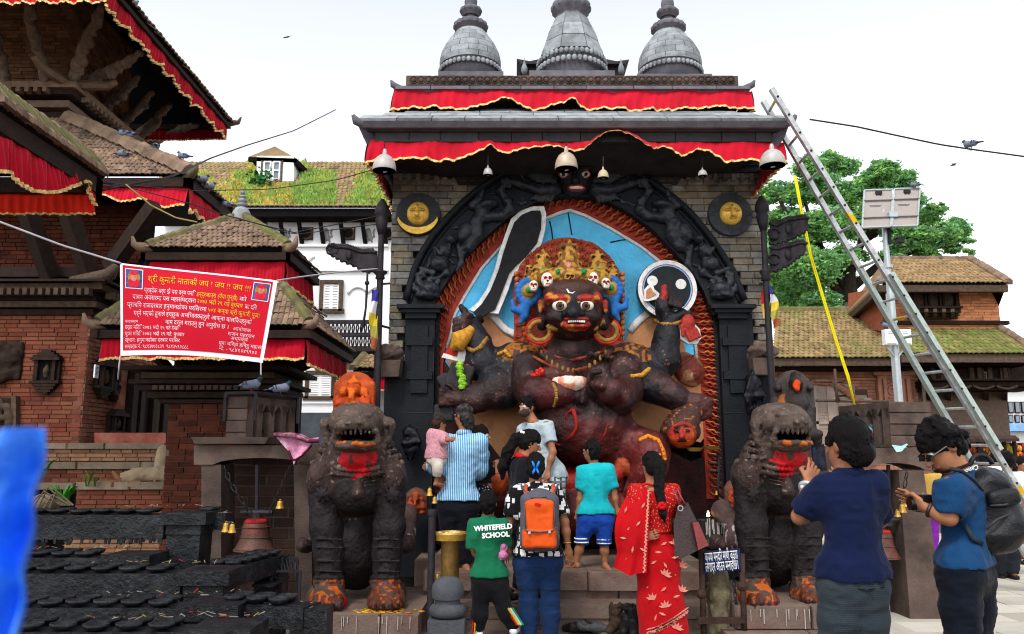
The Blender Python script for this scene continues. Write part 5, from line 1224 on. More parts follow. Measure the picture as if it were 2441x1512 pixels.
# big bells
def big_bell(u,v0,v1,Y,w,lab):
 p=at(u,v1,Y);h=at(u,v0,Y).z-p.z;return bell('temple_bell',p,h,w*pm(v1,Y),lab,OLDBRONZE,None,True)
big_bell(607,1236,1312,8.75,50,'large old bronze bell with red powdered crown hanging in the frame left of the lion');big_bell(2105,1262,1330,8.4,40,'bronze bell in the stone frame behind the man in navy polo')
for(u0,u1,v,Y)in((575,650,1222,8.75),(2085,2150,1240,8.4)):
 k=MB();k.tube([at(u0,v,Y),at(u1,v,Y)],.03,8);k.tube([at((u0+u1)/2,v,Y),at((u0+u1)/2,v+14,Y)],.05,8);k.tube([at((u0+u1)/2,v,Y),at((u0+u1)/2,1108,Y)],.02,8);k.thing('bell_yoke',IRON,'dark iron yoke carrying the bell '+('behind the oil lamp racks' if u0<1000 else 'behind the man in navy polo'),'yoke',smooth=40)
chain('iron_chain',[at(535,1112,8.55),at(548,1150,8.55),at(568,1180,8.55),at(600,1228,8.6)],.09,'rusty iron chain hanging from the lintel down to the large bell')
chain('iron_chain',[at(690,1112,8.6),at(670,1160,8.6),at(640,1225,8.65)],.06,'thinner iron chain slanting from the lintel to the right of the large bell')
chain('iron_chain',[at(2162,1125,8.0),at(2156,1165,8.0),at(2150,1180,8.0)],.08,'short chain holding a bunch of small bells in the frame behind the man with backpack')
def sbell(u,v,Y,w,h,lab,grp=None):s=pm(v,Y)*.8;return bell('small_brass_bell',at(u,v,Y),h*s,w*s,lab,BRASS,grp)
sbell(538,1268,6.75,13,26,'brass bell at the end of the upper lamp rail, left of its twin');sbell(553,1270,6.72,12,25,'brass bell at the end of the upper lamp rail, right of its twin')
sbell(667,1212,8.4,13,22,'small brass bell hanging on a chain right of the large old bell');sbell(2152,1222,7.98,12,24,'lower brass bell of the bunch beside the camera of the man with backpack');sbell(2140,1232,7.95,10,18,'little brass bell lowest in the bunch behind the man in navy polo')
sbell(2160,1208,8.02,11,26,'upper brass bell of the bunch hanging on the short chain')
k=MB();k.tube([at(546,1262,6.74),at(546,1246,6.76)],.008,5);k.tube([at(536,1246,6.76),at(556,1246,6.76)],.01,5);k.thing('bell_hook',IRON,'small iron hook holding two brass bells at the rail end','hook')
# back wall in the left frame, dark
DW=empty('low_brick_wall',(at(610,1200,9.4).x,9.4,0),'dark stone wall behind the large old bell','wall')
a,b=at(500,1080,9.4),at(760,1330,9.4)
MB().bb((a.x,9.42,0),(b.x,9.7,a.z)).build('wall_core',MORTAR,DW)
BRICK_DK=mat('dark_brown_brick',(.075,.045,.035),.9,.3,5,.5,40,pvar=.3)
pieces('brick',DW,BRICK_DK,bevel_box(1,1,1,.04),courses(Vc((a.x,9.42,.1)),(1,0,0),(0,0,1),b.x-a.x,a.z-.12,.12,.3,.1,.012,.3,(0,-1,0),None,.02,4))
# purple cloth over the lintel
k=MB();pts=[(655,1040),(700,1034),(760,1045),(755,1056),(735,1075),(700,1104),(690,1090),(672,1062)]
def cl(a,b):
 top=[at(660,1044,8.55),at(700,1034,8.55),at(762,1046,8.5)];bot=[at(690,1075,8.5),at(700,1106,8.45),at(742,1064,8.5)]
 p=poly_at(top,a).lerp(poly_at(bot,a),b);return p+Vc((0,-.03*sin(9*a+2*b)*b-.02,.012*sin(14*a)))
e=empty('purple_cloth',tuple(at(705,1050,8.5)),'crumpled mauve printed cloth with dark border hanging over the bell frame lintel','cloth')
k.grid(cl,26,12);k.build('cloth',mat('mauve_cloth',(.52,.22,.34),.85,.35,10,0,dirt=(.62,.5,.55),dirt_scale=9,dirt_amt=.9),e,smooth=True,fix=False)
k=MB();k.tube([cl(0,1),cl(.25,1),cl(.5,1),cl(.75,1),cl(1,1)],.014,5);k.build('border',mat('maroon_cloth',(.10,.012,.03),.85,.2,10),e,smooth=True)
k=MB();k.tube([at(655,1036,8.5),at(700,1038,8.45),at(735,1050,8.45),at(760,1052,8.5)],[.035,.05,.045,.03],8,flat=.6);k.build('rolled_edge',mat('plum_cloth',(.22,.05,.10),.85,.3,10,0,dirt=(.55,.4,.42),dirt_scale=12,dirt_amt=.8),e,smooth=True)
# ------------------------------------------------------------------ tiled roofs
TILE=mat('clay_tile',(.23,.16,.12),.9,.25,6,.4,50,pvar=.4,huevar=(.30,.22,.15),dirt=(.07,.065,.05),dirt_scale=5,dirt_amt=.5)
TILE_FAR=mat('faded_clay_tile',(.30,.20,.125),.9,.25,2,.4,50,pvar=.35,huevar=(.30,.27,.12))
MOSS=mat('mossy_tile',(.19,.155,.105),.95,.3,8,.5,50,pvar=.35,huevar=(.17,.17,.06),dirt=(.13,.17,.03),dirt_scale=4,dirt_amt=.6)
WOOD=mat('dark_carved_wood',(.040,.025,.019),.75,.35,10,.6,50,pvar=.15)
WOOD_L=mat('weathered_wood',(.105,.075,.055),.85,.35,12,.6,50,pvar=.2)
WOOD_K=mat('shade_dark_timber',(.009,.0065,.0075),.85,.3,8,.4,50)  # near-black timber colour holds the shade under deep eaves
BRICK=mat('red_brick',(.20,.058,.036),.88,.22,8,.5,60,pvar=.4,huevar=(.25,.11,.065),dirt=(.09,.03,.024),dirt_scale=2,dirt_amt=.4)
BRICK_F=mat('orange_brick',(.64,.29,.15),.88,.15,3,.3,60,pvar=.22)
BRICK_TAN=mat('pale_brick',(.30,.17,.10),.9,.2,5,.5,60,pvar=.3)
BED=mat('brick_mortar',(.17,.125,.10),.95,.2,10)
tm=MB();tm.v=[];n_=4
for y0,z0 in((-.5,.10),(.5,-.02)):
 for i in range(n_+1):
  a=pi*i/n_;tm.v.append((-.5*cos(a),y0,z0+.30*sin(a)))
for i in range(n_+1):
 a=pi*i/n_;tm.v.append((-.42*cos(a),-.5,-.04+.24*sin(a)))
tm.f=[(i,i+1,n_+2+i,n_+1+i)for i in range(n_)]+[(i+1,i,2*n_+2+i,2*n_+3+i)for i in range(n_)]
TM=(tm.v,tm.f)
def tiles(par,eL,eR,rR,rL,tw,tl,mt,limit=300,name='roof_tile',deck=WOOD_K,seed=1,thick=.06):
 """a slope from its eave (eL-eR) to its top (rL-rR), laid with half-round tiles in rows"""
 eL,eR,rR,rL=map(Vc,(eL,eR,rR,rL));r=random.Random(seed)
 nn=(eR-eL).cross(rL-eL)
 if nn.length<1e-6:nn=(eR-eL).cross(rR-eL)
 nn.normalize();nn=nn if nn.z>0 else-nn
 MB().prism([eL,eR,rR,rL]if(rR-rL).length>.01 else[eL,eR,rR],nn*-thick).build('roof_deck',deck,par)
 H_=((rL+rR)/2-(eL+eR)/2);nv=max(1,round(H_.length/tl));X=[]
 for j in range(nv):
  t=(j+.35)/nv;a,b=eL.lerp(rL,t),eR.lerp(rR,t);L=(b-a).length;nu=max(1,round(L/tw));d=(b-a).normalized()if L>1e-6 else Vc((1,0,0));up=nn.cross(d)
  if up.dot(H_)<0:up=-up
  for i in range(nu):
   c=a+(b-a)*((i+.5)/nu)+nn*(.012+r.uniform(-.006,.01));k=r.uniform(-.05,.05)
   dd=(d+up*k).normalized();X.append(M4(c,dd,up*(1 if d.cross(up).dot(nn)>0 else 1),nn,(tw*1.02,H_.length/nv*1.2,tw*.9)))
 pieces(name,par,mt,TM,X,limit)
def ridge(par,a,b,w,h,mt,n=None,name='ridge_tile',tilt=.12,up=(0,0,1)):
 a,b=Vc(a),Vc(b);L=(b-a).length;n=n or max(2,round(L/(w*.55)));d=(b-a).normalized();x,y,_=frame(d,up);X=[]
 for i in range(n):
  c=a.lerp(b,(i+.5)/n);dd=(d+y*tilt+x*rnd.uniform(-.05,.05)).normalized();xx,yy,_=frame(dd,up);X.append(M4(c+y*h*rnd.uniform(.2,.32),xx,dd,yy,(w,L/n*1.15,h)))
 k=MB();k.prism([Vc((-.5,-.5,-.5)),Vc((.5,-.5,-.5)),Vc((.42,-.5,.2)),Vc((.2,-.5,.5)),Vc((-.2,-.5,.5)),Vc((-.42,-.5,.2))],(0,1,0))
 return pieces(name,par,mt,(k.v,k.f),X)
def hip_roof(par,FL,FR,BR,BL,top,tw,tl,mt,board=.09,sides=('f','r'),limit=300,ridges=MOSS,rw=.16,ridge_n=None):
 """four-sided roof; top: one or two points"""
 FL,FR,BR,BL=map(Vc,(FL,FR,BR,BL));top=[Vc(t)for t in top];TLf,TRf=top[0],top[-1]
 if 'f' in sides:tiles(par,FL,FR,TRf,TLf,tw,tl,mt,limit)
 if 'r' in sides:tiles(par,FR,BR,TRf,TRf,tw,tl,mt,limit,seed=2)
 MB().add([BL,FL,TLf],[(0,1,2)]).add([BR,BL,TLf,TRf],[(0,1,2,3)]).build('hidden_slopes',TILE,par)
 dz=Vc((0,0,-board));k=MB()
 for a,b in((FL,FR),(FR,BR),(BR,BL),(BL,FL)):
  k.prism([a+Vc((0,0,-.062)),b+Vc((0,0,-.062)),b+dz+Vc((0,0,-.062)),a+dz+Vc((0,0,-.062))],(TLf+TRf)*.03-(a+b)*.03-Vc((0,0,((TLf+TRf)*.03-(a+b)*.03).z)))
 k.build('eave_board',WOOD,par)
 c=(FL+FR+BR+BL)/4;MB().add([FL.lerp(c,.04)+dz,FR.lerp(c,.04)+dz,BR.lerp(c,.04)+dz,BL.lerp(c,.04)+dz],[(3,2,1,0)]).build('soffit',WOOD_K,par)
 if ridges:
  for a,t in((FL,TLf),(FR,TRf)):ridge(par,Vc(a).lerp(t,.06),t,rw,rw*.7,ridges,ridge_n)
 for a,t in((FL,TLf),(FR,TRf)):
  d=(a-t);d.z=0;d.normalize();MB().tube([a-d*.14,a+d*.02,a+d*.09+Vc((0,0,.03)),a+d*.11+Vc((0,0,.12))],[.07,.06,.04,.015],7).build('corner_tip',TILE,par,smooth=True)
def brick_wall(par,P0,ux,width,height,out,bh=.058,bw=.2,mt=BRICK,limit=300,seed=1,skip=None,depth=.08,name='brick',core=.12,gap=.010):
 P0,ux,out=Vc(P0),Vc(ux).normalized(),Vc(out).normalized();up=Vc((0,0,1))
 MB().prism([P0-out*.02,P0+ux*width-out*.02,P0+ux*width-out*.02+up*height,P0-out*.02+up*height],-out*core).build('wall_core',BED,par)
 pieces(name,par,mt,bevel_box(1,1,1,.03),courses(P0,ux,up,width,height,bh,bw,depth,gap,.3,out,skip,.010,seed),limit,name+'_courses')
# ------------------------------------------------------------------ small two-roofed shrine
PG=empty('small_pagoda_shrine',(at(470,1100,10.2).x,10.2,0),'small two-tiered shrine with tiled roofs and red valances behind the red banner','shrine')
def vroof(u0,u1,v,Y,ub,vb):
 FL,FR=at(u0,v,Y),at(u1,v,Y);FL.z=FR.z;BR=atz(ub,vb,FR.z);dx=FR.x-BR.x;BL=Vc((FL.x+0*dx,BR.y,FR.z));BR.x=FR.x;return FL,FR,BR,BL
def val2(par,FL,FR,BR,drop,dropc,inset=.08,seed=0,front=True,side=True,npl=40,hem=None):
 a=Vc(FL)+Vc((inset,inset,-.16));b=Vc(FR)+Vc((-inset,inset,-.16));c=Vc(BR)+Vc((-inset,-inset,-.16));r=random.Random(seed)
 if front:
  n=24;drape('front_cloth',[a,b],[a.lerp(b,i/n)-Vc((0,.03,drop*(1-.12*abs(sin(i*1.1)))+(r.random()*.02)))for i in range(n+1)],'',par,npl,.02,160)
 if side:
  n=24;drape('side_cloth',[b,c],[b.lerp(c,i/n)-Vc((-.03,0,dropc*(1-.12*abs(sin(i*1.3)))+r.random()*.02))for i in range(n+1)],'',par,npl,.02,160,out=(1,0,0))
FL,FR,BR,BL=vroof(337,693,590,9.35,764,656)
apex=at(574,538,(FR.y+BR.y)/2);apex.z=max(apex.z,FR.z+.62)
hip_roof(PG,FL,FR,BR,BL,[apex],.062,.10,TILE,rw=.13)
UPV=empty('red_valance',tuple(FR),'red gathered valance under the upper roof of the small shrine behind the banner','valance')
val2(UPV,FL,FR,BR,.26,.30)
cx,cy=apex.x,apex.y
MB().bb((cx-.55,cy-.45,FR.z-.95),(cx+.55,cy+.45,FR.z-.1)).build('upper_storey',WOOD_K,PG)
F2L,F2R,B2R,B2L=vroof(222,742,774,9.0,831,840)
ap2=Vc((cx,cy,F2R.z+.95))
hip_roof(PG,F2L,F2R,B2R,B2L,[ap2+Vc((-.5,-.4,-.1)),ap2+Vc((.5,-.4,-.1))],.062,.10,TILE,rw=.13)
LOV=empty('red_valance',tuple(F2R),'red gathered valance under the lower shrine roof, mostly behind the banner','valance')
val2(LOV,F2L,F2R,B2R,.24,.30)
k=MB();k.lathe((cx,cy,apex.z-.1),[(a*.66,b*.72)for a,b in((.2,0),(.19,.1),(.17,.2),(.12,.28),(.07,.30),(.11,.33),(.11,.36),(.06,.38),(.09,.41),(.085,.44),(.05,.46),(.07,.5),(.03,.53),(.05,.57),(.02,.62),(.0,.7))],20);k.build('finial',STONE_BLUE,PG,smooth=45)
# brackets, beams, body below
yb_=9.95
xl,xr=at(400,1000,yb_).x,at(560,1000,yb_).x
ztop=at(450,900,yb_).z
X=[]
for j,(v0,v1,ext)in enumerate(((962,952,.0),(950,935,.12),(933,920,.22),(918,908,.32),(905,890,.2),(886,876,.4))):
 MB().bb((xl-.1-ext,yb_-.06-ext*.5,at(450,v0,yb_).z),(xr+.3+ext,yb_+1.2,at(450,v1,yb_).z-.004)).build('carved_beam',WOOD if j!=4 else WOOD_L,PG)
k=MB()
for i in range(20):k.box((lerp(xl-.1,xr+.3,i/19),yb_-.12,at(450,942,yb_).z),(.05,.08,.05))
k=pieces('beam_end',PG,WOOD_L,BX,[M4((lerp(xl-.1,xr+.3,i/15),yb_-.16,at(450,927,yb_).z),s=(.06,.08,.055))for i in range(16)])
for i in range(6):MB().beam(Vc((lerp(xl,xr+.3,i/5),yb_-.1,at(450,880,yb_).z)),Vc((lerp(F2L.x+.4,F2R.x-.3,i/5),F2L.y+.25,F2R.z-.1)),.08,.1).build('roof_strut',WOOD,PG)
for i in range(4):MB().beam(Vc((xr+.3,yb_+.1+.3*i,at(450,880,yb_).z)),Vc((F2R.x-.15,F2R.y+.7+.35*i,F2R.z-.1)),.07,.09).build('roof_strut',WOOD,PG)
MB().bb((xl-.5,yb_+1.25,0),(xr+.45,yb_+1.4,F2R.z)).build('dark_backing',WOOD_K,PG);brick_wall(PG,(xl,yb_,0),(1,0,0),xr-xl+.2,at(450,962,yb_).z,(0,-1,0),.07,.24,mat('dim_brick',(.11,.034,.02),.9,.3,5,.5,50,pvar=.35,dirt=(.04,.02,.018),dirt_scale=2,dirt_amt=.6),220,3)  # dark backing added behind the shrine body to darken bright gaps
# further tiled roof behind it
RB=empty('rear_shrine_roof',tuple(at(700,720,11.4)),'tiled roof corner with red valance behind the small shrine, left of the white palace window','roof')
G1=at(697,700,11.4);G2=atz(817,757,G1 .z);G2 .x=G1 .x
tiles(RB,G1,G2,G2+Vc((-1.6,-.8,1.1)),G1+Vc((-1.6,.8,1.1)),.1,.16,TILE,200)
MB().prism([G1+Vc((-2.5,.02,-.07)),G1+Vc((0,.02,-.07)),G2+Vc((0,0,-.07)),G2+Vc((-2.5,0,-.07))],(0,0,-.1)).build('eave_board',WOOD,RB)
val2(RB,G1+Vc((-2,0,0)),G1,G2,.3,.36);drape('back_cloth',[G2+Vc((-2,-.1,-.16)),G2+Vc((-.1,-.1,-.16))],[G2+Vc((-2,-.1,-.5)),G2+Vc((-.1,-.1,-.5))],'',RB,20,.02,60)
MB().bb((G1 .x-1.5,G1 .y+.5,0),(G1 .x-.8,G2 .y-.5,G1 .z)).build('wall',WOOD_K,RB)
# ------------------------------------------------------------------ the great temple on the left
GT=empty('great_pagoda_temple',(at(0,1100,12).x,12.5,0),'big multi-tiered brick temple at the left edge with carved struts and mossy tiled roofs','temple')
# upper roof
NR=at(254,-48,11.7);FRr=atz(551,293,NR.z);xe=FRr.x;NR=Vc((xe,NR.y,NR.z));NRu=proj(NR)
Lx=-13.0;zR=NR.z
apx=Vc((Lx,(NR.y+FRr.y)/2,zR+4.5))
tiles(GT,NR,FRr,FRr+Vc((-4,-1.5,3.2)),NR+Vc((-4,1.5,3.2)),.14,.3,TILE,60)
k=MB();yo=.1
k.prism([NR+Vc((0,0,-.07)),FRr+Vc((0,0,-.07)),FRr+Vc((0,0,-.15)),NR+Vc((0,0,-.15))],(-.12,0,0));k.prism([Vc((Lx,NR.y,zR-.07)),NR+Vc((0,0,-.07)),NR+Vc((0,0,-.2)),Vc((Lx,NR.y,zR-.2))],(0,.12,0));k.prism([Vc((Lx,FRr.y,zR-.07)),FRr+Vc((-.13,0,-.07)),FRr+Vc((-.13,0,-.2)),Vc((Lx,FRr.y,zR-.2))],(0,-.12,0))
k.build('eave_board',WOOD,GT)
MB().tube([FRr+Vc((-.2,-.2,-.06)),FRr,FRr+Vc((.12,.12,.06)),FRr+Vc((.16,.16,.2))],[.09,.08,.05,.02],7).build('corner_tip',STONE_BROWN,GT,smooth=True)
UC=at(155,215,14.0);xw=UC.x
yfar=atx(300,330,xw).y
zc=UC.z
# soffit rising to the wall, with rafters
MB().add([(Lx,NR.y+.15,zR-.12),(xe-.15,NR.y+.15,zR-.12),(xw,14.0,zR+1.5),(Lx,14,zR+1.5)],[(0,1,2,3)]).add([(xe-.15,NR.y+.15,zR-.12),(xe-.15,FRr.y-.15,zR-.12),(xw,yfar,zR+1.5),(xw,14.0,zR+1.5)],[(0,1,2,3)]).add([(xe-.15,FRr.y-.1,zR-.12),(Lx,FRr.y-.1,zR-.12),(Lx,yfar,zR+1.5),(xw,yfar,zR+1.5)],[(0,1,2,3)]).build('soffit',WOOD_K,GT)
X=[]
for i in range(26):
 y=lerp(NR.y+.3,FRr.y-.3,i/25);p0=Vc((xe-.14,y,zR-.18));p1=Vc((xw,lerp(14.0,yfar,i/25),zR+1.38));d=p1-p0;x_,y_,_=frame(d);X.append(M4((p0+p1)/2,x_,d.normalized(),y_,(.07,d.length,.08)))
for i in range(30):
 x=lerp(Lx,xe-.3,i/29);p0=Vc((x,NR.y+.14,zR-.18));p1=Vc((lerp(Lx,xw,i/29),14.0,zR+1.38));d=p1-p0;x_,y_,_=frame(d);X.append(M4((p0+p1)/2,x_,d.normalized(),y_,(.07,d.length,.08)))
pieces('rafter',GT,WOOD,BX,X)
# valances
TV=empty('red_valance',tuple(NR),'long red valance with ragged gold hem along the highest temple roof','valance')
a,b=NR+Vc((-.06,.06,-.13)),FRr+Vc((-.06,-.06,-.13));n=60;r5=random.Random(5)
drape('side_cloth',[a,b],[a.lerp(b,i/n)+Vc((-.05+.05*sin(i*.9),0,-.25-.04*sin(i*1.3)-.05*r5 .random()))for i in range(n+1)],'',TV,60,.04,260,out=(1,0,0),gw=.04)
a2=Vc((Lx+3,NR.y+.06,zR-.18));n=40
drape('front_cloth',[a2,a],[a2 .lerp(a,i/n)+Vc((0,-.04,-.25-.03*sin(i*1.7)))for i in range(n+1)],'',TV,40,.03,160,gw=.035)
c2=Vc((Lx+4,FRr.y-.06,zR-.18));drape('back_cloth',[c2,b],[c2+Vc((0,0,-.3)),b+Vc((0,0,-.3))],'',TV,60,.03,160,out=(0,-1,0),gw=.03)
# upper wall
brick_wall(GT,(xw-4.2,14.0,zc),(1,0,0),4.2,zR+1.4-zc,(0,-1,0),.075,.24,BRICK_TAN,260,11)
brick_wall(GT,(xw,14.0,zc),(0,1,0),yfar-14.0,zR+1.4-zc,(1,0,0),.075,.24,BRICK_TAN,60,12)
CORN=mat('cornice_timber',(.20,.14,.10),.85,.3,8,.5,50,pvar=.2)
for j,(dz,h,e)in enumerate(((-.02,.12,.42),(-.14,.10,.34),(-.30,.14,.22),(-.48,.14,.12))):
 MB().bb((xw-6,14.0-e,zc+dz-h),(xw+e,yfar+e,zc+dz-.004)).build('cornice_beam',CORN if j in(0,2)else WOOD,GT)
X=[M4((xw-.1-.16*i,14.0-.4,zc-.2),s=(.07,.14,.09))for i in range(26)]+[M4((xw+.4,14.0+.16*i,zc-.2),s=(.14,.07,.09))for i in range(int((yfar-14)/.16))]
pieces('dentil',GT,CORN,BX,X)
k=MB();p=Vc((xw+.2,13.75,zc));
for d in(Vc((1,.25,0)),Vc((-.25,-1,0))):k.tube([p-d*.3,p+d*.25,p+d*.62+Vc((0,0,.03)),p+d*.78+Vc((0,0,.14))],[.11,.11,.09,.07],6,flat=.8)
k.build('carved_corner_bracket',CORN,GT,smooth=40)
# carved struts (wavy, with figures)
def strut(p0,p1,w,name='carved_strut',mt=mat('grey_carved_strut',(.22,.17,.135),.85,.35,12,.6,40),seed=0,par=GT):
 S=Solid(.035);p0,p1=Vc(p0),Vc(p1);r=random.Random(seed);d=p1-p0;x_,y_,z_=frame(d,(0,-1,.3));P=[p0+d*t+x_*(w*.25*sin(7*t+seed))for t in np.linspace(0,1,8)]
 S.chain(P,[w*a for a in(.42,.40,.46,.40,.36,.34,.34,.3)],.06)
 for t,a,s in((.12,.55,.5),(.22,.5,.3),(.34,.6,.42),(.46,.55,.36),(.55,.42,.46),(.66,.45,.3),(.78,.3,.3)):
  S.ell(p0+d*t+x_*w*r.uniform(-.35,.35)+y_*-w*.3,(w*s,w*s,w*s*1.2),k=.04)
 S.field();S.rough(w*.26,3.4/w,seed,2);S.build(name,mt,par)
for i,(ua,va,ub_,vb_,Ya,Yb)in enumerate(((107,204,62,-10,13.7,12.6),(162,208,244,6,13.8,12.8),(172,222,336,124,14.2,13.6),(238,260,328,188,15.4,14.6),(278,305,360,226,16.2,15.4),(318,332,404,254,17.0,16.2),(330,346,468,298,17.6,17.0),(10,200,-30,10,13.7,12.6))):
 strut(at(ua,va,Ya),at(ub_,vb_,Yb),.2,seed=i)
# middle roof
Ya=12.55;C1=at(456,414,Ya);C2=atz(566,516,C1 .z);C2 .x=C1 .x
Tl=Vc((xw+.35,13.6,at(141,285,13.6).z));Tr=Vc((xw+.35,C2 .y-1.0,Tl.z))
tiles(GT,Vc((C1 .x-6,Ya,C1 .z)),C1,Tl,Vc((C1 .x-6,13.6,Tl.z)),.085,.12,TILE,300)
tiles(GT,C1,C2,Tr,Tl,.12,.19,TILE,0,seed=4)
ridge(GT,C1 .lerp(Tl,.02),Tl,.3,.2,TILE,22,up=(0,0,1))
k=MB();k.prism([C1+Vc((-6,0,-.07)),C1+Vc((0,0,-.07)),C1+Vc((0,0,-.22)),C1+Vc((-6,0,-.22))],(0,.12,0));k.prism([C1+Vc((0,0,-.07)),C2+Vc((0,0,-.07)),C2+Vc((0,0,-.22)),C1+Vc((0,0,-.22))],(-.12,0,0));k.build('eave_board',WOOD,GT)
MB().tube([C1+Vc((-.2,.2,-.05)),C1,C1+Vc((.1,-.1,.03)),C1+Vc((.14,-.14,.14))],[.09,.08,.06,.02],7).build('corner_tip',MOSS,GT,smooth=True)
MV=empty('red_valance',tuple(C1),'red valance under the middle roof of the big temple, above the small shrine','valance')
a,b,c=C1+Vc((-2.6,.06,-.2)),C1+Vc((-.06,.06,-.2)),C2+Vc((-.06,-.06,-.2));n=30
drape('front_cloth',[a,b],[a.lerp(b,i/n)+Vc((0,-.06,-.16-.24*(i/n)**2-.05*sin(i*.8)))for i in range(n+1)],'',MV,36,.03,140,gw=.035)
drape('side_cloth',[b,c],[b.lerp(c,i/n)+Vc((.04,0,-.40-.05*sin(i*1.5)))for i in range(n+1)],'',MV,50,.03,160,out=(1,0,0),gw=.04)
zg0=at(203,752,11.5).z;MB().bb((Lx,13.6,0),(C1 .x-1.15,C2 .y-1,C1 .z+.3)).build('dark_storey',WOOD_K,GT);brick_wall(GT,(C1 .x-4.2,13.58,zg0+.3),(1,0,0),3.0,C1 .z-zg0-.2,(0,-1,0),.075,.24,MATS['dim_brick'],240,61);[MB().bb((Lx+3,13.3-.12*j,zg0+.25+.34*j),(C1 .x-1.0,13.6,zg0+.42+.34*j)).build('carved_beam',WOOD,GT)for j in range(3)]
MB().add([C1+Vc((-6,.1,-.2)),C1+Vc((-.1,.1,-.2)),C2+Vc((-.1,0,-.2)),C2+Vc((-6,0,-.2))],[(0,1,2,3)]).build('lower_soffit',WOOD_K,GT)
for i,(ua,va,ub_,vb_)in enumerate(((120,660,64,500),(262,640,372,490),(215,660,160,500))):MB().beam(at(ua,va,12.9),at(ub_,vb_,12.4),.2,.24).build('roof_strut',WOOD,GT)
# near porch roof
y0,y1=7.0,9.0
E1=at(250,432,y1);xE=E1 .x;E0=Vc((xE,y0,E1 .z));
Pz=at(248,386,y1).z;R1=Vc((xE-.04,y1,Pz));R0=Vc((xE-.04,y0,Pz))
PR=empty('porch_roof',tuple(E1),'near mossy tiled porch roof with swagged red valance at the left edge','roof')
tiles(PR,E0+Vc((0,0,.05)),E1+Vc((0,0,.05)),E1+Vc((-.4,0,.5)),E0+Vc((-.4,0,.5)),.11,.10,TILE,200)
ridge(PR,E1+Vc((-.02,-.05,.07)),E0+Vc((-.02,0,.07)),.18,.10,TILE,34,'eave_tile',.2)
sl=Vc((-.62,0,.78));nz=Vc((.78,0,.62));bxm=MB().box((0,0,0),(1,1,1));pieces('mossy_verge_tile',PR,MOSS,(bxm.v,bxm.f),[M4(Vc((xE-.12,lerp(y0,y1,(i+.5)/26),E1 .z+.24))+nz*(.02+.012*(i%2)),(sl+Vc((0,-.35,0))).normalized(),(Vc((0,1,0))+nz*.25).normalized(),nz,(.26,.07,.03))for i in range(26)])
MB().prism([E0+Vc((-.02,0,0)),E1+Vc((-.02,0,0)),E1+Vc((-.02,0,-.18)),E0+Vc((-.02,0,-.18))],(-.14,0,0)).build('eave_board',WOOD,PR)
MB().prism([E1+Vc((-.02,-.0,.0)),E1+Vc((-3,-.0,.0)),E1+Vc((-3,0,-.18)),E1+Vc((-.02,0,-.18))],(0,-.14,0)).build('eave_board',WOOD,PR)
MB().add([E0+Vc((-.1,0,.05)),E1+Vc((-.1,0,.05)),R1+Vc((-3,0,.3)),R0+Vc((-3,0,.3))],[(0,1,2,3)]).build('soffit',WOOD_K,PR)
hemn=[(0,413),(28,414),(31,427),(52,444),(86,460),(117,463),(148,458),(172,445),(203,430),(215,470),(232,497)]
PV=empty('red_valance',tuple(E1),'deep red swagged valance with backlit orange inner side on the near porch roof','valance')
tp=[];bt=[]
for i in range(81):
 u=lerp(-40,228,i/80);yy=None;p=atx(u,lerp(306,428,(u+40)/268),xE-.05);tp.append(p);h=interp([(-40,400)]+hemn,u);q_=atx(u,h,xE-.02);bt.append(Vc((q_.x,p.y,q_.z)))
drape('outer_cloth',tp,bt,'',PV,26,.035,200,out=(1,0,0),gw=.03)
a,b=Vc((xE-2.2,y1-.05,at(0,452,y1).z)),at(226,452,y1-.05);drape('lining_cloth',[a,b],[Vc((a.x,y1-.05,at(0,514,y1).z)),at(229,512,y1-.05)],'',PV,22,.03,120,mats=RED_BACKLIT,gw=.02)
# ground storey: brick front, receding side, cornice
yg=11.5;CN=at(203,900,yg);xg=CN.x;zg1=at(203,752,yg).z;z0g=at(203,1062,yg).z
brick_wall(GT,(xg-3.2,yg,z0g),(1,0,0),3.2,zg1-z0g,(0,-1,0),.062,.22,BRICK,260,21)
ys=atx(398,900,xg).y
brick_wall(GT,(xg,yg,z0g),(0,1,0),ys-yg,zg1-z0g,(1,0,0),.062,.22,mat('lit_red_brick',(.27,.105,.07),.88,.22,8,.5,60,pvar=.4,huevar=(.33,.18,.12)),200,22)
MB().bb((Lx,yg+.15,0),(xg-.1,ys,zg1+.1)).build('storey_core',WOOD_K,GT)
for j,(va,vb_,e,mt)in enumerate(((752,738,.06,WOOD),(736,722,.14,WOOD_L),(720,700,.10,WOOD),(698,684,.26,WOOD_L),(682,676,.34,WOOD))):
 MB().bb((Lx+4,yg-e,at(203,va,yg).z),(xg+e,ys,at(203,vb_,yg).z-.004)).build('cornice_beam',mt,GT)
X=[M4((xg+.1-.11*i,yg-.30,at(203,706,yg).z),s=(.06,.12,.10))for i in range(28)]+[M4((xg+.26,yg+.11*i,at(203,706,yg).z),s=(.12,.06,.10))for i in range(20)]
pieces('dentil',GT,WOOD_L,BX,X)
k=MB();p=Vc((xg+.1,yg-.15,at(203,672,yg).z));d=Vc((1,-.5,0)).normalized();k.tube([p-d*.5,p,p+d*.3+Vc((0,0,.04)),p+d*.42+Vc((0,0,.16))],[.1,.12,.1,.05],7);k.build('carved_corner_bracket',WOOD_L,GT,smooth=True)
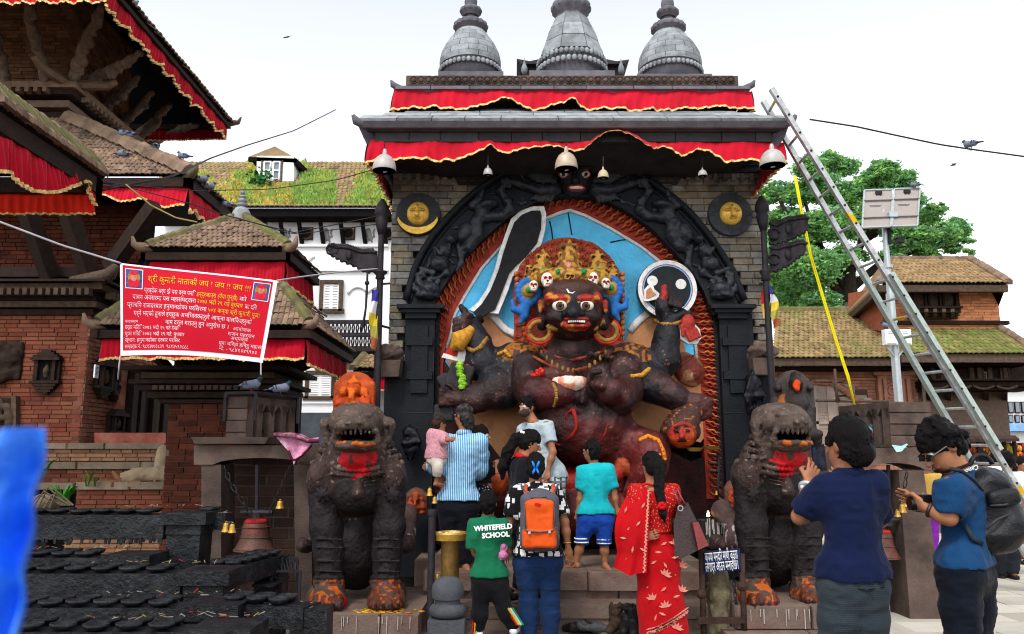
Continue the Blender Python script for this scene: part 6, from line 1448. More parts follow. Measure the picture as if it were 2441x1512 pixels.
def blind_window(c,w,h,X_,out,name='blind_window'):
 X_,out=Vc(X_),Vc(out);Z=Vc((0,0,1));k=Matrix((X_,-out,Z)).transposed();B_=lambda m,a,b,dz,sz:m.box(c+X_*a+out*dz+Z*b,sz,k)
 e=MB();B_(e,0,0,.02,(w*.5,.10,h*.44));f=e.build(name,BLACK,GT)
 m=MB()
 for a in(-1,1):B_(m,a*w*.28,0,.06,(w*.1,.12,h*.44));B_(m,a*w*.38,0,.03,(w*.08,.08,h*.42))
 for i,(b,ww,hh)in enumerate(((.25,.95,.06),(.31,.8,.05),(.36,.55,.05),(.41,.3,.06),(-.25,.95,.06),(-.31,.75,.05),(-.37,.6,.06),(-.43,.42,.06),(-.48,.22,.05))):B_(m,0,b*h,.07-.004*i,(w*ww,.16-.01*i,h*hh))
 m.build('carved_frame',WOOD,f)
 S=Solid(.02);S.ell(c+out*.07-Z*h*.03,(w*.1,w*.1,h*.14),k=.02);S.ell(c+out*.08+Z*h*.12,(w*.06,w*.06,h*.05),k=.02);S.field().rough(.03,20,2);S.build('carved_figure',WOOD_L,f)
blind_window(at(117,885,yg),.44,.66,(1,0,0),(0,-1,0));pb=atx(240,898,xg);blind_window(pb,.5,.66,(0,1,0),(1,0,0));blind_window(atx(268,1010,xg),.5,.5,(0,1,0),(1,0,0))
# carved window and gable board at the frame edge
S=Solid(.022);r6=random.Random(6)
for i in range(46):
 u,v=r6 .uniform(-30,52),r6 .uniform(820,905)
 if u>52-(v-820)*.35:continue
 a=r6 .uniform(0,6.28);S.chain([at(u+6*cos(a+t),v+7*sin(a+t),yg-.05)for t in(0,1,2,3)],[.04,.05,.04,.03],.03)
S.box(at(10,860,yg),(.55,.1,.56),rr=.02,k=.02);S.field().rough(.02,18,1);S.build('carved_gable_board',WOOD,GT)
k=MB();f_=[at(-30,948,yg-.06),at(36,948,yg-.06),at(36,1052,yg-.06),at(-30,1052,yg-.06)];k.prism(f_,(0,.1,0));wf=k.build('carved_window',WOOD,GT)
S=Solid(.022)
for i in range(30):
 u,v=r6 .uniform(-30,28),r6 .uniform(960,1045);a=r6 .uniform(0,6.28);S.chain([at(u+5*cos(a+t),v+6*sin(a+t),yg-.08)for t in(0,1,2)],[.04,.04,.03],.03)
S.build('lattice_carving',WOOD_L,wf)
MB().prism([at(26,944,yg-.1),at(38,944,yg-.1),at(38,1056,yg-.1),at(26,1056,yg-.1)],(0,.1,0)).build('window_frame',WOOD_L,wf)
# doorway with carved jambs on the receding side
def side_slab(u0,u1,v0,v1,d,name,mt,par=GT):
 a,b=atx(u0,900,xg).y,atx(u1,900,xg).y;zt_,zb_=atx(u0,v0,xg).z,atx(u0,v1,xg).z;return MB().bb((xg-.02,a,zb_),(xg+d,b,zt_)).build(name,mt,par)
side_slab(300,380,880,1050,.03,'door_recess',BLACK)
for i,(u0,u1,d,mt)in enumerate(((276,296,.05,mat('faded_red_plaster',(.42,.17,.13),.9,.35,6,.4,40,dirt=(.55,.38,.3),dirt_scale=6,dirt_amt=.5)),(298,308,.16,WOOD),(309,320,.10,WOOD_L),(321,331,.14,WOOD),(334,350,.06,WOOD),(352,362,.14,WOOD),(363,374,.10,WOOD_L),(375,388,.16,WOOD))):side_slab(u0,u1,872,1042,d,'door_jamb' if i else 'plaster_strip',mt)
S=Solid(.03)
for i in range(18):S.ell(atx(258+3.4*(i%5)+r6 .uniform(-2,2),860+i*5.2,xg)+Vc((.05,0,0)),(.06,.07,.07),k=.04)
S.field().rough(.05,12,2);S.build('carved_bracket_figure',WOOD,GT)
MB().box(atx(271,884,xg)+Vc((.1,-.05,0)),(.07,.07,.07)).build('hook_block',WOOD_L,GT)
# paper notice
k=MB();k.box(at(211,884,yg-.04)+Vc((.06,.1,0)),(.02,.11,.19));nt=k.thing('paper_notice',mat('paper',(.72,.76,.78),.8,.05),'small white paper notice pasted on the brick corner of the big temple','notice')
k=MB()
for i in range(7):k.box(at(211,884,yg-.04)+Vc((.0715,.1,.06-.018*i)),(.004,.085-.02*(i%3),.006))
k.build('print',mat('print_ink',(.12,.12,.16),.8,.1),nt)
# stepped base: stone and brick bands
def band(u0,u1,v0,v1,Y,mt,name,depth=1.2,sh=.9,seed=1,brick=False):
 a,b=at(u0,v1,Y),at(u1,v1,Y);zt_=at(u0,v0,Y).z
 if brick:brick_wall(GT,(a.x,Y,a.z),(1,0,0),b.x-a.x,zt_-a.z,(0,-1,0),.055,.22,mt,120,seed,core=depth)
 else:step_row(Y,Y+depth,a.z,zt_,a.x,b.x,.4,.9,seed,'base_stone',GT,mt)
SLAB=mat('tan_base_stone',(.25,.20,.15),.9,.25,5,.5,40,pvar=.2,dirt=(.13,.12,.06),dirt_scale=3,dirt_amt=.4)
PLAST=mat('red_base_plaster',(.27,.09,.065),.9,.3,5,.4,30,dirt=(.36,.2,.15),dirt_scale=4,dirt_amt=.6)
MB().prism([at(225,1032,11.3),at(395,1032,11.3),at(395,1058,11.3),at(225,1058,11.3)],(0,.3,0)).build('plaster_band',PLAST,GT)
band(-40,395,1056,1070,11.2,SLAB,'b',seed=31);band(-40,395,1071,1100,11.25,BRICK_TAN,'b',seed=32,brick=True)
band(-40,372,1102,1119,10.8,SLAB,'b',seed=33);band(-40,400,1120,1150,10.85,BRICK,'b',seed=34,brick=True)
band(-40,175,1152,1168,10.6,SLAB,'b',seed=36)
band(178,482,1150,1168,10.2,SLAB,'b',seed=35);band(178,482,1169,1215,10.25,BRICK,'b',seed=36,brick=True);band(150,420,1216,1330,10.3,BRICK_TAN,'b',seed=37,brick=True)
X=[]
for i in range(10):X.append(M4(at(255+8*i+r6 .uniform(-8,8),1152+r6 .uniform(-2,4),10.25+r6 .uniform(0,.3)),(cos(i),sin(i),0),(-sin(i),cos(i),0),s=(.2,.11,.05)))
pieces('loose_brick',GT,BRICK_TAN,BX,X)
# ------------------------------------------------------------------ white palace with the grassy roof
WHITE=mat('white_plaster',(.80,.80,.80),.85,.06,2,.1,30,dirt=(.6,.58,.55),dirt_scale=.5,dirt_amt=.25)
YW=26.0
WP=empty('white_palace',(at(700,1100,YW).x,YW+2,0),'white plastered palace with grassy tiled roof and dormer, behind the small shrine','building')
wx0,wx1=at(380,700,YW).x,at(960,700,YW).x;zew=at(700,510,YW).z
MB().bb((wx0,YW,0),(wx1,YW+6,zew)).build('wall',WHITE,WP)
e0,e1=at(380,492,YW-.7),at(960,492,YW-.7);t0,t1=at(380,378,YW+3.2),at(960,398,YW+3.2);t0 .z=t1 .z=(t0 .z+t1 .z)/2
tiles(WP,e0,e1,t1,t0,.16,.3,TILE_FAR,120)
MB().prism([e0+Vc((0,.05,-.08)),e1+Vc((0,.05,-.08)),e1+Vc((0,.05,-.32)),e0+Vc((0,.05,-.32))],(0,.2,0)).build('eave_board',WOOD_K,WP)
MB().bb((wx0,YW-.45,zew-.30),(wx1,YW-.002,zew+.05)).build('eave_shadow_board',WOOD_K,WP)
pieces('eave_rafter',WP,WOOD_K,BX,[M4((lerp(wx0,wx1,i/40),YW-.3,at(700,512,YW-.4).z),s=(.08,.5,.12))for i in range(41)])
# slanted struts and panels of the frieze
for i,u in enumerate((630,668,712,763,811,863,912)):
 MB().beam(at(u,524,YW-.35),at(u+8,582,YW-.06),.12,.08).build('roof_strut',WOOD_K,WP)
for u0,u1,v0,v1 in((521,925,582,588),(521,925,640,646),(521,925,952,962),(521,925,972,984)):
 a=at(u0,v1,YW-.08);MB().bb((a.x,YW-.1,a.z),(at(u1,v1,YW-.08).x,YW-.002,at(u0,v0,YW-.08).z)).build('string_course',WHITE,WP)
for i,u in enumerate((642,730,830,924)):
 if i==0:continue
 k=MB();a,b=at(u-17,572,YW-.04),at(u+17,542,YW-.04);k.bb((a.x,YW-.06,a.z),(b.x,YW,b.z));f=k.build('square_vent',WOOD_L,WP)
 k=MB();k.bb((a.x+.05,YW-.09,a.z+.05),(b.x-.05,YW-.062,b.z-.05));k.build('vent_panel',mat('grey_panel',(.45,.45,.45),.8,.1),f)
 MB().lathe(at(u,557,YW-.095),[(.16,0),(.16,.012),(0,.013)],20,axis=(0,-1,0)).build('vent_hole',BLACK,f);MB().lathe(at(u,557,YW-.095),[(.21,-.005),(.21,.03),(.16,.03),(.16,0)],20,axis=(0,-1,0)).build('vent_ring',WOOD_L,f)
for u in(680,780,881):
 S=Solid(.02);L_=lambda a,b:at(u+a,560+b,YW-.01)
 S.ell(L_(-3,-10),(.09,.04,.09),k=.03);S.cap(L_(-2,-4),L_(1,8),.09,.08,.04);S.cap(L_(0,8),L_(-6,17),.05,.03,.03);S.cap(L_(3,8),L_(6,17),.05,.03,.03);S.cap(L_(0,-3),L_(-11,-4),.035,.03,.02);S.cap(L_(0,1),L_(-11,6),.035,.03,.02);S.chain([L_(5,8),L_(11,4),L_(9,-6),L_(12,-13)],.03,.02);S.build('lion_crest',mat('grey_relief',(.28,.28,.27),.8,.2),WP)
def win(u0,u1,v0,v1,shut,par=WP,Y=YW,fr=WOOD_L,n=2,name='window',slats=9):
 a,b=at(u0,v1,Y-.1),at(u1,v0,Y-.1);k=MB();w=b.x-a.x;h=b.z-a.z;t=.12
 for lo,hi in(((a.x,a.z),(a.x+t,b.z)),((b.x-t,a.z),(b.x,b.z)),((a.x+t,b.z-t),(b.x-t,b.z)),((a.x-.06,a.z-.06),(b.x+.06,a.z+t*.6))):k.bb((lo[0],Y-.14,lo[1]),(hi[0],Y+.02,hi[1]))
 f=k.build(name,fr,par);k=MB();k.bb((a.x+t,Y-.06,a.z+t*.6),(b.x-t,Y+.01,b.z-t));k.build('window_panel',shut,f)
 X=[]
 for j in range(n):
  x0=a.x+t+(w-2*t)*j/n;x1=a.x+t+(w-2*t)*(j+1)/n
  for i in range(slats):X.append(M4(((x0+x1)/2,Y-.075,lerp(a.z+t,b.z-t,(i+.5)/slats)),Y=Vc((0,.9,-.4)),Z=Vc((0,.4,.9)),s=(x1-x0-.1,.02,(h-2*t)/slats*.75)))
  k=MB();[k.bb((xx-.03,Y-.09,a.z+t*.6),(xx+.03,Y-.061,b.z-t))for xx in(x0+.03,x1-.03)];k.build('shutter_stile',WHITE,f)
 pieces('shutter_slat',f,WHITE,BX,X);return f
win(726,800,884,950,WHITE);win(760,818,668,742,WHITE)
# trefoil mouldings, dark iron balcony, lower cornice
for u0,u1,v in((640,690,628),(700,750,628),(830,900,700)):
 k=MB();P=[at(lerp(u0,u1,i/16),v-16*abs(sin(pi*i/16*1.5))**.6,YW-.03)for i in range(17)];k.tube(P,.045,6);k.build('trefoil_moulding',WHITE,WP,smooth=True)
BALC=empty('iron_balcony',tuple(at(840,830,YW-.9)),'dark ornate balcony railing on the white palace beside the metal flag pole','balcony')
a,b=at(768,832,YW-.9),at(905,768,YW-.9)
k=MB();[k.bb((a.x,YW-.95,z-.06),(b.x,YW-.85,z+.06))for z in(a.z,lerp(a.z,b.z,.52),b.z)];k.build('rail',IRON,BALC);MB().bb((a.x,YW-.9,a.z-.25),(b.x,YW,a.z-.07)).build('balcony_floor',WOOD_K,BALC)
o_=MB();o_.tube([Vc((.42*cos(t),0,.5*sin(t)))for t in np.linspace(0,2*pi,11)],.1,5,cap=False)
pieces('baluster_ring',BALC,IRON,(o_.v,o_.f),[M4((lerp(a.x+.12,b.x-.12,i/12),YW-.9,lerp(a.z,b.z,.27+.5*j)),s=(.24,.5,.36))for i in range(13)for j in range(2)],smooth=True)
MB().bb((at(766,900,YW).x,YW-.12,at(760,880,YW).z),(at(900,900,YW).x,YW-.003,at(760,836,YW).z)).build('stone_panel',mat('tan_panel',(.42,.33,.2),.9,.3,3),WP)
k=MB();a,b=at(695,1060,YW-.7),at(800,985,YW-.7);k.bb((a.x,YW-.8,a.z),(b.x,YW-.1,b.z));k.build('lower_roof_band',mat('slate_band',(.085,.095,.11),.8,.3,3),WP)
# dormer
yd=YW+1.2;D0=lambda u,v:at(u,v,yd)
DM=MB().prism([D0(612,432),D0(700,432),D0(700,372),D0(612,372)],(0,2.0,0)).build('dormer',WHITE,WP)
rf=[D0(592,374),D0(707,378),D0(722,404)+Vc((0,1.6,0)),D0(600,374)+Vc((0,2,0))]
pk=at(655,349,yd+.42)
k=MB();k.add([rf[0],rf[1],pk],[(0,1,2)]);r2=rf[1]+Vc((.5,2.2,-.25));k.add([rf[1],r2,pk],[(0,1,2)]);k.build('dormer_roof',TILE_FAR,DM)
k=MB();k.prism([rf[0],rf[1],rf[1]+Vc((0,0,-.16)),rf[0]+Vc((0,0,-.16))],(0,.1,0));k.prism([rf[1],r2,r2+Vc((0,0,-.2)),rf[1]+Vc((0,0,-.2))],(-.1,0,0));k.prism([rf[0]+Vc((.1,.1,-.1)),rf[1]+Vc((-.1,.1,-.1)),r2+Vc((-.1,0,-.1)),rf[0]+Vc((.1,2,-.1))],(0,0,-.05));k.build('dormer_eave',WOOD_K,DM)
for j in range(2):
 a,b=D0(628+22*j,430),D0(648+22*j,386);k=MB();w=.045
 for lo,hi in(((a.x,a.z),(a.x+w,b.z)),((b.x-w,a.z),(b.x,b.z)),((a.x+w,a.z),(b.x-w,a.z+w)),((a.x+w,b.z-w),(b.x-w,b.z)),((a.x+w,(a.z+b.z)/2-w/2),(b.x-w,(a.z+b.z)/2+w/2))):k.bb((lo[0],yd-.08,lo[1]),(hi[0],yd-.005,hi[1]))
 f=k.build('window_leaf',WHITE,DM);MB().bb((a.x+w,yd-.03,a.z+w),(b.x-w,yd-.004,b.z-w)).build('pane',mat('window_glass',(.25,.29,.33),.15,.1),f)
k=MB();[k.bb((D0(u,400).x,yd-.05,D0(u,431).z),(D0(u+3,400).x,yd-.003,D0(u,383).z))for u in(623,671)];k.build('dormer_post',WOOD_L,DM)
# grass growing on the tiles
GR=MB();rg=random.Random(8)
nrm=(e1-e0).cross(t0-e0).normalized();nrm=nrm if nrm.z>0 else-nrm
def grass_at(a,b,h,mi):
 p=e0 .lerp(e1,a).lerp(t0 .lerp(t1,a),b);d=Vc((rg.uniform(-.5,.5),rg.uniform(-.6,.1),1)).normalized()*h;w=Vc((rg.uniform(.02,.05),rg.uniform(-.03,.03),0));GR.mi=mi;GR.add([p-w,p+w,p+d+w*.3,p+d*.6+Vc((rg.uniform(-.06,.06),0,0))],[(0,1,2),(0,2,3)])
for i in range(46000):
 a=rg.random();b=rg.random();u=380+580*a
 dens=.9-b*1.0+(.5 if 560<u<800 and b<.9 else 0)+.35*sin(u*.045)-(.5 if 800<u<850 else 0)
 if b>.74 and not(590<u<730)or rg.random()>dens:continue
 clump=vnoise(np.array([[a*22,b*5,0]]),3)[0]
 if 606<u<716 and.42<b<.75:continue
 green=rg.random()<((.85 if clump>.5 else.35)if u>700 else(.45 if clump>.7 else.08))
 grass_at(a,b,rg.uniform(.06,.17)if not green else rg.uniform(.10,.24),1 if green else(0 if rg.random()<.75 else 2))
GR.mi=0
o=GR.build('roof_grass',[mat('dry_grass',(.56,.46,.10),.8,.3,3,pvar=.3),mat('green_weeds',(.27,.40,.10),.8,.3,3,pvar=.4),mat('tan_grass',(.48,.38,.13),.8,.3,3,pvar=.3)],WP,fix=False);o['kind']='stuff'
# big leaved weed by the dormer
wd=empty('roof_weed',tuple(at(625,438,yd-.4)),'leafy green weed growing beside the dormer window on the grassy roof','plant')
lf=MB();lf.add([(-.1,0,0),(0,.1,-.4),(.45,.45,.0),(.35,.1,.45),(0,-.05,1),(-.35,.1,.45),(-.45,.45,0)],[(0,1,2),(0,2,3),(0,3,4),(0,4,5),(0,5,6),(0,6,1)])
X=[]
for i in range(70):
 p=at(rg.gauss(621,14),rg.gauss(424,10),yd-.35-rg.random()*.4);q_=Quaternion((rg.random()-.5,rg.random()-.5,rg.random()-.5,rg.random()-.5)).normalized().to_matrix();X.append(Matrix.Translation(p)@(q_*rg.uniform(.10,.2)).to_4x4())
pieces('leaf',wd,mat('weed_leaf',(.06,.22,.05),.7,.3,6,pvar=.3),(lf.v,lf.f),X)
MB().tube([at(625,438,yd-.4),at(620,415,yd-.45),at(627,405,yd-.45)],.02,5).build('stem',mat('weed_stem',(.12,.2,.05),.8,.2),wd)
# little tiled shrine roof right behind the pole
LS=empty('tiled_gate_roof',tuple(at(880,880,15)),'small tiled roof with red valance between the orange slab and the metal flag pole','roof')
a,b=at(842,878,15),at(925,878,15);tiles(LS,a,b,at(925,850,16),at(868,848,16),.09,.14,TILE_FAR,150);MB().prism([a+Vc((0,0,-.06)),b+Vc((0,0,-.06)),b+Vc((0,0,-.14)),a+Vc((0,0,-.14))],(0,.1,0)).build('eave_board',WOOD_K,LS)
ridge(LS,a,at(868,848,16),.16,.1,MOSS,9);drape('cloth',[a+Vc((.05,.05,-.14)),b+Vc((0,.05,-.14))],[a+Vc((.05,.05,-.4)),b+Vc((0,.05,-.42))],'',LS,14,.02,60)
MB().bb((a.x+.2,15.4,0),(b.x,16.6,a.z)).build('wall',WHITE,LS)
# ------------------------------------------------------------------ brick palace on the right
YB=24.0
BP=empty('brick_palace',(at(2150,1090,YB).x,YB+2,0),'old brick palace with mossy tiled roofs and carved wooden windows, right of the shrine','building')
P_=lambda u,v,d=0:at(u,v,YB+d)
def mossroof(nm,c1,c2):return mat(nm,c1,.95,.3,3,.5,30,pvar=.35,huevar=c2,dirt=(.13,.17,.04),dirt_scale=1.0,dirt_amt=.7)
RT=mossroof('mossy_roof_tile',(.27,.19,.10),(.30,.24,.12));RT2=mossroof('mossy_green_roof_tile',(.24,.20,.09),(.18,.22,.06))
UPT=mat('brown_roof_tile',(.30,.20,.11),.95,.25,3,.5,30,pvar=.3,huevar=(.33,.25,.13))
# upper block
xu0,xu1=P_(2108,700).x,P_(2378,700).x;zu0,zu1=P_(2200,792).z,P_(2200,684).z
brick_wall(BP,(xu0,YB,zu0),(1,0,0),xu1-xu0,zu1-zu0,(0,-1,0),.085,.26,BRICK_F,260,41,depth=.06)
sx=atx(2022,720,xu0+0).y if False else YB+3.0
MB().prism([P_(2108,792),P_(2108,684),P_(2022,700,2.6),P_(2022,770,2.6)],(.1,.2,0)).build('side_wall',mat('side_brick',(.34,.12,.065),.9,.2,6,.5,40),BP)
MB().bb((xu0,YB+.1,0),(xu1,YB+5,zu1)).build('upper_block',BED,BP)
k=MB();k.bb((xu0-.05,YB-.12,P_(2200,775).z),(xu1+.2,YB+.05,P_(2200,766).z));k.build('string_course',WOOD,BP);MB().bb((P_(2105,700).x-.05,YB-.06,zu0),(P_(2112,700).x,YB+.02,zu1)).build('corner_post',WOOD_L,BP)
# upper roof (hip, eave overhang)
ul,ur=at(2094,672,YB-.9),at(2402,674,YB-.9);ul.z=ur.z;tl_,tr_=at(2118,621,YB+1.6),at(2312,620,YB+1.6);tl_.z=tr_.z
tiles(BP,ul,ur,tr_,tl_,.14,.22,UPT,300,seed=3)
bl_=at(2000,702,YB+3.0);bl_.z=ul.z-.4
MB().prism([ul,tl_,at(2105,625,YB+4),bl_],(0,0,-.1)).build('roof_side_slope',UPT,BP)
MB().prism([ul+Vc((0,0,-.07)),ur+Vc((0,0,-.07)),ur+Vc((0,0,-.27)),ul+Vc((0,0,-.27))],(0,.15,0)).build('eave_board',WOOD_L,BP)
MB().prism([ul+Vc((0,0,-.07)),bl_+Vc((0,0,-.07)),bl_+Vc((0,0,-.3)),ul+Vc((0,0,-.27))],(.15,.1,0)).build('eave_board',WOOD_L,BP)
MB().prism([ul+Vc((.1,.1,-.2)),ur+Vc((-.1,.1,-.2)),Vc((xu1,YB,zu1+.05)),Vc((xu0,YB,zu1+.05))],(0,.02,.06)).build('soffit',WOOD_K,BP)
MB().prism([ur,ur+Vc((-.2,4,0)),Vc((xu1,YB+3,zu1-.6)),Vc((xu1,YB,zu1-.6))],(.02,0,.1)).build('side_eave',WOOD_K,BP)
ridge(BP,ur,tr_,.3,.2,TILE,16);ridge(BP,tl_,tr_,.25,.16,TILE,20);ridge(BP,ul,tl_,.22,.14,TILE,8)
# three-light carved window and balcony
def lattice(par,a,b,y,n,m,mt=WOOD_L,t=.02,name='lattice',diag=False):
 k=MB()
 for i in range(n+1):x=lerp(a.x,b.x,i/n);k.bb((x-t/2,y-.02,a.z),(x+t/2,y,b.z))
 for j in range(m+1):z=lerp(a.z,b.z,j/m);k.bb((a.x,y-.03,z-t/2),(b.x,y-.0205,z+t/2))
 o=k.build(name,mt,par);o['kind']='stuff';return o
a,b=P_(2163,738),P_(2271,688);wf=MB().bb((a.x,YB-.16,a.z),(b.x,YB-.10,b.z)).build('carved_window',WOOD,BP)
for i in range(3):
 c0,c1=P_(2170+34*i,733),P_(2195+34*i,700);MB().bb((c0 .x,YB-.175,c0 .z),(c1 .x,YB-.161,c1 .z)).build('window_opening',BLACK,wf)
 lattice(wf,c0+Vc((.03,0,.03)),c1-Vc((.03,0,.03)),YB-.177,9,10,WOOD_L)
 k=MB();[k.bb((x-.05,YB-.3,c0 .z-.05),(x+.05,YB-.155,c1 .z+.05))for x in(c0 .x-.07,c1 .x+.07)];k.bb((c0 .x-.12,YB-.3,c1 .z+.06),(c1 .x+.12,YB-.155,c1 .z+.2));k.build('window_post',WOOD,wf)
 k=MB();[k.prism([Vc((x,YB-.2,c1 .z+.05)),Vc((x,YB-.2,c1 .z-.18)),Vc(((c0 .x+c1 .x)/2,YB-.2,c1 .z+.05))],(0,.02,0))for x in(c0 .x-.03,c1 .x+.03)];k.build('window_arch',WOOD,wf)
k=MB()
for j,(v0,v1,e)in enumerate(((742,736,.4),(752,743,.3),(758,753,.22),(763,759,.14))):k.bb((P_(2163-2*e,v0).x-.05,YB-.1-e,P_(2200,v0).z),(P_(2274,v0).x,YB-.1,P_(2200,v1).z-.01))
k.build('window_balcony',WOOD,wf)
for i in range(6):MB().beam(P_(2166+21*i,757,-.15),P_(2166+21*i,740,-.6),.1,.1).build('balcony_bracket',WOOD_L,wf)
# long lower roofs
la,lb=at(1842,852,YB-1.2),at(2190,848,YB-1.2);lb.z=la.z;lc,ld=at(1852,738,YB+2.6),at(2120,742,YB+2.6);lc.z=ld.z
tiles(BP,la,Vc((lb.x,la.y,la.z)),ld+Vc((.9,0,0)),lc,.15,.24,RT,260,seed=6);ridge(BP,lc,ld,.3,.2,MOSS,20)
MB().prism([la+Vc((0,.02,.02)),lb+Vc((0,.02,.02)),lb+Vc((0,0,-.24)),la+Vc((0,0,-.24))],(0,.12,0)).build('eave_board',WOOD_L,BP)
ra,rb_=at(2150,838,YB-1.6),at(2470,842,YB-1.6);ra.z=rb_.z;rc,rd=at(2150,790,YB-.05),at(2384,786,YB-.05);rc.z=rd.z
tiles(BP,ra,rb_,rd,rc,.15,.22,RT2,260,seed=7);ridge(BP,rb_,rd,.28,.2,TILE,14)
MB().prism([ra+Vc((0,.02,.02)),rb_+Vc((0,.02,.02)),rb_+Vc((0,0,-.26)),ra+Vc((0,0,-.26))],(0,.12,0)).build('eave_board',WOOD_L,BP)
MB().bb((ra.x,YB-1.4,ra.z-.3),(rb_.x,YB,ra.z-.26)).build('soffit',WOOD_K,BP);MB().bb((la.x,YB-1.0,la.z-.3),(lb.x,YB+.2,la.z-.25)).build('soffit',WOOD_K,BP)
# lower brick walls
xl0,xl1=P_(1830,900).x,P_(2185,900).x;zl1=P_(2000,858).z
OLDB=mat('old_pink_brick',(.46,.22,.15),.9,.25,3,.4,40,pvar=.3,huevar=(.38,.22,.15),dirt=(.22,.11,.08),dirt_scale=.8,dirt_amt=.5)
brick_wall(BP,(xl0,YB,.0),(1,0,0),xl1-xl0,zl1,(0,-1,0),.09,.3,OLDB,220,51,depth=.06)
xl2=P_(2405,960).x;brick_wall(BP,(xl1+.01,YB+.4,0),(1,0,0),xl2-xl1,P_(2300,930).z,(0,-1,0),.09,.3,mat('brown_red_brick',(.50,.22,.13),.9,.2,3,.4,40,pvar=.25),240,52,depth=.06)
MB().bb((xl0,YB+.2,0),(xl2,YB+6,zl1)).build('lower_block',BED,BP)
for v0,v1,e in((872,866,.14),(888,884,.1),(906,902,.08)):MB().bb((xl0,YB-e,P_(2000,v0).z),(xl1,YB-.03,P_(2000,v1).z)).build('string_course',OLDB,BP)
for i in range(8):
 c=P_(1862+i*44,876,-.45);k=MB();k.lathe(c,[(.06,0),(.05,.06),(.02,.1),(.012,.2)],8);k.build('hanging_eave_bell',mat('tin',(.5,.5,.5),.5,.1),BP,smooth=True)
for i in range(4):MB().box(P_(1900+90*i,872,-.5),(.1,.7,.18)).build('eave_bracket',WOOD_L,BP)
# great latticed arch window
a,b=P_(1938,1100),P_(2066,906);MB().bb((a.x,YB-.1,a.z),(b.x-.05,YB-.085,P_(1950,930).z)).build('window_recess',mat('window_dark',(.10,.075,.06),.8,.2),BP)
LT=mat('grey_lattice',(.38,.31,.26),.8,.15,6)
lw=MB();[lw.bb((P_(u0,v1).x,YB-.2,P_(u0,v1).z),(P_(u1,v0).x,YB-.086,P_(u1,v0).z))for u0,u1,v0,v1 in((1976,1982,908,1100),(1940,2064,1005,1012),(1934,1940,915,1100),(2062,2070,950,1100))]
lwo=lw.build('lattice_window_frame',LT,BP)
lattice(lwo,P_(1942,1004),P_(1976,918),YB-.13,9,24,LT,.035);lattice(lwo,P_(1983,1004),P_(2060,945),YB-.13,20,16,LT,.035);lattice(lwo,P_(1942,1098),P_(2060,1013),YB-.13,32,24,LT,.035);lattice(lwo,P_(1983,945),P_(2030,918),YB-.13,12,7,LT,.035)
k=MB();P=[P_(lerp(1938,2070,t),962-56*sin(pi*(.5*t+.45))**1.0*(1 if t<.5 else 1)+(0 if t<.3 else 55*(t-.3)**1.6),-.18)for t in np.linspace(0,1,17)];k.tube(P,.09,6);k.build('scalloped_arch',OLDB,lwo,smooth=True)
pieces('arch_scallop',lwo,OLDB,((MB().ball((0,0,0),.11,7,5)).v,(MB().ball((0,0,0),.11,7,5)).f),[M4(poly_at(P,i/17)+Vc((0,-.04,-.05)))for i in range(18)],smooth=True)
# carved blind window with rings, posts
a,b=P_(2088,960),P_(2165,905);bwf=MB().bb((a.x,YB-.16,a.z),(b.x,YB-.065,b.z)).build('blind_window',OLDB,BP)
k=MB();[k.bb((P_(u,960).x-.05,YB-.24,a.z),(P_(u,960).x+.05,YB-.162,b.z))for u in(2092,2105,2146,2160)];[k.bb((a.x-.1*j,YB-.22-.03*j,b.z+.11*j),(b.x+.1*j,YB-.162,b.z+.1+.11*j))for j in range(2)];k.build('window_post',OLDB,bwf)
for r_ in(.30,.2,.1):MB().tube([P_(2126,932,-.18)+Vc((r_*cos(t),0,r_*sin(t)))for t in np.linspace(0,2*pi,20)],.03,5,cap=False).build('carved_ring',OLDB,bwf,smooth=True)
# dark wooden bay with balcony on the right
a,b=P_(2192,912),P_(2450,858);bay=MB().bb((a.x,YB-.5,a.z),(b.x,YB+.3,b.z)).build('wooden_bay',WOOD,BP)
for i,u in enumerate((2258,2350,2392)):
 w=(40,16,14)[i];c0,c1=P_(u-w/2,908,-.5),P_(u+w/2,868,-.5);MB().bb((c0 .x,YB-.53,c0 .z),(c1 .x,YB-.503,c1 .z)).build('bay_opening',BLACK,bay)
 if i==0:lattice(bay,c0+Vc((0,0,.0)),c1-Vc((0,0,.2)),YB-.54,4,5,WOOD_L,.05)
 else:
  k=MB();P=[Vc((lerp(c0 .x,c1 .x,t),YB-.56,lerp(c0 .z,c1 .z,.7)+.25*sin(pi*t)))for t in np.linspace(0,1,9)];k.tube([Vc((c0 .x,YB-.56,c0 .z))]+P+[Vc((c1 .x,YB-.56,c0 .z))],.035,6);k.build('bay_arch',WOOD_L,bay,smooth=True)
  k=MB();[k.bb((lerp(c0 .x,c1 .x,(j+.3)/4),YB-.57,c0 .z),(lerp(c0 .x,c1 .x,(j+.6)/4),YB-.54,c0 .z+.22))for j in range(4)];k.bb((c0 .x,YB-.57,c0 .z+.221),(c1 .x,YB-.54,c0 .z+.26));k.build('bay_rail',LT,bay)
for u in(2200,2222,2290,2308,2332,2368):MB().bb((P_(u,900).x-.06,YB-.62,a.z),(P_(u,900).x+.06,YB-.503,b.z)).build('bay_post',WOOD_L,bay)
for v0,v1,e in((934,928,.55),(927,916,.75),(915,910,.95)):MB().bb((P_(2190-10*e,v0).x,YB-e-.1,P_(2300,v0).z),(P_(2438,v0).x,YB+.3,P_(2300,v1).z-.01)).build('balcony_beam',WOOD,bay)
for i in range(4):
 u=2210+55*i;k=MB();k.tube([P_(u+t*50,920+7*sin(pi*t),-.9)for t in np.linspace(0,1,9)],.04,5);k.build('carved_swag',WOOD_L,bay,smooth=True)
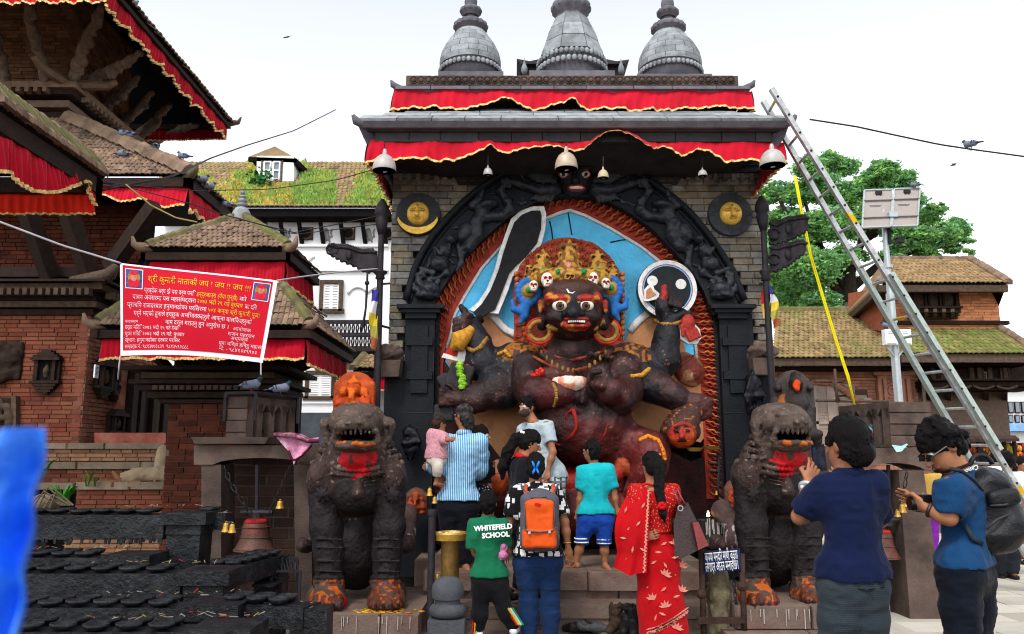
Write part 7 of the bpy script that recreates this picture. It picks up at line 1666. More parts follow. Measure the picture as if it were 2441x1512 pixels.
for i in range(5):MB().beam(P_(2215+45*i,955,.3),P_(2215+45*i,932,-.5),.14,.14).build('bay_bracket',WOOD,bay)
k=MB();a,b=P_(2282,1060),P_(2320,980);k.bb((a.x,YB+.2,a.z),(b.x,YB+.33,b.z));k.bb((a.x-.25,YB+.1,b.z),(b.x+.25,YB+.33,b.z+.12));k.build('side_door',WOOD,BP)
# ------------------------------------------------------------------ far white building
FW=empty('far_white_building',(at(2430,1090,46).x,47,0),'distant white building with dark windows at the right edge beyond the stalls','building')
a,b=at(2398,1090,46),at(2520,905,46);MB().bb((a.x,46,0),(b.x,50,b.z)).build('wall',WHITE,FW)
for v0,v1 in((880,910),(1010,1028)):
 c0,c1=at(2392,v1,45.6),at(2520,v0,45.6);MB().bb((c0 .x,45.4,c0 .z),(c1 .x,45.98,c1 .z)).build('storey_band',mat('pale_tin_roof',(.5,.42,.40),.8,.2,2)if v0<900 else mat('blue_awning',(.25,.45,.75),.8,.2,3),FW)
for i in range(5):
 for v0,v1 in((958,985),(1000,1012)if i>8 else(990,1008)):
  c0,c1=at(2402+16*i,v1,46),at(2412+16*i,v0,46);f=MB().bb((c0 .x,45.9,c0 .z),(c1 .x,45.995,c1 .z)).build('window',WOOD,FW);MB().bb((c0 .x+.05,45.88,c0 .z+.05),(c1 .x-.05,45.899,c1 .z-.05)).build('pane',MATS['window_glass'],f)
# ------------------------------------------------------------------ tree
def leaf_tree(name,trunk,limbs,clusters,n,lab,cols,seed,lsz):
 r=np.random.RandomState(seed);e=empty(name,tuple(trunk[0]),lab,'tree')
 k=MB();k.tube(trunk,[.55,.5,.42,.3][:len(trunk)],10);k.build('trunk',mat('bark',(.05,.038,.03),.95,.3,4,.6,30),e,smooth=True)
 for l in limbs:k=MB();k.tube(l,[.24,.16,.1,.05][:len(l)],7);k.build('limb',MATS['bark'],e,smooth=True)
 V,Fc,ms=[],[],[]
 tot=sum(c[1]**2 for c in clusters)
 for(c,R_,fl)in clusters:
  m=int(n*R_**2/tot);sub=r.randn(max(6,int(m/45)),3);sub/=np.linalg.norm(sub,axis=1)[:,None];sub*=(r.rand(len(sub),1)**.4)*R_*np.array([1,.8,fl])
  idx=r.randint(0,len(sub),m);p=np.array(c)+sub[idx]+r.randn(m,3)*R_*.17*np.array([1.2,1,.6])
  a=r.randn(m,3);a[:,2]*=.5;a/=np.linalg.norm(a,axis=1)[:,None];b=np.cross(a,r.randn(m,3));b/=np.linalg.norm(b,axis=1)[:,None];s=lsz*(.6+.8*r.rand(m,1))
  base=len(V)and sum(len(x)for x in V)or 0
  q_=np.stack([p-a*s,p+b*s*.5,p+a*s,p-b*s*.5],1).reshape(-1,3);V.append(q_);ids=base+np.arange(m)[:,None]*4+np.arange(4);Fc.append(ids);ms.append((idx%3)*0+np.where(r.rand(m)<.5,idx%len(cols),r.randint(0,len(cols),m)))
 V=np.concatenate(V);Fc=np.concatenate(Fc);ms=np.concatenate(ms);me=bpy.data.meshes.new('crown');nq=len(Fc)
 V=V-np.array(trunk[0]);me.vertices.add(len(V));me.vertices.foreach_set('co',V.astype(np.float32).ravel());me.loops.add(nq*4);me.loops.foreach_set('vertex_index',Fc.astype(np.int32).ravel());me.polygons.add(nq);me.polygons.foreach_set('loop_start',np.arange(0,nq*4,4,dtype=np.int32));me.polygons.foreach_set('loop_total',np.full(nq,4,np.int32));me.polygons.foreach_set('material_index',ms.astype(np.int32));me.update(calc_edges=True)
 o=link('crown',me,e,cols);o['kind']='stuff';return e
def leafmat(nm,c):
 m=mat(nm,c,.6,.25,.6,pvar=.3);N,L=m.node_tree.nodes,m.node_tree.links;t=N.new('ShaderNodeBsdfTranslucent');x=N.new('ShaderNodeMixShader');x.inputs[0].default_value=.45;b=N['Principled BSDF'];L.new(b.inputs['Base Color'].links[0].from_socket,t.inputs[0]);L.new(b.outputs[0],x.inputs[1]);L.new(t.outputs[0],x.inputs[2]);L.new(x.outputs[0],N['Material Output'].inputs[0])
 return m
LEAF=[leafmat('leaf_bright',(.38,.62,.20)),leafmat('leaf_mid',(.28,.52,.19)),leafmat('leaf_deep',(.18,.38,.14)),leafmat('leaf_blue',(.27,.52,.29))]  # leaf colours paled to stand in for haze and glare
YT=36.0;T_=lambda u,v,d=0:at(u,v,YT+d)
cl=[]
rt=random.Random(21)
for u,v,rp_ in((1880,600,50),(1860,520,40),(1850,460,36),(1905,460,38),(1930,400,34),(1975,385,30),(2010,400,34),(1960,450,46),(2020,470,44),(2070,440,34),(2110,410,30),(2150,430,32),(2165,480,36),(2100,500,44),(2050,540,46),(1990,540,50),(1930,540,50),(1930,640,56),(1870,680,52),(1990,660,40),(2200,520,34),(2230,500,22),(2240,560,36),(2280,545,28),(2200,590,36),(2150,560,42),(2270,590,22),(2300,570,18),(2130,610,26),(1900,720,46),(1960,720,40),(2050,610,20),(1835,560,30),(2095,395,18),(2310,600,12),(1840,640,34),(2010,610,34)):
 cl.append((T_(u,v,rt.uniform(-2,2)),rp_*pm(500,YT)*1.02,.75))
tr=[T_(2030,1060),T_(2030,850),T_(2025,720),T_(2020,640)]
lim=[[T_(2022,700),T_(1960,600),T_(1930,520),T_(1910,450)],[T_(2024,680),T_(2010,560),T_(1990,470),T_(1985,400)],[T_(2024,660),T_(2060,560),T_(2090,480),T_(2110,410)],[T_(2026,690),T_(2110,620),T_(2180,560),T_(2240,540)],[T_(2026,720),T_(1960,660),T_(1890,630),T_(1850,600)],[T_(2100,630),T_(2170,600),T_(2230,590),T_(2290,585)],[T_(2060,570),T_(2110,540),T_(2150,490),T_(2160,440)],[T_(1960,600),T_(1900,560),T_(1870,500),T_(1850,460)]]
leaf_tree('broadleaf_tree',tr,lim,cl,95000,'big spreading green tree rising behind the brick palace, seen past the ladder',LEAF,4,.095)
# ------------------------------------------------------------------ solar lamp pole
SPm=mat('galvanised_steel',(.45,.49,.50),.4,.12,10,.1,40,metal=.5)
YS=15.0;s_=lambda u,v,d=0:at(u,v,YS+d)
SO_=empty('solar_pole',(s_(2140,950).x,YS,0),'galvanised street pole carrying two tilted solar panels and white boxes','solar pole')
xp=s_(2138,900).x
k=MB();k.lathe((xp,YS,0),[(.075,0),(.075,s_(2138,700).z),(.055,s_(2138,699).z),(.05,s_(2138,500).z)],14);k.build('pole',SPm,SO_,smooth=40)
for v in(770,640):MB().lathe((xp,YS,s_(2138,v).z),[(.09,0),(.09,.06)],14).build('pole_collar',SPm,SO_,smooth=40)
# panels seen from behind, tilted
for i,(u0,u1)in enumerate(((2060,2128),(2131,2192))):
 q4=[s_(u0,455 if i==0 else 452,.25),s_(u1,453 if i==0 else 450,.25),s_(u1-6+i*0,541 if i==0 else 539,-.25),s_(u0-5,544 if i==0 else 541,-.25)]
 nn=(q4[1]-q4[0]).cross(q4[3]-q4[0]).normalized();nn=nn if nn.y<0 else-nn
 pn=MB().prism(q4,-nn*.03).build('solar_panel',mat('panel_back',(.36,.325,.30),.6,.06,4),SO_)
 fr=MB()
 for a,b in((0,1),(1,2),(2,3),(3,0)):fr.beam(q4[a]+nn*.012,q4[b]+nn*.012,.03,.03,nn)
 fr.build('panel_frame',SPm,pn);fr=MB()
 for t in(.30,.76):fr.beam(q4[0].lerp(q4[3],t)+nn*.03,q4[1].lerp(q4[2],t)+nn*.03,.02,.035,nn)
 fr.build('panel_rail',mat('panel_rail_grey',(.33,.3,.28),.6,.1),pn)['kind']='stuff'
 c=q4[0].lerp(q4[1],.5).lerp(q4[3].lerp(q4[2],.5),.1)+nn*.03;jb=MB().box(c,(.12,.05,.06)).build('junction_box',IRON,pn);kb=MB();kb.tube([c+Vc((-.03,0,0)),c+Vc((-.05,-.0,-.1)),c+Vc((-.02,0,-.16)),c+Vc((.05,0,-.17))],.006,4);kb.tube([c+Vc((.03,0,0)),c+Vc((.03,0,-.12)),c+Vc((.0,0,-.16))],.006,4);kb.build('cable',IRON,pn)
 lab=MB();c2=q4[0].lerp(q4[1],.42).lerp(q4[3].lerp(q4[2],.42),.42)+nn*.004;ax=(q4[1]-q4[0]).normalized();bx_=(q4[0]-q4[3]).normalized();Rm=Matrix((ax,-nn,bx_)).transposed()
 for j,(w,o)in enumerate(((.24,0),(.20,-.035))):lab.box(c2+bx_*o,(w,.004,.014),Rm)
 lab.build('maker_print',mat('print_grey',(.14,.13,.13),.8,.1),pn)
MB().box(s_(2126,513,-.12),(.16,.14,.1)).build('mount_head',SPm,SO_);MB().beam(s_(2128,520),s_(2130,455,.2),.05,.05).build('mount_arm',SPm,SO_);MB().bb((xp+.03,YS-.09,s_(2138,585).z),(xp+.075,YS-.04,s_(2138,520).z)).build('cable_strip',IRON,SO_)
k=MB();k.box(s_(2144,575,-.1),(.12,.14,.07));k.box(s_(2144,568,-.1),(.16,.16,.03));k.build('small_lamp',IRON,SO_)
WB_=mat('white_enamel',(.78,.80,.82),.4,.05,6)
for u in(2119,2153):
 a,b=s_(u-13,823,-.12),s_(u+12,787,-.12);bo=MB().bb((a.x,YS-.22,a.z),(b.x,YS-.08,b.z)).build('white_box',WB_,SO_)
 pieces('vent_slot',bo,mat('slot_grey',(.3,.3,.3),.6,.1),BX,[M4(((a.x+b.x)/2,YS-.221,b.z-.05-.03*j),s=(.09,.006,.010))for j in range(2)]+[M4(((a.x+b.x)/2,YS-.221,a.z-.0+.02*j),s=(.17,.008,.008))for j in range(2)])
for a,b in(((2112,826),(2132,850)),((2160,826),(2142,850))):MB().beam(s_(*a,-.12),s_(*b,-.06),.025,.025).build('box_stay',SPm,SO_)
# ------------------------------------------------------------------ long ladder against the cornice
LAD=empty('ladder',tuple(at(2500,1385,9.6)),'long worn aluminium ladder spotted with paint leaning on the right corner of the cornice','ladder')
ALU=mat('worn_aluminium',(.50,.52,.52),.45,.25,14,.2,40,metal=.35,dirt=(.22,.20,.18),dirt_scale=9,dirt_amt=.6,fn=lambda k:k['mix'](k['ramp'](k['noise'](3.1,5,.6),.66,.69),k['mix'](k['ramp'](k['noise'](2.3,4,.6),.62,.64),k['c'],(.62,.42,.03)),(.04,.15,.30)))
ALU2=mat('pale_green_aluminium',(.47,.55,.52),.5,.25,12,.2,40,metal=.2,dirt=(.25,.2,.17),dirt_scale=12,dirt_amt=.7)
RA,RB2=at(1839,212,8.72),at(2573,1400,9.4);LA,LB=at(1819,241,9.15),at(2478,1380,9.85)
def rail(a,b,w,h,mt):
 o=MB().beam(a,b,w,h,(0,-1,0)).build('rail',mt,LAD);d=(b-a).normalized()
 return o
rail(RA,RB2,.055,.06,ALU);rail(LA,LB,.055,.06,ALU)
d=(RB2-RA);rail(RA+d*.38+Vc((.03,-.05,0)),RA+d*.73+Vc((.03,-.05,0)),.05,.09,ALU2);d2=(LB-LA);rail(LA+d2*.36+Vc((-.03,-.05,0)),LA+d2*.74+Vc((-.03,-.05,0)),.05,.09,ALU2)
k=MB();n=27
for i in range(n):
 t=(i+.5)/n;k2=MB();k2 .tube([LA.lerp(LB,t+.004),RA.lerp(RB2,t)],.017,7);k2 .build('rung',ALU,LAD,smooth=True)
pieces('rivet',LAD,IRON,((MB().ball((0,0,0),.014,6,4)).v,(MB().ball((0,0,0),.014,6,4)).f),[M4(RA.lerp(RB2,(i+.5)/n)+Vc((0,-.035 if not.38<(i+.5)/n<.73 else-.1,0)))for i in range(n)],smooth=True)
# yellow rope, two strands
k=MB()
for o in(0,4):k.tube([at(1893+o,420,11.5),at(1908+o,500,11.5),at(1930+o,610,11.5),at(1957+o,700,11.5),at(1990+o,810,11.5),at(2020+o,900,11.5),at(2036+o*.5,966,11.5)],.012,6)
k.thing('yellow_rope',mat('yellow_nylon',(.75,.66,.01),.6,.2,60),'doubled yellow rope hanging between the ladder and the right flag pole','rope',smooth=True)
# ------------------------------------------------------------------ metal flag poles
def mflag(pts,Y,par,name='metal_flag',mt=IRON):
 top,bot=pts;n=20;A=[poly_at([at(u,v,Y)for u,v in top],i/n)for i in range(n+1)];B=[poly_at([at(u,v,Y)for u,v in bot],i/n)for i in range(n+1)]
 A=[p+Vc((0,.03*sin(i*.6),0))for i,p in enumerate(A)];B=[p+Vc((0,.03*sin(i*.6+.6),0))for i,p in enumerate(B)]
 f=MB().band(A,B,(0,.02,0)).build(name,mt,par,smooth=40)
 k=MB();k.tube([p+Vc((0,0,0))for p in A],.022,6);k.tube(B,.022,6);k.build('scrolled_edge',mt,f,smooth=True)
 k=MB()
 for i in range(2,n-1):
  k.ball(A[i]+Vc((0,0,.02)),(.025,.02,.03),6,4)
  if i%2:k.ball(B[i]+Vc((0,0,-.015)),(.03,.02,.025),6,4)
 k.build('edge_leaves',mt,f,smooth=True)
 k=MB();[k.tube([A[2].lerp(B[2],.5)+Vc((.07*cos(t+j*1.57),-.02,.07*sin(t+j*1.57)))*1.0 for t in(0,.8,1.5)],.016,5)for j in range(4)];k.ball(A[9].lerp(B[9],.5)+Vc((0,-.01,0)),(.04,.02,.06),8,6);k.build('embossed_motif',mt,f,smooth=True)['kind']='stuff'
 return f
def fpole(name,u,v0,v1,Y,lab):
 e=empty(name,(at(u,v1,Y).x,Y,at(u,v1,Y).z),lab,'flag pole');x=at(u,700,Y).x;k=MB();k.lathe((x,Y,0),[(.045,at(u,v1,Y).z),(.04,at(u,(v0+v1)/2,Y).z),(.035,at(u,v0+30,Y).z)],12);k.build('pole',IRON,e,smooth=40)
 z=at(u,v0+60,Y).z;k=MB();k.lathe((x,Y,z),[(.035,-.1),(.06,0),(.075,.1),(.06,.13),(.085,.16),(.08,.24),(.05,.31),(.02,.36)],14,mod=lambda a,zz:1+.1*cos(6*a));k.build('bud_finial',IRON,e,smooth=True);return e,x
YFP=9.55
e,x=fpole('metal_flag_pole',905,482,975,YFP,'dark metal pole with one cast flag and bud finial, left of the shrine');mflag(([(783,583),(800,588),(830,592),(862,600),(900,603)],[(783,590),(790,604),(815,620),(850,632),(875,648),(900,645)]),YFP,e)
k=MB();z=at(905,668,YFP).z;k.lathe((x,YFP,z),[(.03,0),(.06,.02),(.05,.06),(.085,.09),(.085,.11),(.04,.12)],14);k.build('cup_collar',IRON,e,smooth=True);MB().tube([at(905,678,YFP),at(928,676,YFP+.45)],.015,6).build('wall_bracket',IRON,e);MB().tube([at(905,776,YFP),at(928,782,YFP+.45)],.015,6).build('wall_bracket',IRON,e)
e,x=fpole('metal_flag_pole',1828,474,1060,YFP,'dark metal pole with two cast flags right of the shrine, before the tree')
mflag(([(1836,533),(1856,536),(1880,524),(1905,520),(1926,522)],[(1836,580),(1860,578),(1880,568),(1905,558),(1926,545)]),YFP,e);mflag(([(1836,590),(1856,593),(1880,586),(1905,580),(1922,582)],[(1836,646),(1860,640),(1880,628),(1905,610),(1920,594)]),YFP,e)
k=MB();z=at(1828,672,YFP).z;k.lathe((x,YFP,z),[(.03,0),(.06,.02),(.05,.08),(.075,.12),(.075,.14),(.04,.15)],14);k.build('cup_collar',IRON,e,smooth=True)
for v in(512,676,775,846):MB().tube([at(1828,v,YFP),at(1812,v,YFP+.45)],.014,6).build('wall_bracket',IRON,e)
# five-colour cloth flags tied to the poles
def cflag(name,pts,Y,cols,lab,seed=0):
 """pts: left edge points, right edge points top to bottom"""
 e=empty(name,tuple(at(*pts[0][0],Y)),lab,'cloth flag');A=[at(u,v,Y)for u,v in pts[0]];B=[at(u,v,Y)for u,v in pts[1]];n=len(cols)
 for j,c in enumerate(cols):
  m=MB();m.grid(lambda a,b:poly_at(A,(j+b)/n).lerp(poly_at(B,(j+b)/n),a)+Vc((0,.04*sin(5*a+2*(j+b)+seed),0)),6,5);m.build('flag_stripe',mat('flag_'+c[0],c[1],.8,.1,10),e,smooth=True,fix=False)
FLC=[('indigo',(.06,.06,.28)),('white',(.7,.7,.72)),('yellow',(.62,.50,.05)),('olive',(.38,.33,.08)),('rust',(.38,.12,.06))]
cflag('prayer_flag',([(886,690),(880,760),(884,830)],[(902,690),(900,750),(902,840)]),9.5,FLC,'faded five-coloured cloth flag tied to the pole left of the shrine')
cflag('prayer_flag',([(1834,684),(1834,730),(1842,784)],[(1840,682),(1856,730),(1858,776)]),9.5,FLC,'five-coloured cloth flag tied to the pole right of the shrine',2)
cflag('red_pennant',([(1816,690),(1818,760)],[(1822,690),(1830,758)]),9.6,[('scarlet',(.5,.03,.02)),('gold',(.6,.4,.08))],'narrow red pennant beside the five-coloured flag, right of the shrine')
k=MB();k.tube([at(876,650,9.5),at(874,700,9.5),at(872,735,9.5),at(866,775,9.5),at(860,790,9.5)],[.012,.016,.012,.016,.012],6);k.ball(at(875,675,9.5),.03,8,6);k.thing('knotted_rope',IRON,'knotted dark cord dangling from the cast flag left of the shrine','cord',smooth=True)
# black bundles hung on the pilasters
for u,v,w,h,lb in((980,1055,20,44,'black plastic bundle hung on the left pilaster'),(1797,945,20,62,'long black plastic bundle hung on the right pilaster')):
 S=Solid(.014);q_=lambda a,b,d=0:at(u+a,v+b,9.8+d);s=pm(v,9.8)
 S.chain([q_(0,-h),q_(-w*.3,-h*.6),q_(-w*.2,0),q_(0,h*.8)],[w*s*.2,w*s*.55,w*s*.8,w*s*.4],.06)
 for i in range(7):S.chain([q_(w*(i/6-.5)*.8,-h*.8,-.06),q_(w*(i/6-.5)*2,0,-.1),q_(w*(i/6-.5)*1.6+4,h*(.7+.3*sin(i)),-.06)],[w*s*.12,w*s*.2,w*s*.1],.02)
 S.field();S.rough(.03,12,2);S.thing('black_bundle',mat('black_plastic',(.008,.008,.013),.45,.2,8,.3,30,spec=.15),lb,'bundle',tuple(q_(0,h)))
# ------------------------------------------------------------------ lamps under the cornice
ENAM=mat('grey_enamel',(.42,.40,.38),.4,.15,12,.1,40,spec=.4);GLASSB=mat('cfl_tube',(.75,.75,.75),.3,.05)
def lamp(u,v0,v1,w,Y,lab,mt=ENAM,cord=None):
 c=at(u,v1,Y);s=pm(v1,Y);h=at(u,v0,Y).z-c.z;r_=w*s;e=empty('hanging_lamp',tuple(c),lab,'lamp')
 k=MB();k.lathe(c,[(r_*1.0,0),(r_*1.02,h*.03),(r_*.99,h*.2),(r_*.9,h*.4),(r_*.7,h*.58),(r_*.42,h*.7),(r_*.2,h*.75),(r_*.18,h*.88),(r_*.12,h)],28);k.lathe(c,[(r_*.99,0),(r_*.8,h*.3),(r_*.3,h*.58),(0,h*.6)],28);k.build('lamp_shade',mt,e,smooth=40)
 k=MB();hp=[c+Vc((r_*.22*cos(t*1.7),r_*.22*sin(t*1.7),h*.42-h*.44*t/16))for t in range(17)];k.tube(hp,r_*.07,5);k.build('spiral_bulb',GLASSB,e,smooth=True)
 k=MB();k.tube([c+Vc((0,0,h*.95)),at(u,cord[0]if cord else v0-12,Y)if True else c],.008,5);k.build('cord',IRON,e)
lamp(916,356,408,28,8.7,'large enamel dome lamp under the left corner of the cornice',cord=(338,));lamp(1350,350,404,27,8.9,'large brownish dome lamp in the middle, before the arch face',mat('brown_enamel',(.45,.36,.27),.4,.2,12,.1,40,spec=.6),(340,));lamp(1842,344,396,30,8.65,'large pale dome lamp under the right corner of the cornice',cord=(338,))
lamp(1163,394,418,11,9.1,'small lamp hanging left of the arch under the valance',cord=(370,));lamp(1438,398,425,13,9.0,'small lamp with bare spiral bulb hanging right of the arch face',mat('tan_enamel',(.5,.42,.28),.4,.1),(372,));lamp(1675,400,420,11,9.1,'small lamp hanging before the stone right of the arch',cord=(370,))
# ------------------------------------------------------------------ people
SKIN=mat('skin',(.5,.5,.5),.5,.12,14,.08,90,attr=True,spec=.25)
HAIRM=mat('black_hair',(.008,.006,.006),.5,.5,34,.8,150,spec=.12,bst=.14)
SHOE=mat('dark_shoe',(.02,.018,.018),.5,.2,20)
def cloth(nm,c,**k):k.setdefault('bump',.55);k.setdefault('bscale',15);return mat(nm,c,k.pop('rough',.85),.12,9,sheen=.04,bst=.5,**k)
def person(lab,Y,s,f,J,top=None,bot=None,sleeve=.5,leg=.96,h=.011,skin=(.33,.155,.085),hs=1,hem=None,waist=None,hair='short',shoes=None,fat=1.0,loose=1.0,fing=None,look=None,hairm=None,group=None,collar=False,face=True,seed=0):
 g={k:at(v[0],v[1],Y+(v[2]if len(v)>2 else 0))for k,v in J.items()}
 f=Vc((f[0],f[1],0)).normalized();lk=Vc(look).normalized()if look else f;rt=lk.cross(Vc((0,0,1))).normalized();up=rt.cross(lk)
 foot=(g['al']+g['ar'])/2;base=(foot.x,foot.y,min(g['al'].z,g['ar'].z)-.07*s);e=empty('person',base,lab,'person',group)
 hip=(g['hl']+g['hr'])/2;sh=(g['sl']+g['sr'])/2;ax=(sh-hip)
 def torso(S,q,col=0,k=.05):
  fl=(f,.78+.1*(fat-1));a,b=g['sl'],g['sr'];dn=Vc((0,0,-.055*s))
  S.cap(a.lerp(b,.2)+dn,a.lerp(b,.8)+dn,(.078*s+q),None,k,col,fl);S.cap(a.lerp(b,.04),b.lerp(a,.04),.046*s+q,None,k,col)
  S.cap(sh-ax*.18,hip+ax*.22,(.125*fat*s+q),(.118*fat*s+q),k,col,fl);S.cap(g['hl']+ax*.06,g['hr']+ax*.06,.105*fat*s+q,None,k,col,(f,.95))
  S.cap(sh,g['neck'],.06*s+q*.8,.05*s+q*.3,k,col)
 def limb(S,a,b,c,r0,r1,r2,q,col,t=1.0,k=.03,cut=True,swell=1.08):
  A,B,C=g[a],g[b],g[c];la,lb=(B-A).length,(C-B).length;d=t*(la+lb)
  pts=[A,A.lerp(B,.45),B];rs=[r0*s+q,(r0*.55+r1*.45)*s*swell+q,r1*s+q]
  if d<=la:end=A.lerp(B,d/la);pts=[A,A.lerp(end,.5),end];rs=[r0*s+q,(r0+r1)/2*s+q,r1*s*1.05+q*1.15];dr=(B-A).normalized();nx=B+(C-B)*.2
  else:tt=(d-la)/lb;end=B.lerp(C,tt);pts+=[B.lerp(end,.4),end];rs+=[(r1*.62+r2*.38)*s*swell*1.06+q,(r1+(r2-r1)*tt)*s+q*1.1];dr=(C-B).normalized();nx=C
  for i in range(len(pts)-1):S.cap(pts[i],pts[i+1],rs[i],rs[i+1],k,col)
  if t<.999 and cut:r_=rs[-1];S.cap(end+dr*r_*1.12,end+dr*r_*3,r_*1.12,r_*1.3,.004,None,op='-')
  return end
 S=Solid(h)
 torso(S,-.006)
 for d in 'lr':
  limb(S,'s'+d,'e'+d,'w'+d,.047,.037,.025,0,0);limb(S,'h'+d,'k'+d,'a'+d,.085,.055,.036,0,0)
  w=g['w'+d];fd=(w-g['e'+d]).normalized();tip=at(*J['f'+d][:2],Y+(J['f'+d][2]if len(J['f'+d])>2 else 0))if 'f'+d in J else w+fd*.18*s;hd_=(tip-w).normalized()
  sd_=hd_.cross(f);sd_=sd_.normalized()if sd_.length>.2 else Vc((1,0,0));pal=w+hd_*.05*s;S.ell(pal,(.040*s,.022*s,.05*s),Matrix((sd_,hd_.cross(sd_),hd_)).transposed(),k=.02,col=0)
  cu=(f if d in(fing or '')else f*.5+Vc((0,0,-.0)))*.03*s
  for i in range(4):
   o=sd_*(.031-.0205*i)*s;L=(.072,.082,.076,.058)[i]*s;r_=max(.0085*s,h*.75);b0=w+hd_*.085*s+o;S.chain([b0,b0+hd_*L*.55+o*.12,b0+hd_*L+cu],[r_*1.1,r_,r_*.85],.004,0)
  tb=w+hd_*.03*s+sd_*(.03*s)*(1 if d=='l' else-1)*1;S.chain([tb,tb+hd_*.035*s+sd_*.02*s*(1 if d=='l' else-1)+cu,tb+hd_*.065*s+cu*1.5],[max(.012*s,h*.8),max(.0105*s,h*.8),max(.009*s,h*.7)],.01,0)
  a_=g['a'+d];fo=f if 'to'+d not in J else(at(*J['to'+d][:2],Y+(J['to'+d][2]if len(J['to'+d])>2 else 0))-a_).normalized();fo=Vc((fo.x,fo.y,min(fo.z,0)*.3)).normalized()if 'lie' not in J else fo
  hl_=a_+Vc((0,0,-.04*s))-fo*.03*s;S.chain([hl_,hl_+fo*.10*s,hl_+fo*.19*s+Vc((0,0,-.012*s))],[.036*s,.036*s,.024*s],.02,0)
 c=g['head'];hr=hs*s;R3=Matrix((rt,lk,up)).transposed()
 o=lambda x,y,z:c+(rt*x+lk*y+up*z)*hr
 S.cap(g['neck'],c+(-lk*.02-up*.05)*hr,.054*s,.054*hr,.03,0);S.ell(o(0,-.008,.03),(.073*hr,.093*hr,.088*hr),R3,k=.03,col=0);S.ell(o(0,.025,-.045),(.057*hr,.068*hr,.072*hr),R3,k=.04,col=0)
 for a in(-1,1):S.ell(o(a*.074,-.008,-.005),(.012*hr,.019*hr,.032*hr),R3,k=.008,col=1)
 if face:
  S.chain([o(0,.088,.012),o(0,.112,-.028)],[.010*hr,.016*hr],.012,0)
  for a in(-1,1):S.ell(o(a*.031,.086,.012),(.017*hr,.010*hr,.009*hr),R3,k=.004,col=2);S.ell(o(a*.031,.095,.012),(.007*hr,.004*hr,.007*hr),R3,k=.002,col=3);S.cap(o(a*.014,.094,.034),o(a*.05,.078,.036),.006*hr,.005*hr,.006,3)
  S.ell(o(0,.088,-.062),(.025*hr,.014*hr,.009*hr),R3,k=.006,col=4)
 dk=tuple(x*.8 for x in skin);S.build('body',SKIN,e,[skin,dk,(.6,.57,.52),(.012,.01,.01),(.30,.10,.085)],lambda p,cc,i:cc*(.86+.28*vnoise(p*14,2)[:,None]))
 HM=hairm or HAIRM
 if hair:
  q=Solid(min(h,.010));k_=1.06 if hair!='thin' else 1.02
  q.ell(o(0,-.012,.036),(.081*hr*k_,.101*hr*k_,.098*hr*k_),R3,k=.02);q.ell(o(0,-.04,-.015),(.075*hr*k_,.07*hr*k_,.085*hr*k_),R3,k=.02)
  q.ell(o(0,.075,-.055),(.085*hr,.09*hr,.085*hr),R3,k=.012,op='-');q.half(o(0,-.02,-.085),-up+lk*.25)
  for a in(-1,1):q.ell(o(a*.082,.0,-.03),(.02*hr,.028*hr,.05*hr),R3,k=.008,op='-')
  q.field();q.rough(.022*hr,30,3+seed,3);q.build('hair',HM,e)
 n1=lambda p,a,b,sd:(np.abs(vnoise(p*np.array(a),sd)-.5)*2-.5)*b
 if top:
  q=Solid(h);ql_=.020*loose*s
  for d in 'lr':limb(q,'s'+d,'e'+d,'w'+d,.052,.047,.034,ql_,0,sleeve)
  torso(q,ql_);zt_=g['neck'].z-.028*s;q.cap(sh+Vc((0,0,.0)),g['neck'],.06*s+ql_,.055*s+.008,.02)
  if hem is not None:[q.cap(g['hl'].lerp(g['hr'],t)+ax*.12,g['hl'].lerp(g['hr'],t)-ax*.3,.104*fat*s+ql_,.104*fat*s+ql_*1.2,.06,0,(f,.9))for t in(.12,.88)]
  q.half(g['neck']+Vc((0,0,-.01*s))+f*-.01,Vc((0,0,1))+f*.35);hz=at(1220,hem,Y).z if hem else hip.z;q.half((0,0,hz),(0,0,-1));q.field()
  q.fold(lambda p:n1(p,(9,9,5),.016*s,5+seed)+n1(p,(16,16,22),.008*s,9+seed));q.build('top',top,e)
  if collar:S2=Solid(h);S2 .chain([g['neck']+rt*(.068*s*cos(t))+lk*(.066*s*sin(t))+Vc((0,0,-.004*s-.02*s*max(0,sin(t))))for t in np.linspace(-pi,pi,13)],.017*s,.004,0,(Vc((0,0,1)),1.7));S2 .build('collar',top,e)
 if bot:
  q=Solid(h);qb=.014*loose*s
  for d in 'lr':limb(q,'h'+d,'k'+d,'a'+d,.088,.064,.05,qb,0,leg)
  q.cap(g['hl']+ax*.02,g['hr']+ax*.02,.102*fat*s+qb,None,.05,0,(f,.95));q.cap(hip+ax*.2,hip,.112*fat*s+qb,.12*fat*s+qb,.05,0,(f,.8))
  q.half(hip+ax*.24,ax);q.field();q.fold(lambda p:n1(p,(8,8,10),.014*s,15+seed)+n1(p,(14,14,30),.007*s,19+seed));q.build('trousers',bot,e)
 if shoes:
  for d in 'lr':
   a_=g['a'+d];fo=f if 'to'+d not in J else(at(*J['to'+d][:2],Y+(J['to'+d][2]if len(J['to'+d])>2 else 0))-a_).normalized();fo=Vc((fo.x,fo.y,0)).normalized();hl_=a_+Vc((0,0,-.04*s))-fo*.04*s
   q=Solid(h*.9);q.chain([hl_,hl_+fo*.11*s,hl_+fo*.215*s],[.048*s,.046*s,.036*s],.02);q.half(hl_+Vc((0,0,.028*s)),(0,0,1));q.half(hl_+Vc((0,0,-.036*s)),(0,0,-1));q.build('shoe',shoes,e)
 return e,g,o
A_=(0,1,0)
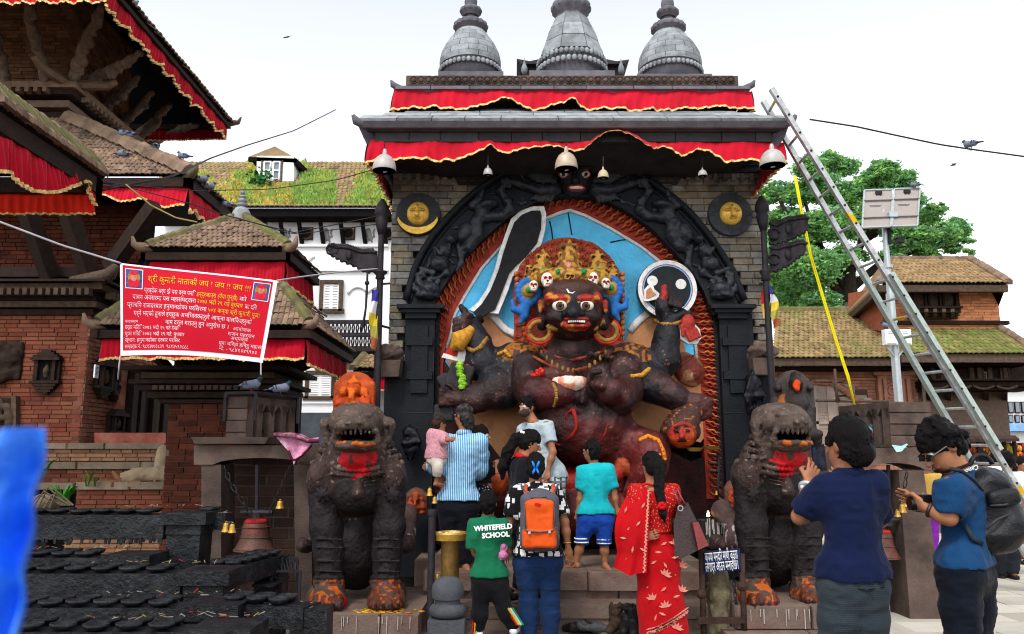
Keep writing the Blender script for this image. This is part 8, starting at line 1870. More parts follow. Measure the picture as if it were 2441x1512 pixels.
def waves(c2,sc,axis=0,lo=.5,hi=.6):
 def fn(k):
  N,L=k['N'],k['L'];s_=N.new('ShaderNodeSeparateXYZ');L.new(k['pos'],s_.inputs[0]);return k['mix'](k['ramp'](k['math']('SINE',k['math']('MULTIPLY',s_.outputs[axis],sc)),lo-.5,hi-.5),k['c'],c2)
 return fn
def plaid(c2,c3,sx,sz):
 def fn(k):
  N,L=k['N'],k['L'];s_=N.new('ShaderNodeSeparateXYZ');L.new(k['pos'],s_.inputs[0]);S_=lambda ax,sc,ph:k['ramp'](k['math']('SINE',k['math']('ADD',k['math']('MULTIPLY',s_.outputs[ax],sc),ph)),.35,.6)
  return k['mix'](S_(2,sz,.5),k['mix'](S_(0,sx,1),k['c'],c2),c3)
 return fn
def print_(c2,sc,lo=.5,hi=.52,c3=None):
 def fn(k):
  N,L=k['N'],k['L'];v=N.new('ShaderNodeTexVoronoi');v.distance='CHEBYCHEV';v.inputs['Scale'].default_value=sc;L.new(k['pos'],v.inputs['Vector']);return k['mix'](k['ramp'](v.outputs['Distance'],lo,hi),k['c'],c2)
 return fn
# older man in a striped shirt, holding a toddler
e,g,o=person('grey-haired man in blue striped shirt seen from behind, holding a toddler',8.6,1.0,(-.25,1),dict(head=(1104,992),neck=(1106,1030),sl=(1064,1056),sr=(1144,1054),el=(1046,1116,-.02),wl=(1022,1112,.22),er=(1146,1118,.1),wr=(1132,1140,.3),hl=(1072,1212),hr=(1112,1212),kl=(1074,1280),kr=(1108,1282),al=(1080,1338,.05),ar=(1108,1342),tor=(1122,1348,-.25),tol=(1070,1345,.2)),cloth('striped_shirt',(.07,.27,.48),fn=waves((.50,.66,.75),330,0,.62,.8)),cloth('dark_denim',(.010,.011,.017)),.82,hem=1192,fat=1.05,loose=1.4,look=(-.75,.66,0),hair='thin',hairm=mat('greying_hair',(.028,.026,.026),.5,.5,40,1.0,150,bst=.14,dirt=(.22,.2,.19),dirt_scale=14,dirt_amt=.6),collar=True)
q=Solid(.011);q.ell(o(0,-.075,-.085),(.07,.05,.05),k=.03);q.ell(o(0,-.06,-.04),(.075,.06,.06),k=.03);q.field().rough(.025,24,2);q.build('nape_hair',MATS['greying_hair'],e)
# toddler
person('toddler in pink knitted jacket carried on the arm of the man in striped shirt',8.5,.55,(.8,.6),dict(head=(1047,1010),neck=(1046,1026),sl=(1030,1034),sr=(1056,1034,.05),el=(1028,1054),wl=(1040,1066,-.05),er=(1060,1050,-.12),wr=(1070,1048,-.16),hl=(1034,1092),hr=(1046,1092),kl=(1044,1112,-.1),kr=(1056,1110,.1),al=(1040,1150,-.08),ar=(1050,1146,.1)),cloth('pink_knit',(.12,.05,.07),bump=.8,bscale=60,fn=print_((.58,.30,.34),55,.12,.22)),cloth('cream_leggings',(.55,.50,.44)),.85,leg=.75,hem=1094,hs=1.25,h=.009,fat=1.25,loose=1.2,look=(.75,.6,0),hairm=mat('brown_hair',(.045,.022,.014),.5,.4,30,.4,120))
# woman half hidden behind him
person('woman in dark patterned dress reaching out a hand, half hidden behind the striped shirt',8.95,.93,(.9,-.1),dict(head=(1146,1040),neck=(1142,1068),sl=(1132,1084,.15),sr=(1150,1086,-.12),el=(1150,1124,.1),wl=(1160,1116,.1),er=(1158,1124,-.12),wr=(1176,1114,-.12),fr=(1194,1112,-.12),hl=(1142,1180,.08),hr=(1150,1180,-.08),kl=(1140,1250),kr=(1150,1250),al=(1140,1318,.05),ar=(1146,1318,-.05)),cloth('black_top',(.012,.012,.02)),cloth('dotted_skirt',(.55,.55,.6),fn=print_((.014,.014,.02),42,.2,.26)),.95,hem=1150,h=.012,loose=1.3)
# masked young man
e,g,o=person('young man in grey t-shirt wearing a brown face mask, standing close to the deity',9.1,1.0,(-.55,-.8),dict(head=(1256,972),neck=(1270,1004),sl=(1250,1026,.15),sr=(1304,1014,-.1),el=(1246,1070,.2),wl=(1240,1110,.1),er=(1318,1078,-.16),wr=(1306,1122,-.18),hl=(1290,1142),hr=(1326,1142),kl=(1294,1216),kr=(1324,1216),al=(1294,1292),ar=(1324,1292)),cloth('grey_tee',(.40,.47,.50)),cloth('plaid_shorts',(.62,.64,.66),fn=plaid((.12,.14,.16),(.2,.22,.25),95,95)),.34,leg=.58,hem=1138,loose=1.2,look=(-.62,-.78,-.05),shoes=SHOE)
q=Solid(.008);q.ell(o(0,.05,-.055),(.066,.072,.056),Matrix((Vc((.78,-.62,0)),Vc((-.62,-.78,0)),Vc((0,0,1)))).transposed(),k=.01);q.half(o(0,0,-.012),(0,0,1));q.half(o(0,.02,0),(.62,.78,0));q.build('face_mask',cloth('brown_mask',(.06,.042,.035)),e)
k=MB();[k.tube([o(a*.058,.06,z0),o(a*.075,.01,z1)],.004,5)for a in(-1,1)for z0,z1 in((-.02,.0),(-.08,-.03))];k.build('mask_strap',SHOE,e)['kind']='stuff'
# young woman with ponytail
e,g,o=person('young woman in black kurta with red collar and ponytail, in profile',8.12,1.0,(.9,.25),dict(head=(1264,1056),neck=(1252,1090),sl=(1232,1108,.12),sr=(1258,1110,-.14),el=(1232,1160,.15),wl=(1256,1180,.2),er=(1244,1164,-.16),wr=(1264,1190,-.1),hl=(1234,1210,.08),hr=(1252,1212,-.08),kl=(1240,1310,.1),kr=(1256,1310,-.06),al=(1276,1405,.12),ar=(1236,1410,-.08)),cloth('black_kurta',(.011,.010,.016)),cloth('black_leggings',(.010,.010,.014)),.9,hem=1290,leg=.93,look=(.93,.05,-.36),shoes=SHOE,loose=1.1)
q=Solid(.010);q.chain([o(0,-.10,.05),o(0,-.15,-.02),o(.0,-.18,-.16),o(.0,-.17,-.32),o(0,-.14,-.42)],[.045,.05,.055,.05,.02],.03);q.ell(o(0,-.04,.0),(.085,.095,.095),k=.03);q.ell(o(0,.09,-.06),(.1,.1,.085),k=.01,op='-');q.field().rough(.02,22,3);q.build('ponytail',HAIRM,e)
k=MB();[k.ball(o(.02+.02*sin(i*2),-.11+.012*cos(i*3),.06+.008*(i%3)),.016,6,4)for i in range(7)];k.build('white_hair_tie',WB_,e);k=MB();k.tube([g['neck']+Vc((cos(t)*.085,sin(t)*.085,-.01-.03*cos(t)))for t in np.linspace(0,6.28,14)],.028,7);k.build('red_collar',mat('scarlet_cloth',(.5,.01,.015),.8,.15,12),e,smooth=True);MB().ball(o(.078,0,-.045),.008,6,4).build('earring',BRASS,e)
# woman with the orange backpack
e,g,o=person('woman in black and white top and jeans with an orange backpack, seen from behind',7.5,1.0,A_,dict(head=(1276,1114),neck=(1276,1152),sl=(1232,1176),sr=(1320,1174),el=(1214,1246,.0),wl=(1204,1300,-.08),fl=(1204,1330,-.05),er=(1346,1244),wr=(1354,1304),fr=(1358,1338),hl=(1258,1345),hr=(1306,1345),kl=(1260,1436),kr=(1312,1436),al=(1262,1520),ar=(1310,1520)),cloth('geometric_print_top',(.62,.62,.63),fn=print_((.010,.010,.012),17,.36,.38)),cloth('blue_jeans',(.009,.028,.085),fn=waves((.014,.042,.11),900,2)),.36,hem=1322,fat=1.16,loose=1.1,h=.010,leg=.95,shoes=SHOE,skin=(.30,.14,.075))
q=Solid(.009);q.ell(o(0,-.075,-.02),(.075,.06,.085),k=.03);q.ell(o(0,-.02,.03),(.086,.1,.1),k=.03);q.half(o(0,.03,-.0),(0,1,-.4));q.field().rough(.016,30,4);q.build('hair_bun',HAIRM,e)
k=MB()
for a in(-1,1):k.tube([o(.008*a,-.135,-.01),o(.022*a,-.145,.03),o(.03*a,-.14,.055)],[.009,.012,.007],6);k.tube([o(.008*a,-.135,-.01),o(.02*a,-.142,-.04),o(.028*a,-.135,-.06)],[.009,.012,.007],6)
k.build('hair_clip',mat('blue_plastic',(.02,.25,.72),.3,.05),e,smooth=True)
BK=empty('orange_backpack',tuple(at(1286,1312,7.3)),'orange and grey rucksack worn by the woman in the printed top','backpack')
OR_=cloth('orange_nylon',(.60,.10,.012),rough=.55,bump=.4,bscale=14);GY=cloth('grey_nylon',(.10,.10,.12),rough=.7)
bq=lambda u,v,d=0:at(u,v,7.27+d);s7=pm(1240,7.27)
q=Solid(.009);q.box(bq(1286,1244,.02),(92*s7,.17,132*s7),rr=.055,k=.03);q.ell(bq(1286,1190,.02),(34*s7,.1,26*s7),k=.05);q.ell(bq(1286,1285,-.03),(46*s7,.1,28*s7),k=.04);q.field();q.fold(lambda p:(vnoise(p*14,3)-.5)*.012);q.build('pack',GY,BK)
q=Solid(.008);q.box(bq(1286,1232,-.075),(68*s7,.07,74*s7),rr=.03,k=.02);q.ell(bq(1284,1206,-.07),(28*s7,.05,18*s7),k=.03);q.field();q.fold(lambda p:(np.abs(vnoise(p*16,7)-.5)-.2)*.02);q.build('upper_pocket',OR_,BK)
q=Solid(.008);q.box(bq(1286,1284,-.10),(80*s7,.09,44*s7),rr=.035,k=.02);q.field();q.fold(lambda p:(np.abs(vnoise(p*14,8)-.5)-.2)*.02);q.build('lower_pocket',OR_,BK)
k=MB();k.tube([bq(1248,1258,-.14),bq(1256,1266,-.155),bq(1286,1269,-.16),bq(1316,1266,-.155),bq(1326,1257,-.14)],.007,5);k.tube([bq(1254,1262,-.12),bq(1250,1215,-.1),bq(1266,1186,-.08),bq(1302,1184,-.08),bq(1322,1212,-.1),bq(1322,1260,-.12)],.006,5);k.build('zip',GY,BK,smooth=True)
for a,u in((-1,1240),(1,1318)):k=MB();k.tube([bq(1286+a*28,1186,.0),bq(1286+a*40,1164,.1),bq(1286+a*44,1158,.2),bq(1286+a*46,1170,.32)],.024,6,flat=.4,up=(1,0,0));k.build('strap',GY,BK,smooth=True);k=MB();k.tube([bq(1286+a*30,1184,-.02),bq(1286+a*34,1168,.08),bq(1286+a*32,1156,.18)],.02,6,flat=.4);k.build('strap_lining',OR_,BK,smooth=True)
for u,v in((1262,1270),(1310,1268)):MB().box(bq(u,v,-.165),(.02,.012,.02)).build('button',SPm,BK)
MB().box(bq(1282,1203,-.13),(.05,.006,.022),Matrix.Rotation(R(12),3,'Y')).build('tag',mat('scarlet_cloth',(.5,.01,.015)),BK)
q=Solid(.008);c=at(1203,1312,7.36)
for i in range(9):q.ell(c+Vc((rnd.uniform(-.035,.03),rnd.uniform(-.03,.03),rnd.uniform(-.06,.03))),(.028,.025,.03),k=.01)
q.field().rough(.02,30,2);q.thing('pink_scrunched_cloth',cloth('pink_lilac_cloth',(.50,.20,.36)),'crumpled pink cloth in the left hand of the woman with the orange backpack','cloth',tuple(c))
k=MB();k.tube([at(1340,1296,7.42)+Vc((.032*cos(t),.03*sin(t),0))*1.0+Vc((.05,.08,0))for t in np.linspace(0,6.28,12)],.006,5);k.build('bangle',BRASS,e)
# boy in the green school shirt
e,g,o=person('boy in green school polo shirt and black track trousers, seen from behind',7.4,.78,A_,dict(head=(1164,1202),neck=(1164,1234),sl=(1133,1252),sr=(1196,1254),el=(1128,1306),wl=(1140,1336,.12),er=(1208,1304,.05),wr=(1206,1318,.18),hl=(1150,1388),hr=(1184,1388),kl=(1144,1446),kr=(1200,1446),al=(1140,1502),ar=(1226,1494,.05),tol=(1130,1508,.2),tor=(1236,1502,.2)),cloth('green_polo',(.010,.15,.075)),cloth('black_tracksuit',(.010,.010,.013)),.48,hem=1374,hs=1.15,h=.0095,loose=1.5,leg=.95,shoes=mat('white_trainer',(.7,.72,.72),.5,.1),collar=True)
def text(s,name,par,loc,size,mt,rot=(R(90),0,0),sp=1.0,bold=0):
 c=bpy.data.curves.new('l','FONT');c.body=s;c.size=size;c.align_x='CENTER';c.offset=bold;c.resolution_u=2;o_=bpy.data.objects.new('l',c);COL.objects.link(o_);bpy.context.view_layer.update();me=bpy.data.meshes.new_from_object(o_);bpy.data.objects.remove(o_);o_=link(name,me,par,mt);o_.location=Vc(loc)-BASE[par.name];o_.rotation_euler=rot;return o_
 c=bpy.data.curves.new(name,'FONT');c.body=s;c.size=size;c.align_x=al;c.extrude=ext;c.space_character=sp;c.offset=bold;c.resolution_u=2;c.materials.append(mt);o_=bpy.data.objects.new(name,c);COL.objects.link(o_);o_.parent=par;o_.location=Vc(loc)-BASE[par.name];o_.rotation_euler=rot;return o_
WTX=mat('white_print',(.75,.76,.76),.7,.03)
def on_back(u,v):return at(u,v,7.4-.135)
text('WHITEFIELD','school_print',e,on_back(1176,1263),.06,WTX,(R(84),R(-4),R(2)),sp=1.0,bold=.0025);text('SCHOOL','school_print',e,on_back(1182,1281),.06,WTX,(R(86),R(-4),R(2)),bold=.0025)
for j,c_ in enumerate(((.62,.02,.02),(.65,.42,.02),(.5,.55,.55),(.02,.3,.12))):
 m_=mat('stripe_%s'%('red','yellow','white','green')[j],c_,.8,.1)
 for a,(u0,v0,u1,v1)in((-1,(1130,1462,1126,1512)),(1,(1206,1450,1232,1490))):k=MB();k.tube([at(u0+j*5,v0+2*a*j*0,7.4-.07+.012*abs(j-1.5)),at(u1+j*5,v1,7.4-.055+.012*abs(j-1.5))],.009,5);k.build('trouser_stripe',m_,e)
# boy in turquoise
e,g,o=person('boy in turquoise t-shirt and blue shorts standing barefoot on the top step',8.55,.80,(-.3,1),dict(head=(1410,1076),neck=(1416,1106),sl=(1390,1122),sr=(1450,1122),el=(1384,1176),wl=(1378,1214),fl=(1376,1238),er=(1464,1174),wr=(1470,1212),fr=(1480,1228),hl=(1400,1238),hr=(1438,1238),kl=(1386,1292),kr=(1440,1294),al=(1372,1342),ar=(1442,1344),tol=(1352,1350,.06),tor=(1452,1352,-.1)),cloth('turquoise_tee',(.012,.40,.44)),cloth('blue_shorts',(.015,.075,.36)),.40,hem=1224,hs=1.15,leg=.50,loose=1.5,h=.010,look=(-.7,.7,0),fat=1.1)
for d in 'lr':
 p=g['h'+d].lerp(g['k'+d],.98);k=MB();[k.tube([p+Vc((.072*cos(t),.075*sin(t),z))for t in np.linspace(0,6.28,14)],.008,5)for z in(-.006,.03)];k.build('shorts_trim',WTX,e,smooth=True)
# woman in the red sari
SARI=cloth('red_sari',(.42,.004,.010),fn=None);Y9=7.2
e,g,o=person('woman in red sari with a long black braid and a maroon bag, seen from behind',Y9,.98,A_,dict(head=(1554,1112),neck=(1556,1150),sl=(1516,1170),sr=(1600,1168),el=(1506,1240,-.05),wl=(1530,1284,-.14),fl=(1558,1276,-.17),er=(1606,1242,.06),wr=(1600,1290,.2),hl=(1548,1340),hr=(1592,1340),kl=(1552,1430),kr=(1594,1430),al=(1556,1516),ar=(1604,1516)),None,None,h=.010,fat=1.1,look=(-.35,.9,-.1),skin=(.36,.17,.09),shoes=SHOE)
SP1=mat('sari_blouse',(.55,.25,.12),.8,.2,8,.3,60,fn=print_((.42,.006,.012),48,.18,.26));g9=lambda u,v,d=0:at(u,v,Y9+d);s9=pm(1250,Y9)
q=Solid(.010)
for d,u in(('l',-1),('r',1)):q.cap(g['s'+d],g['s'+d].lerp(g['e'+d],.62),.066,.062,.03)
q.cap(g9(1530,1192),g9(1588,1190),.125,None,.05,0,(A_,.98));q.cap(g9(1518,1170),g9(1600,1168),.068,None,.04);q.cap(g9(1558,1200),g9(1562,1262),.155,.148,.05,0,(A_,.92));q.ell(g9(1560,1148,-.1),(.11,.14,.085),k=.02,op='-');q.half(g9(1560,1154),(0,-.15,1));q.half(g9(1560,1268),(0,0,-1));q.build('blouse',SP1,e)
q=Solid(.011);q.cap(g9(1556,1262),g9(1566,1330),.140,.178,.05,0,(A_,.82));q.cap(g9(1566,1330),g9(1576,1440),.180,.185,.06,0,(A_,.8));q.cap(g9(1576,1440),g9(1586,1530),.185,.215,.06,0,(A_,.85));q.half(g9(1560,1250),(.1,0,1));q.half((0,0,.03),(0,0,-1));q.field()
q.fold(lambda p:.016*(np.abs(vnoise(np.stack([p[:,0]*7+p[:,2]*3,p[:,1]*7,p[:,2]*2.2],-1),5)-.5)*2-.5));q.build('sari_skirt',SARI,e)
ps=lambda a,b:poly_at([g9(1502,1168,.02),g9(1530,1158,-.05),g9(1548,1166,-.13)],a).lerp(poly_at([g9(1462,1352,-.06),g9(1500,1372,-.14),g9(1540,1364,-.19)],a),b)
def pal(a,b):
 p=ps(a,b);bow=sin(pi*min(1,b*1.25));return p+Vc((-.14*(1-a)*bow*.55,-.05*bow-.025*sin(11*a+3*b)*b-.02,0))
k=MB();k.grid(pal,24,30);k.build('sari_drape',SARI,e,smooth=True,fix=False)
def front_of(S,u,v,Y0=6.6,Y1=7.7):
 for Y in np.arange(Y0,Y1,.006):
  p=at(u,v,Y);i=[int(round((p[k]-S.lo[k])/S.h))for k in range(3)]
  if all(0<=i[k]<S.D.shape[k]for k in range(3))and S.D[tuple(i)]<.001:return p
 return None
PINKP=mat('pink_print',(.62,.26,.20),.8,.1)
pet=MB();pet.add([(0,0,0),(.22,-.06,.5),(0,-.1,1),(-.22,-.06,.5)],[(0,1,2,3)])
X=[]
for(u,v,n,a0)in((1608,1300,5,20),(1584,1372,5,30),(1600,1330,1,80),(1590,1355,1,-30),(1622,1352,5,20),(1612,1372,1,-60),(1555,1430,5,0),(1624,1410,5,10),(1575,1410,1,50),(1586,1448,5,-10),(1604,1424,1,70),(1570,1460,1,110),(1560,1480,1,20),(1640,1470,5,10),(1632,1390,1,10),(1545,1465,1,60),(1575,1300,1,60),(1560,1316,1,90),(1592,1292,1,100),(1550,1345,1,60),(1540,1402,1,60),(1612,1500,5,20),(1570,1500,1,30)):
 c=front_of(q,u,v)
 if c is None:continue
 c=c+Vc((0,-.008,0))
 for j in range(n):
  a=R(a0+(j-(n-1)/2)*34);d=Vc((sin(a),0,cos(a)));X.append(M4(c,d.cross(Vc((0,1,0)))*-1,(0,1,0),d,(.05,.1,.062)))
for(a,b,r_)in((.2,.3,20),(.35,.5,60),(.15,.6,100),(.6,.45,40),(.5,.75,10),(.3,.85,70),(.7,.25,30),(.75,.7,120)):
 d=Vc((sin(R(r_)),0,cos(R(r_))));X.append(M4(pal(a,b)+Vc((0,-.012,0)),d.cross(Vc((0,1,0)))*-1,(0,1,0),d,(.045,.1,.06)))
pieces('printed_petal',e,PINKP,(pet.v,pet.f),X)
k=MB()
for i in range(46):p=pal(.93-.02*(i%2),.02+.96*i/45);k.box(p+Vc((0,-.014,0)),(.02,.006,.012),Matrix.Rotation(i*1.1,3,'Y'))
for i in range(40):t=i/39;p=front_of(q,lerp(1545,1640,t),1512-52*t**1.5-4)or g9(1585,1525);k.box(p+Vc((0,-.01,0)),(.026,.006,.014),Matrix.Rotation(i*1.3,3,'Y'));k.box(p+Vc((0,-.01,.03)),(.03,.006,.006),Matrix.Rotation(-.4,3,'Y'))
o2=k.build('printed_border',PINKP,e);o2['kind']='stuff'
q=Solid(.008);n=15
for i in range(n):
 t=i/(n-1);c=poly_at([o(.02,-.10,.0),g9(1570,1170,-.15),g9(1578,1205,-.19)],t);w=.045-.012*t
 for a in(-1,1):q.ell(c+Vc((a*w*.5,-.01*((i+(a>0))%2),0)),(w*.62,w*.6,w*.85),Matrix.Rotation(a*.5,3,'Y'),k=.006)
q.chain([g9(1578,1205,-.19),g9(1580,1225,-.2),g9(1583,1246,-.19)],[.03,.032,.012],.01);q.ell(o(0,-.04,.0),(.085,.098,.10),k=.03);q.half(o(0,.03,0),(-.35,.9,-.5));q.field().rough(.01,30,3);q.build('braid',HAIRM,e)
k=MB();[k.ball(g9(1578+6*cos(i),1206+5*sin(i),-.23),.02,6,4)for i in range(7)];k.build('red_hair_tie',MATS['scarlet_cloth'],e,smooth=True);k=MB();k.tube([g9(1530+26*t,1158-4*sin(3.1*t),-.07)for t in np.linspace(0,1,8)],.010,5);k.build('necklace',MATS['scarlet_cloth'],e)
BG_=empty('shoulder_bag',tuple(g9(1650,1335,-.1)),'dark brown and maroon leather bag on the shoulder of the woman in red sari','bag');LE=mat('brown_leather',(.045,.022,.02),.4,.25,10,.3,40,spec=.5);LR=mat('maroon_leather',(.24,.03,.03),.4,.2,10,.3,40,spec=.5)
k=MB();k.prism([g9(1616,1203,-.12),g9(1640,1200,-.1),g9(1686,1300,-.08),g9(1664,1312,-.12),g9(1622,1334,-.16),g9(1608,1326,-.16),g9(1606,1250,-.14)],(.04,.17,0));k.build('bag_body',LE,BG_)
k=MB();k.prism([g9(1650,1246,-.128),g9(1664,1244,-.1),g9(1688,1300,-.085),g9(1664,1311,-.14)],(.0,-.012,0));k.build('bag_panel',LR,BG_)
for du in(0,10):k=MB();k.tube([g9(1598+du*.3,1162,.0),g9(1606+du,1166,-.08),g9(1614+du,1186,-.12),g9(1620+du*1.6,1206,-.13)],.014,6,flat=.5);k.build('bag_strap',LR,BG_,smooth=True)
k=MB();k.tube([g9(1622,1212,-.15)+Vc((.022*cos(t),0,.022*sin(t)))for t in np.linspace(0,6.28,10)],.005,5);k.build('bag_ring',SPm,BG_)
# man in navy polo photographing
e,g,o=person('man in navy polo shirt and grey jeans raising a phone, seen from behind',4.3,1.03,(-.2,1),dict(head=(2019,1062),neck=(2022,1126),sl=(1972,1164),sr=(2082,1158),el=(1906,1232,.10),wl=(1926,1154,.26),fl=(1946,1096,.33),er=(2096,1240,.14),wr=(2020,1180,.40),fr=(1974,1080,.40),hl=(2010,1396),hr=(2056,1396),kl=(1992,1570),kr=(2084,1570),al=(1992,1740),ar=(2090,1740)),cloth('navy_polo',(.005,.013,.052)),cloth('grey_jeans',(.030,.042,.052),fn=waves((.045,.06,.07),700,2)),.33,hem=1376,h=.008,loose=.9,hs=1.1,fat=1.04,look=(-.42,.9,.02),skin=(.34,.155,.085),collar=True,shoes=SHOE,fing='l',seed=2)
q=Solid(.008);q.ell(o(.0,-.02,.045),(.098,.118,.105),k=.02);q.ell(o(0,-.06,-.03),(.088,.07,.08),k=.03);q.half(o(0,.045,.03),(-.42,.9,-.75));q.field();q.fold(lambda p:(np.abs(vnoise(np.stack([p[:,0]*34,p[:,1]*34,p[:,2]*10],-1),6)-.5)-.2)*.03);q.build('tousled_hair',HAIRM,e)
k=MB();k.beam(g['hl']+Vc((-.02,-.125,.01)),g['hl']+Vc((.085,-.15,-.005)),.006,.006);k.beam(g['hr']+Vc((-.03,-.14,.0)),g['hr']+Vc((.06,-.12,.01)),.006,.006);k.build('pocket_seam',MATS['dark_denim'],e)
PH=MB().box(at(1952,1091,4.62),(.074,.011,.148),Matrix.Rotation(R(-3),3,'Y')).thing('phone',mat('black_gloss',(.008,.008,.010),.3,.05,spec=.3),'black phone held up by the man in navy polo','phone');MB().box(at(1952,1091,4.612),(.062,.004,.115),Matrix.Rotation(R(-3),3,'Y')).build('screen',mat('phone_screen',(.02,.03,.05),.3,.9,45,spec=.2,dirt=(.12,.02,.02),dirt_scale=40),PH)
k=MB();dd=(g['wl']-g['el']).normalized();x_,y_,_=frame(dd);k.tube([g['wl']-dd*.03+(x_*cos(t)+y_*sin(t))*.036 for t in np.linspace(0,6.28,18)],.011,6,flat=1.4);k.box(g['wl']-dd*.03+Vc((-.03,-.02,0)),(.03,.014,.03));k.build('wrist_watch',SPm,e,smooth=True)
# man with black rucksack looking at his camera
e,g,o=person('young man in blue t-shirt and sunglasses with black rucksack looking down at his camera',4.4,1.03,(-.93,.3),dict(head=(2244,1066),neck=(2282,1118),sl=(2268,1160,-.17),sr=(2318,1150,.18),el=(2262,1234,-.17),wl=(2208,1212,-.10),fl=(2180,1196,-.04),er=(2300,1236,.22),wr=(2230,1208,.14),fr=(2200,1196,.08),hl=(2288,1370,-.09),hr=(2316,1370,.09),kl=(2296,1540,-.10),kr=(2326,1540,.1),al=(2300,1690,-.1),ar=(2330,1690,.1)),cloth('blue_tee',(.010,.060,.15)),cloth('navy_trousers',(.006,.010,.020)),.36,hem=1344,h=.008,fat=.9,loose=.8,hs=1.04,look=(-.80,-.05,-.58),skin=(.38,.18,.10),shoes=SHOE,seed=4)
q=Solid(.008);q.ell(o(0,-.02,.05),(.096,.115,.1),k=.02);q.ell(o(0,-.065,-.02),(.085,.06,.075),k=.03);q.half(o(0,.055,.02),(-.5,0,-1));q.field();q.rough(.05,26,6,2);q.build('tousled_hair',HAIRM,e)
k=MB();[k.box(o(a*.032,.102,.006),(.012,.048,.036))for a in(-1,1)];[k.tube([o(a*.062,.10,.014),o(a*.078,.0,.012)],.005,5)for a in(-1,1)];k.tube([o(-.03,.114,.012),o(.03,.114,.012)],.005,5);k.build('sunglasses',MATS['black_gloss'],e)
k=MB();k.tube([g['neck']+Vc((.09*cos(t)-.01,.09*sin(t),.015+.03*cos(t)))for t in np.linspace(1.2,5.2,14)],.018,6,flat=.45,up=(0,0,1));k.build('camera_strap',mat('maroon_strap',(.03,.01,.012),.7,.1),e,smooth=True)
text('Canon','strap_print',e,g['neck']+Vc((.005,-.112,.008)),.034,WTX,(R(80),R(160),0),bold=.001)
CA=empty('camera',tuple(at(2196,1210,4.37)),'black camera in the hands of the man with the rucksack','camera');cq=lambda u,v,d=0:at(u,v,4.36+d)
MB().box(cq(2206,1200),(.085,.13,.09)).build('camera_body',MATS['black_gloss'],CA);k=MB();k.lathe(cq(2190,1201),[(.036,0),(.038,.03),(.034,.05),(.03,.05)],18,axis=(-1,0,0));k.build('lens',MATS['black_gloss'],CA,smooth=40);MB().box(cq(2208,1186),(.04,.06,.03)).build('prism_hump',MATS['black_gloss'],CA)
k=MB();dd=(g['wl']-g['el']).normalized();x_,y_,_=frame(dd);k.tube([g['wl']-dd*.02+(x_*cos(t)+y_*sin(t))*.034 for t in np.linspace(0,6.28,18)],.010,6);k.build('wrist_watch',LE,e,smooth=True)
BL=empty('black_backpack',tuple(at(2360,1310,4.45)),'black leather rucksack on the back of the man in blue t-shirt','backpack');BLK=mat('black_leather',(.011,.012,.016),.42,.25,9,.5,24,spec=.3);w=lambda u,v,d=0:at(u,v,4.42+d);s4=pm(1220,4.42)
q=Solid(.009);q.box(w(2346,1222),(.225,.27,.40),Matrix.Rotation(R(-14),3,'Y'),rr=.09,k=.04);q.ell(w(2384,1244,-.02),(.10,.15,.14),k=.06);q.ell(w(2342,1150),(.13,.13,.07),k=.06);q.ell(w(2330,1282),(.14,.14,.07),k=.05);q.field();q.fold(lambda p:(np.abs(vnoise(p*np.array((7,7,7)),4)-.5)-.2)*.05+(vnoise(p*18,5)-.5)*.012);q.build('pack',BLK,BL)
q=Solid(.008);q.box(w(2378,1186,-.1),(.17,.16,.09),Matrix.Rotation(R(-10),3,'Y'),rr=.03,k=.02);q.field();q.fold(lambda p:(np.abs(vnoise(p*10,6)-.5)-.2)*.03);q.build('flap',BLK,BL)
k=MB();k.tube([w(2352,1262,-.17),w(2374,1240,-.18),w(2400,1228,-.16),w(2412,1226,-.08)],.007,5);k.tube([w(2360,1206,-.17),w(2392,1204,-.2),w(2420,1198,-.14)],.006,5);k.build('zip',mat('zip_grey',(.06,.06,.06),.4,.1),BL,smooth=True)
for dy in(-.16,.16):k=MB();k.tube([w(2264,1118 if dy<0 else 1112,dy),w(2290,1122,dy*1.2),w(2318,1146,dy),w(2336,1170,dy*.8)],.022,7,flat=.5);k.build('strap',mat('strap_grey',(.035,.045,.06),.6,.2),BL,smooth=True);k=MB();k.tube([w(2300,1250,dy),w(2320,1286,dy*1.1),w(2340,1296,dy)],.014,6);k.build('strap',mat('strap_grey',(.035,.045,.06),.6,.2),BL,smooth=True)
k=MB();k.tube([w(2340,1112,0)+Vc((.06*cos(t),0,.06*sin(t)))for t in np.linspace(.2,2.9,10)],.013,6);k.build('grab_handle',BLK,BL,smooth=True)
for u in(2412,2400):MB().tube([w(u,1262,-.12),w(u+2,1300 if u>2405 else 1312,-.12)],.008,5).build('strap_end',BLK,BL)
# man lying on the temple steps (his upper half lies round the corner)
person('man in khaki trousers lying barefoot on the temple steps, only his legs in view',10.55,.98,(-.9,-.3),dict(lie=(0,0),head=(520,1120,.5),neck=(495,1122,.45),sl=(478,1130,.35),sr=(478,1116,.6),el=(455,1140,.5),wl=(440,1130,.6),er=(455,1110,.8),wr=(440,1118,.8),hl=(408,1134,-.02),hr=(408,1126,.25),kl=(338,1132,-.12),kr=(392,1078,.1),al=(288,1142,-.2),ar=(378,1132,-.02),tol=(272,1118,-.25),tor=(368,1140,-.2)),cloth('khaki_shirt',(.2,.17,.13)),cloth('khaki_trousers',(.36,.28,.185)),.9,hem=None,leg=.93,h=.012,loose=1.6,face=False)
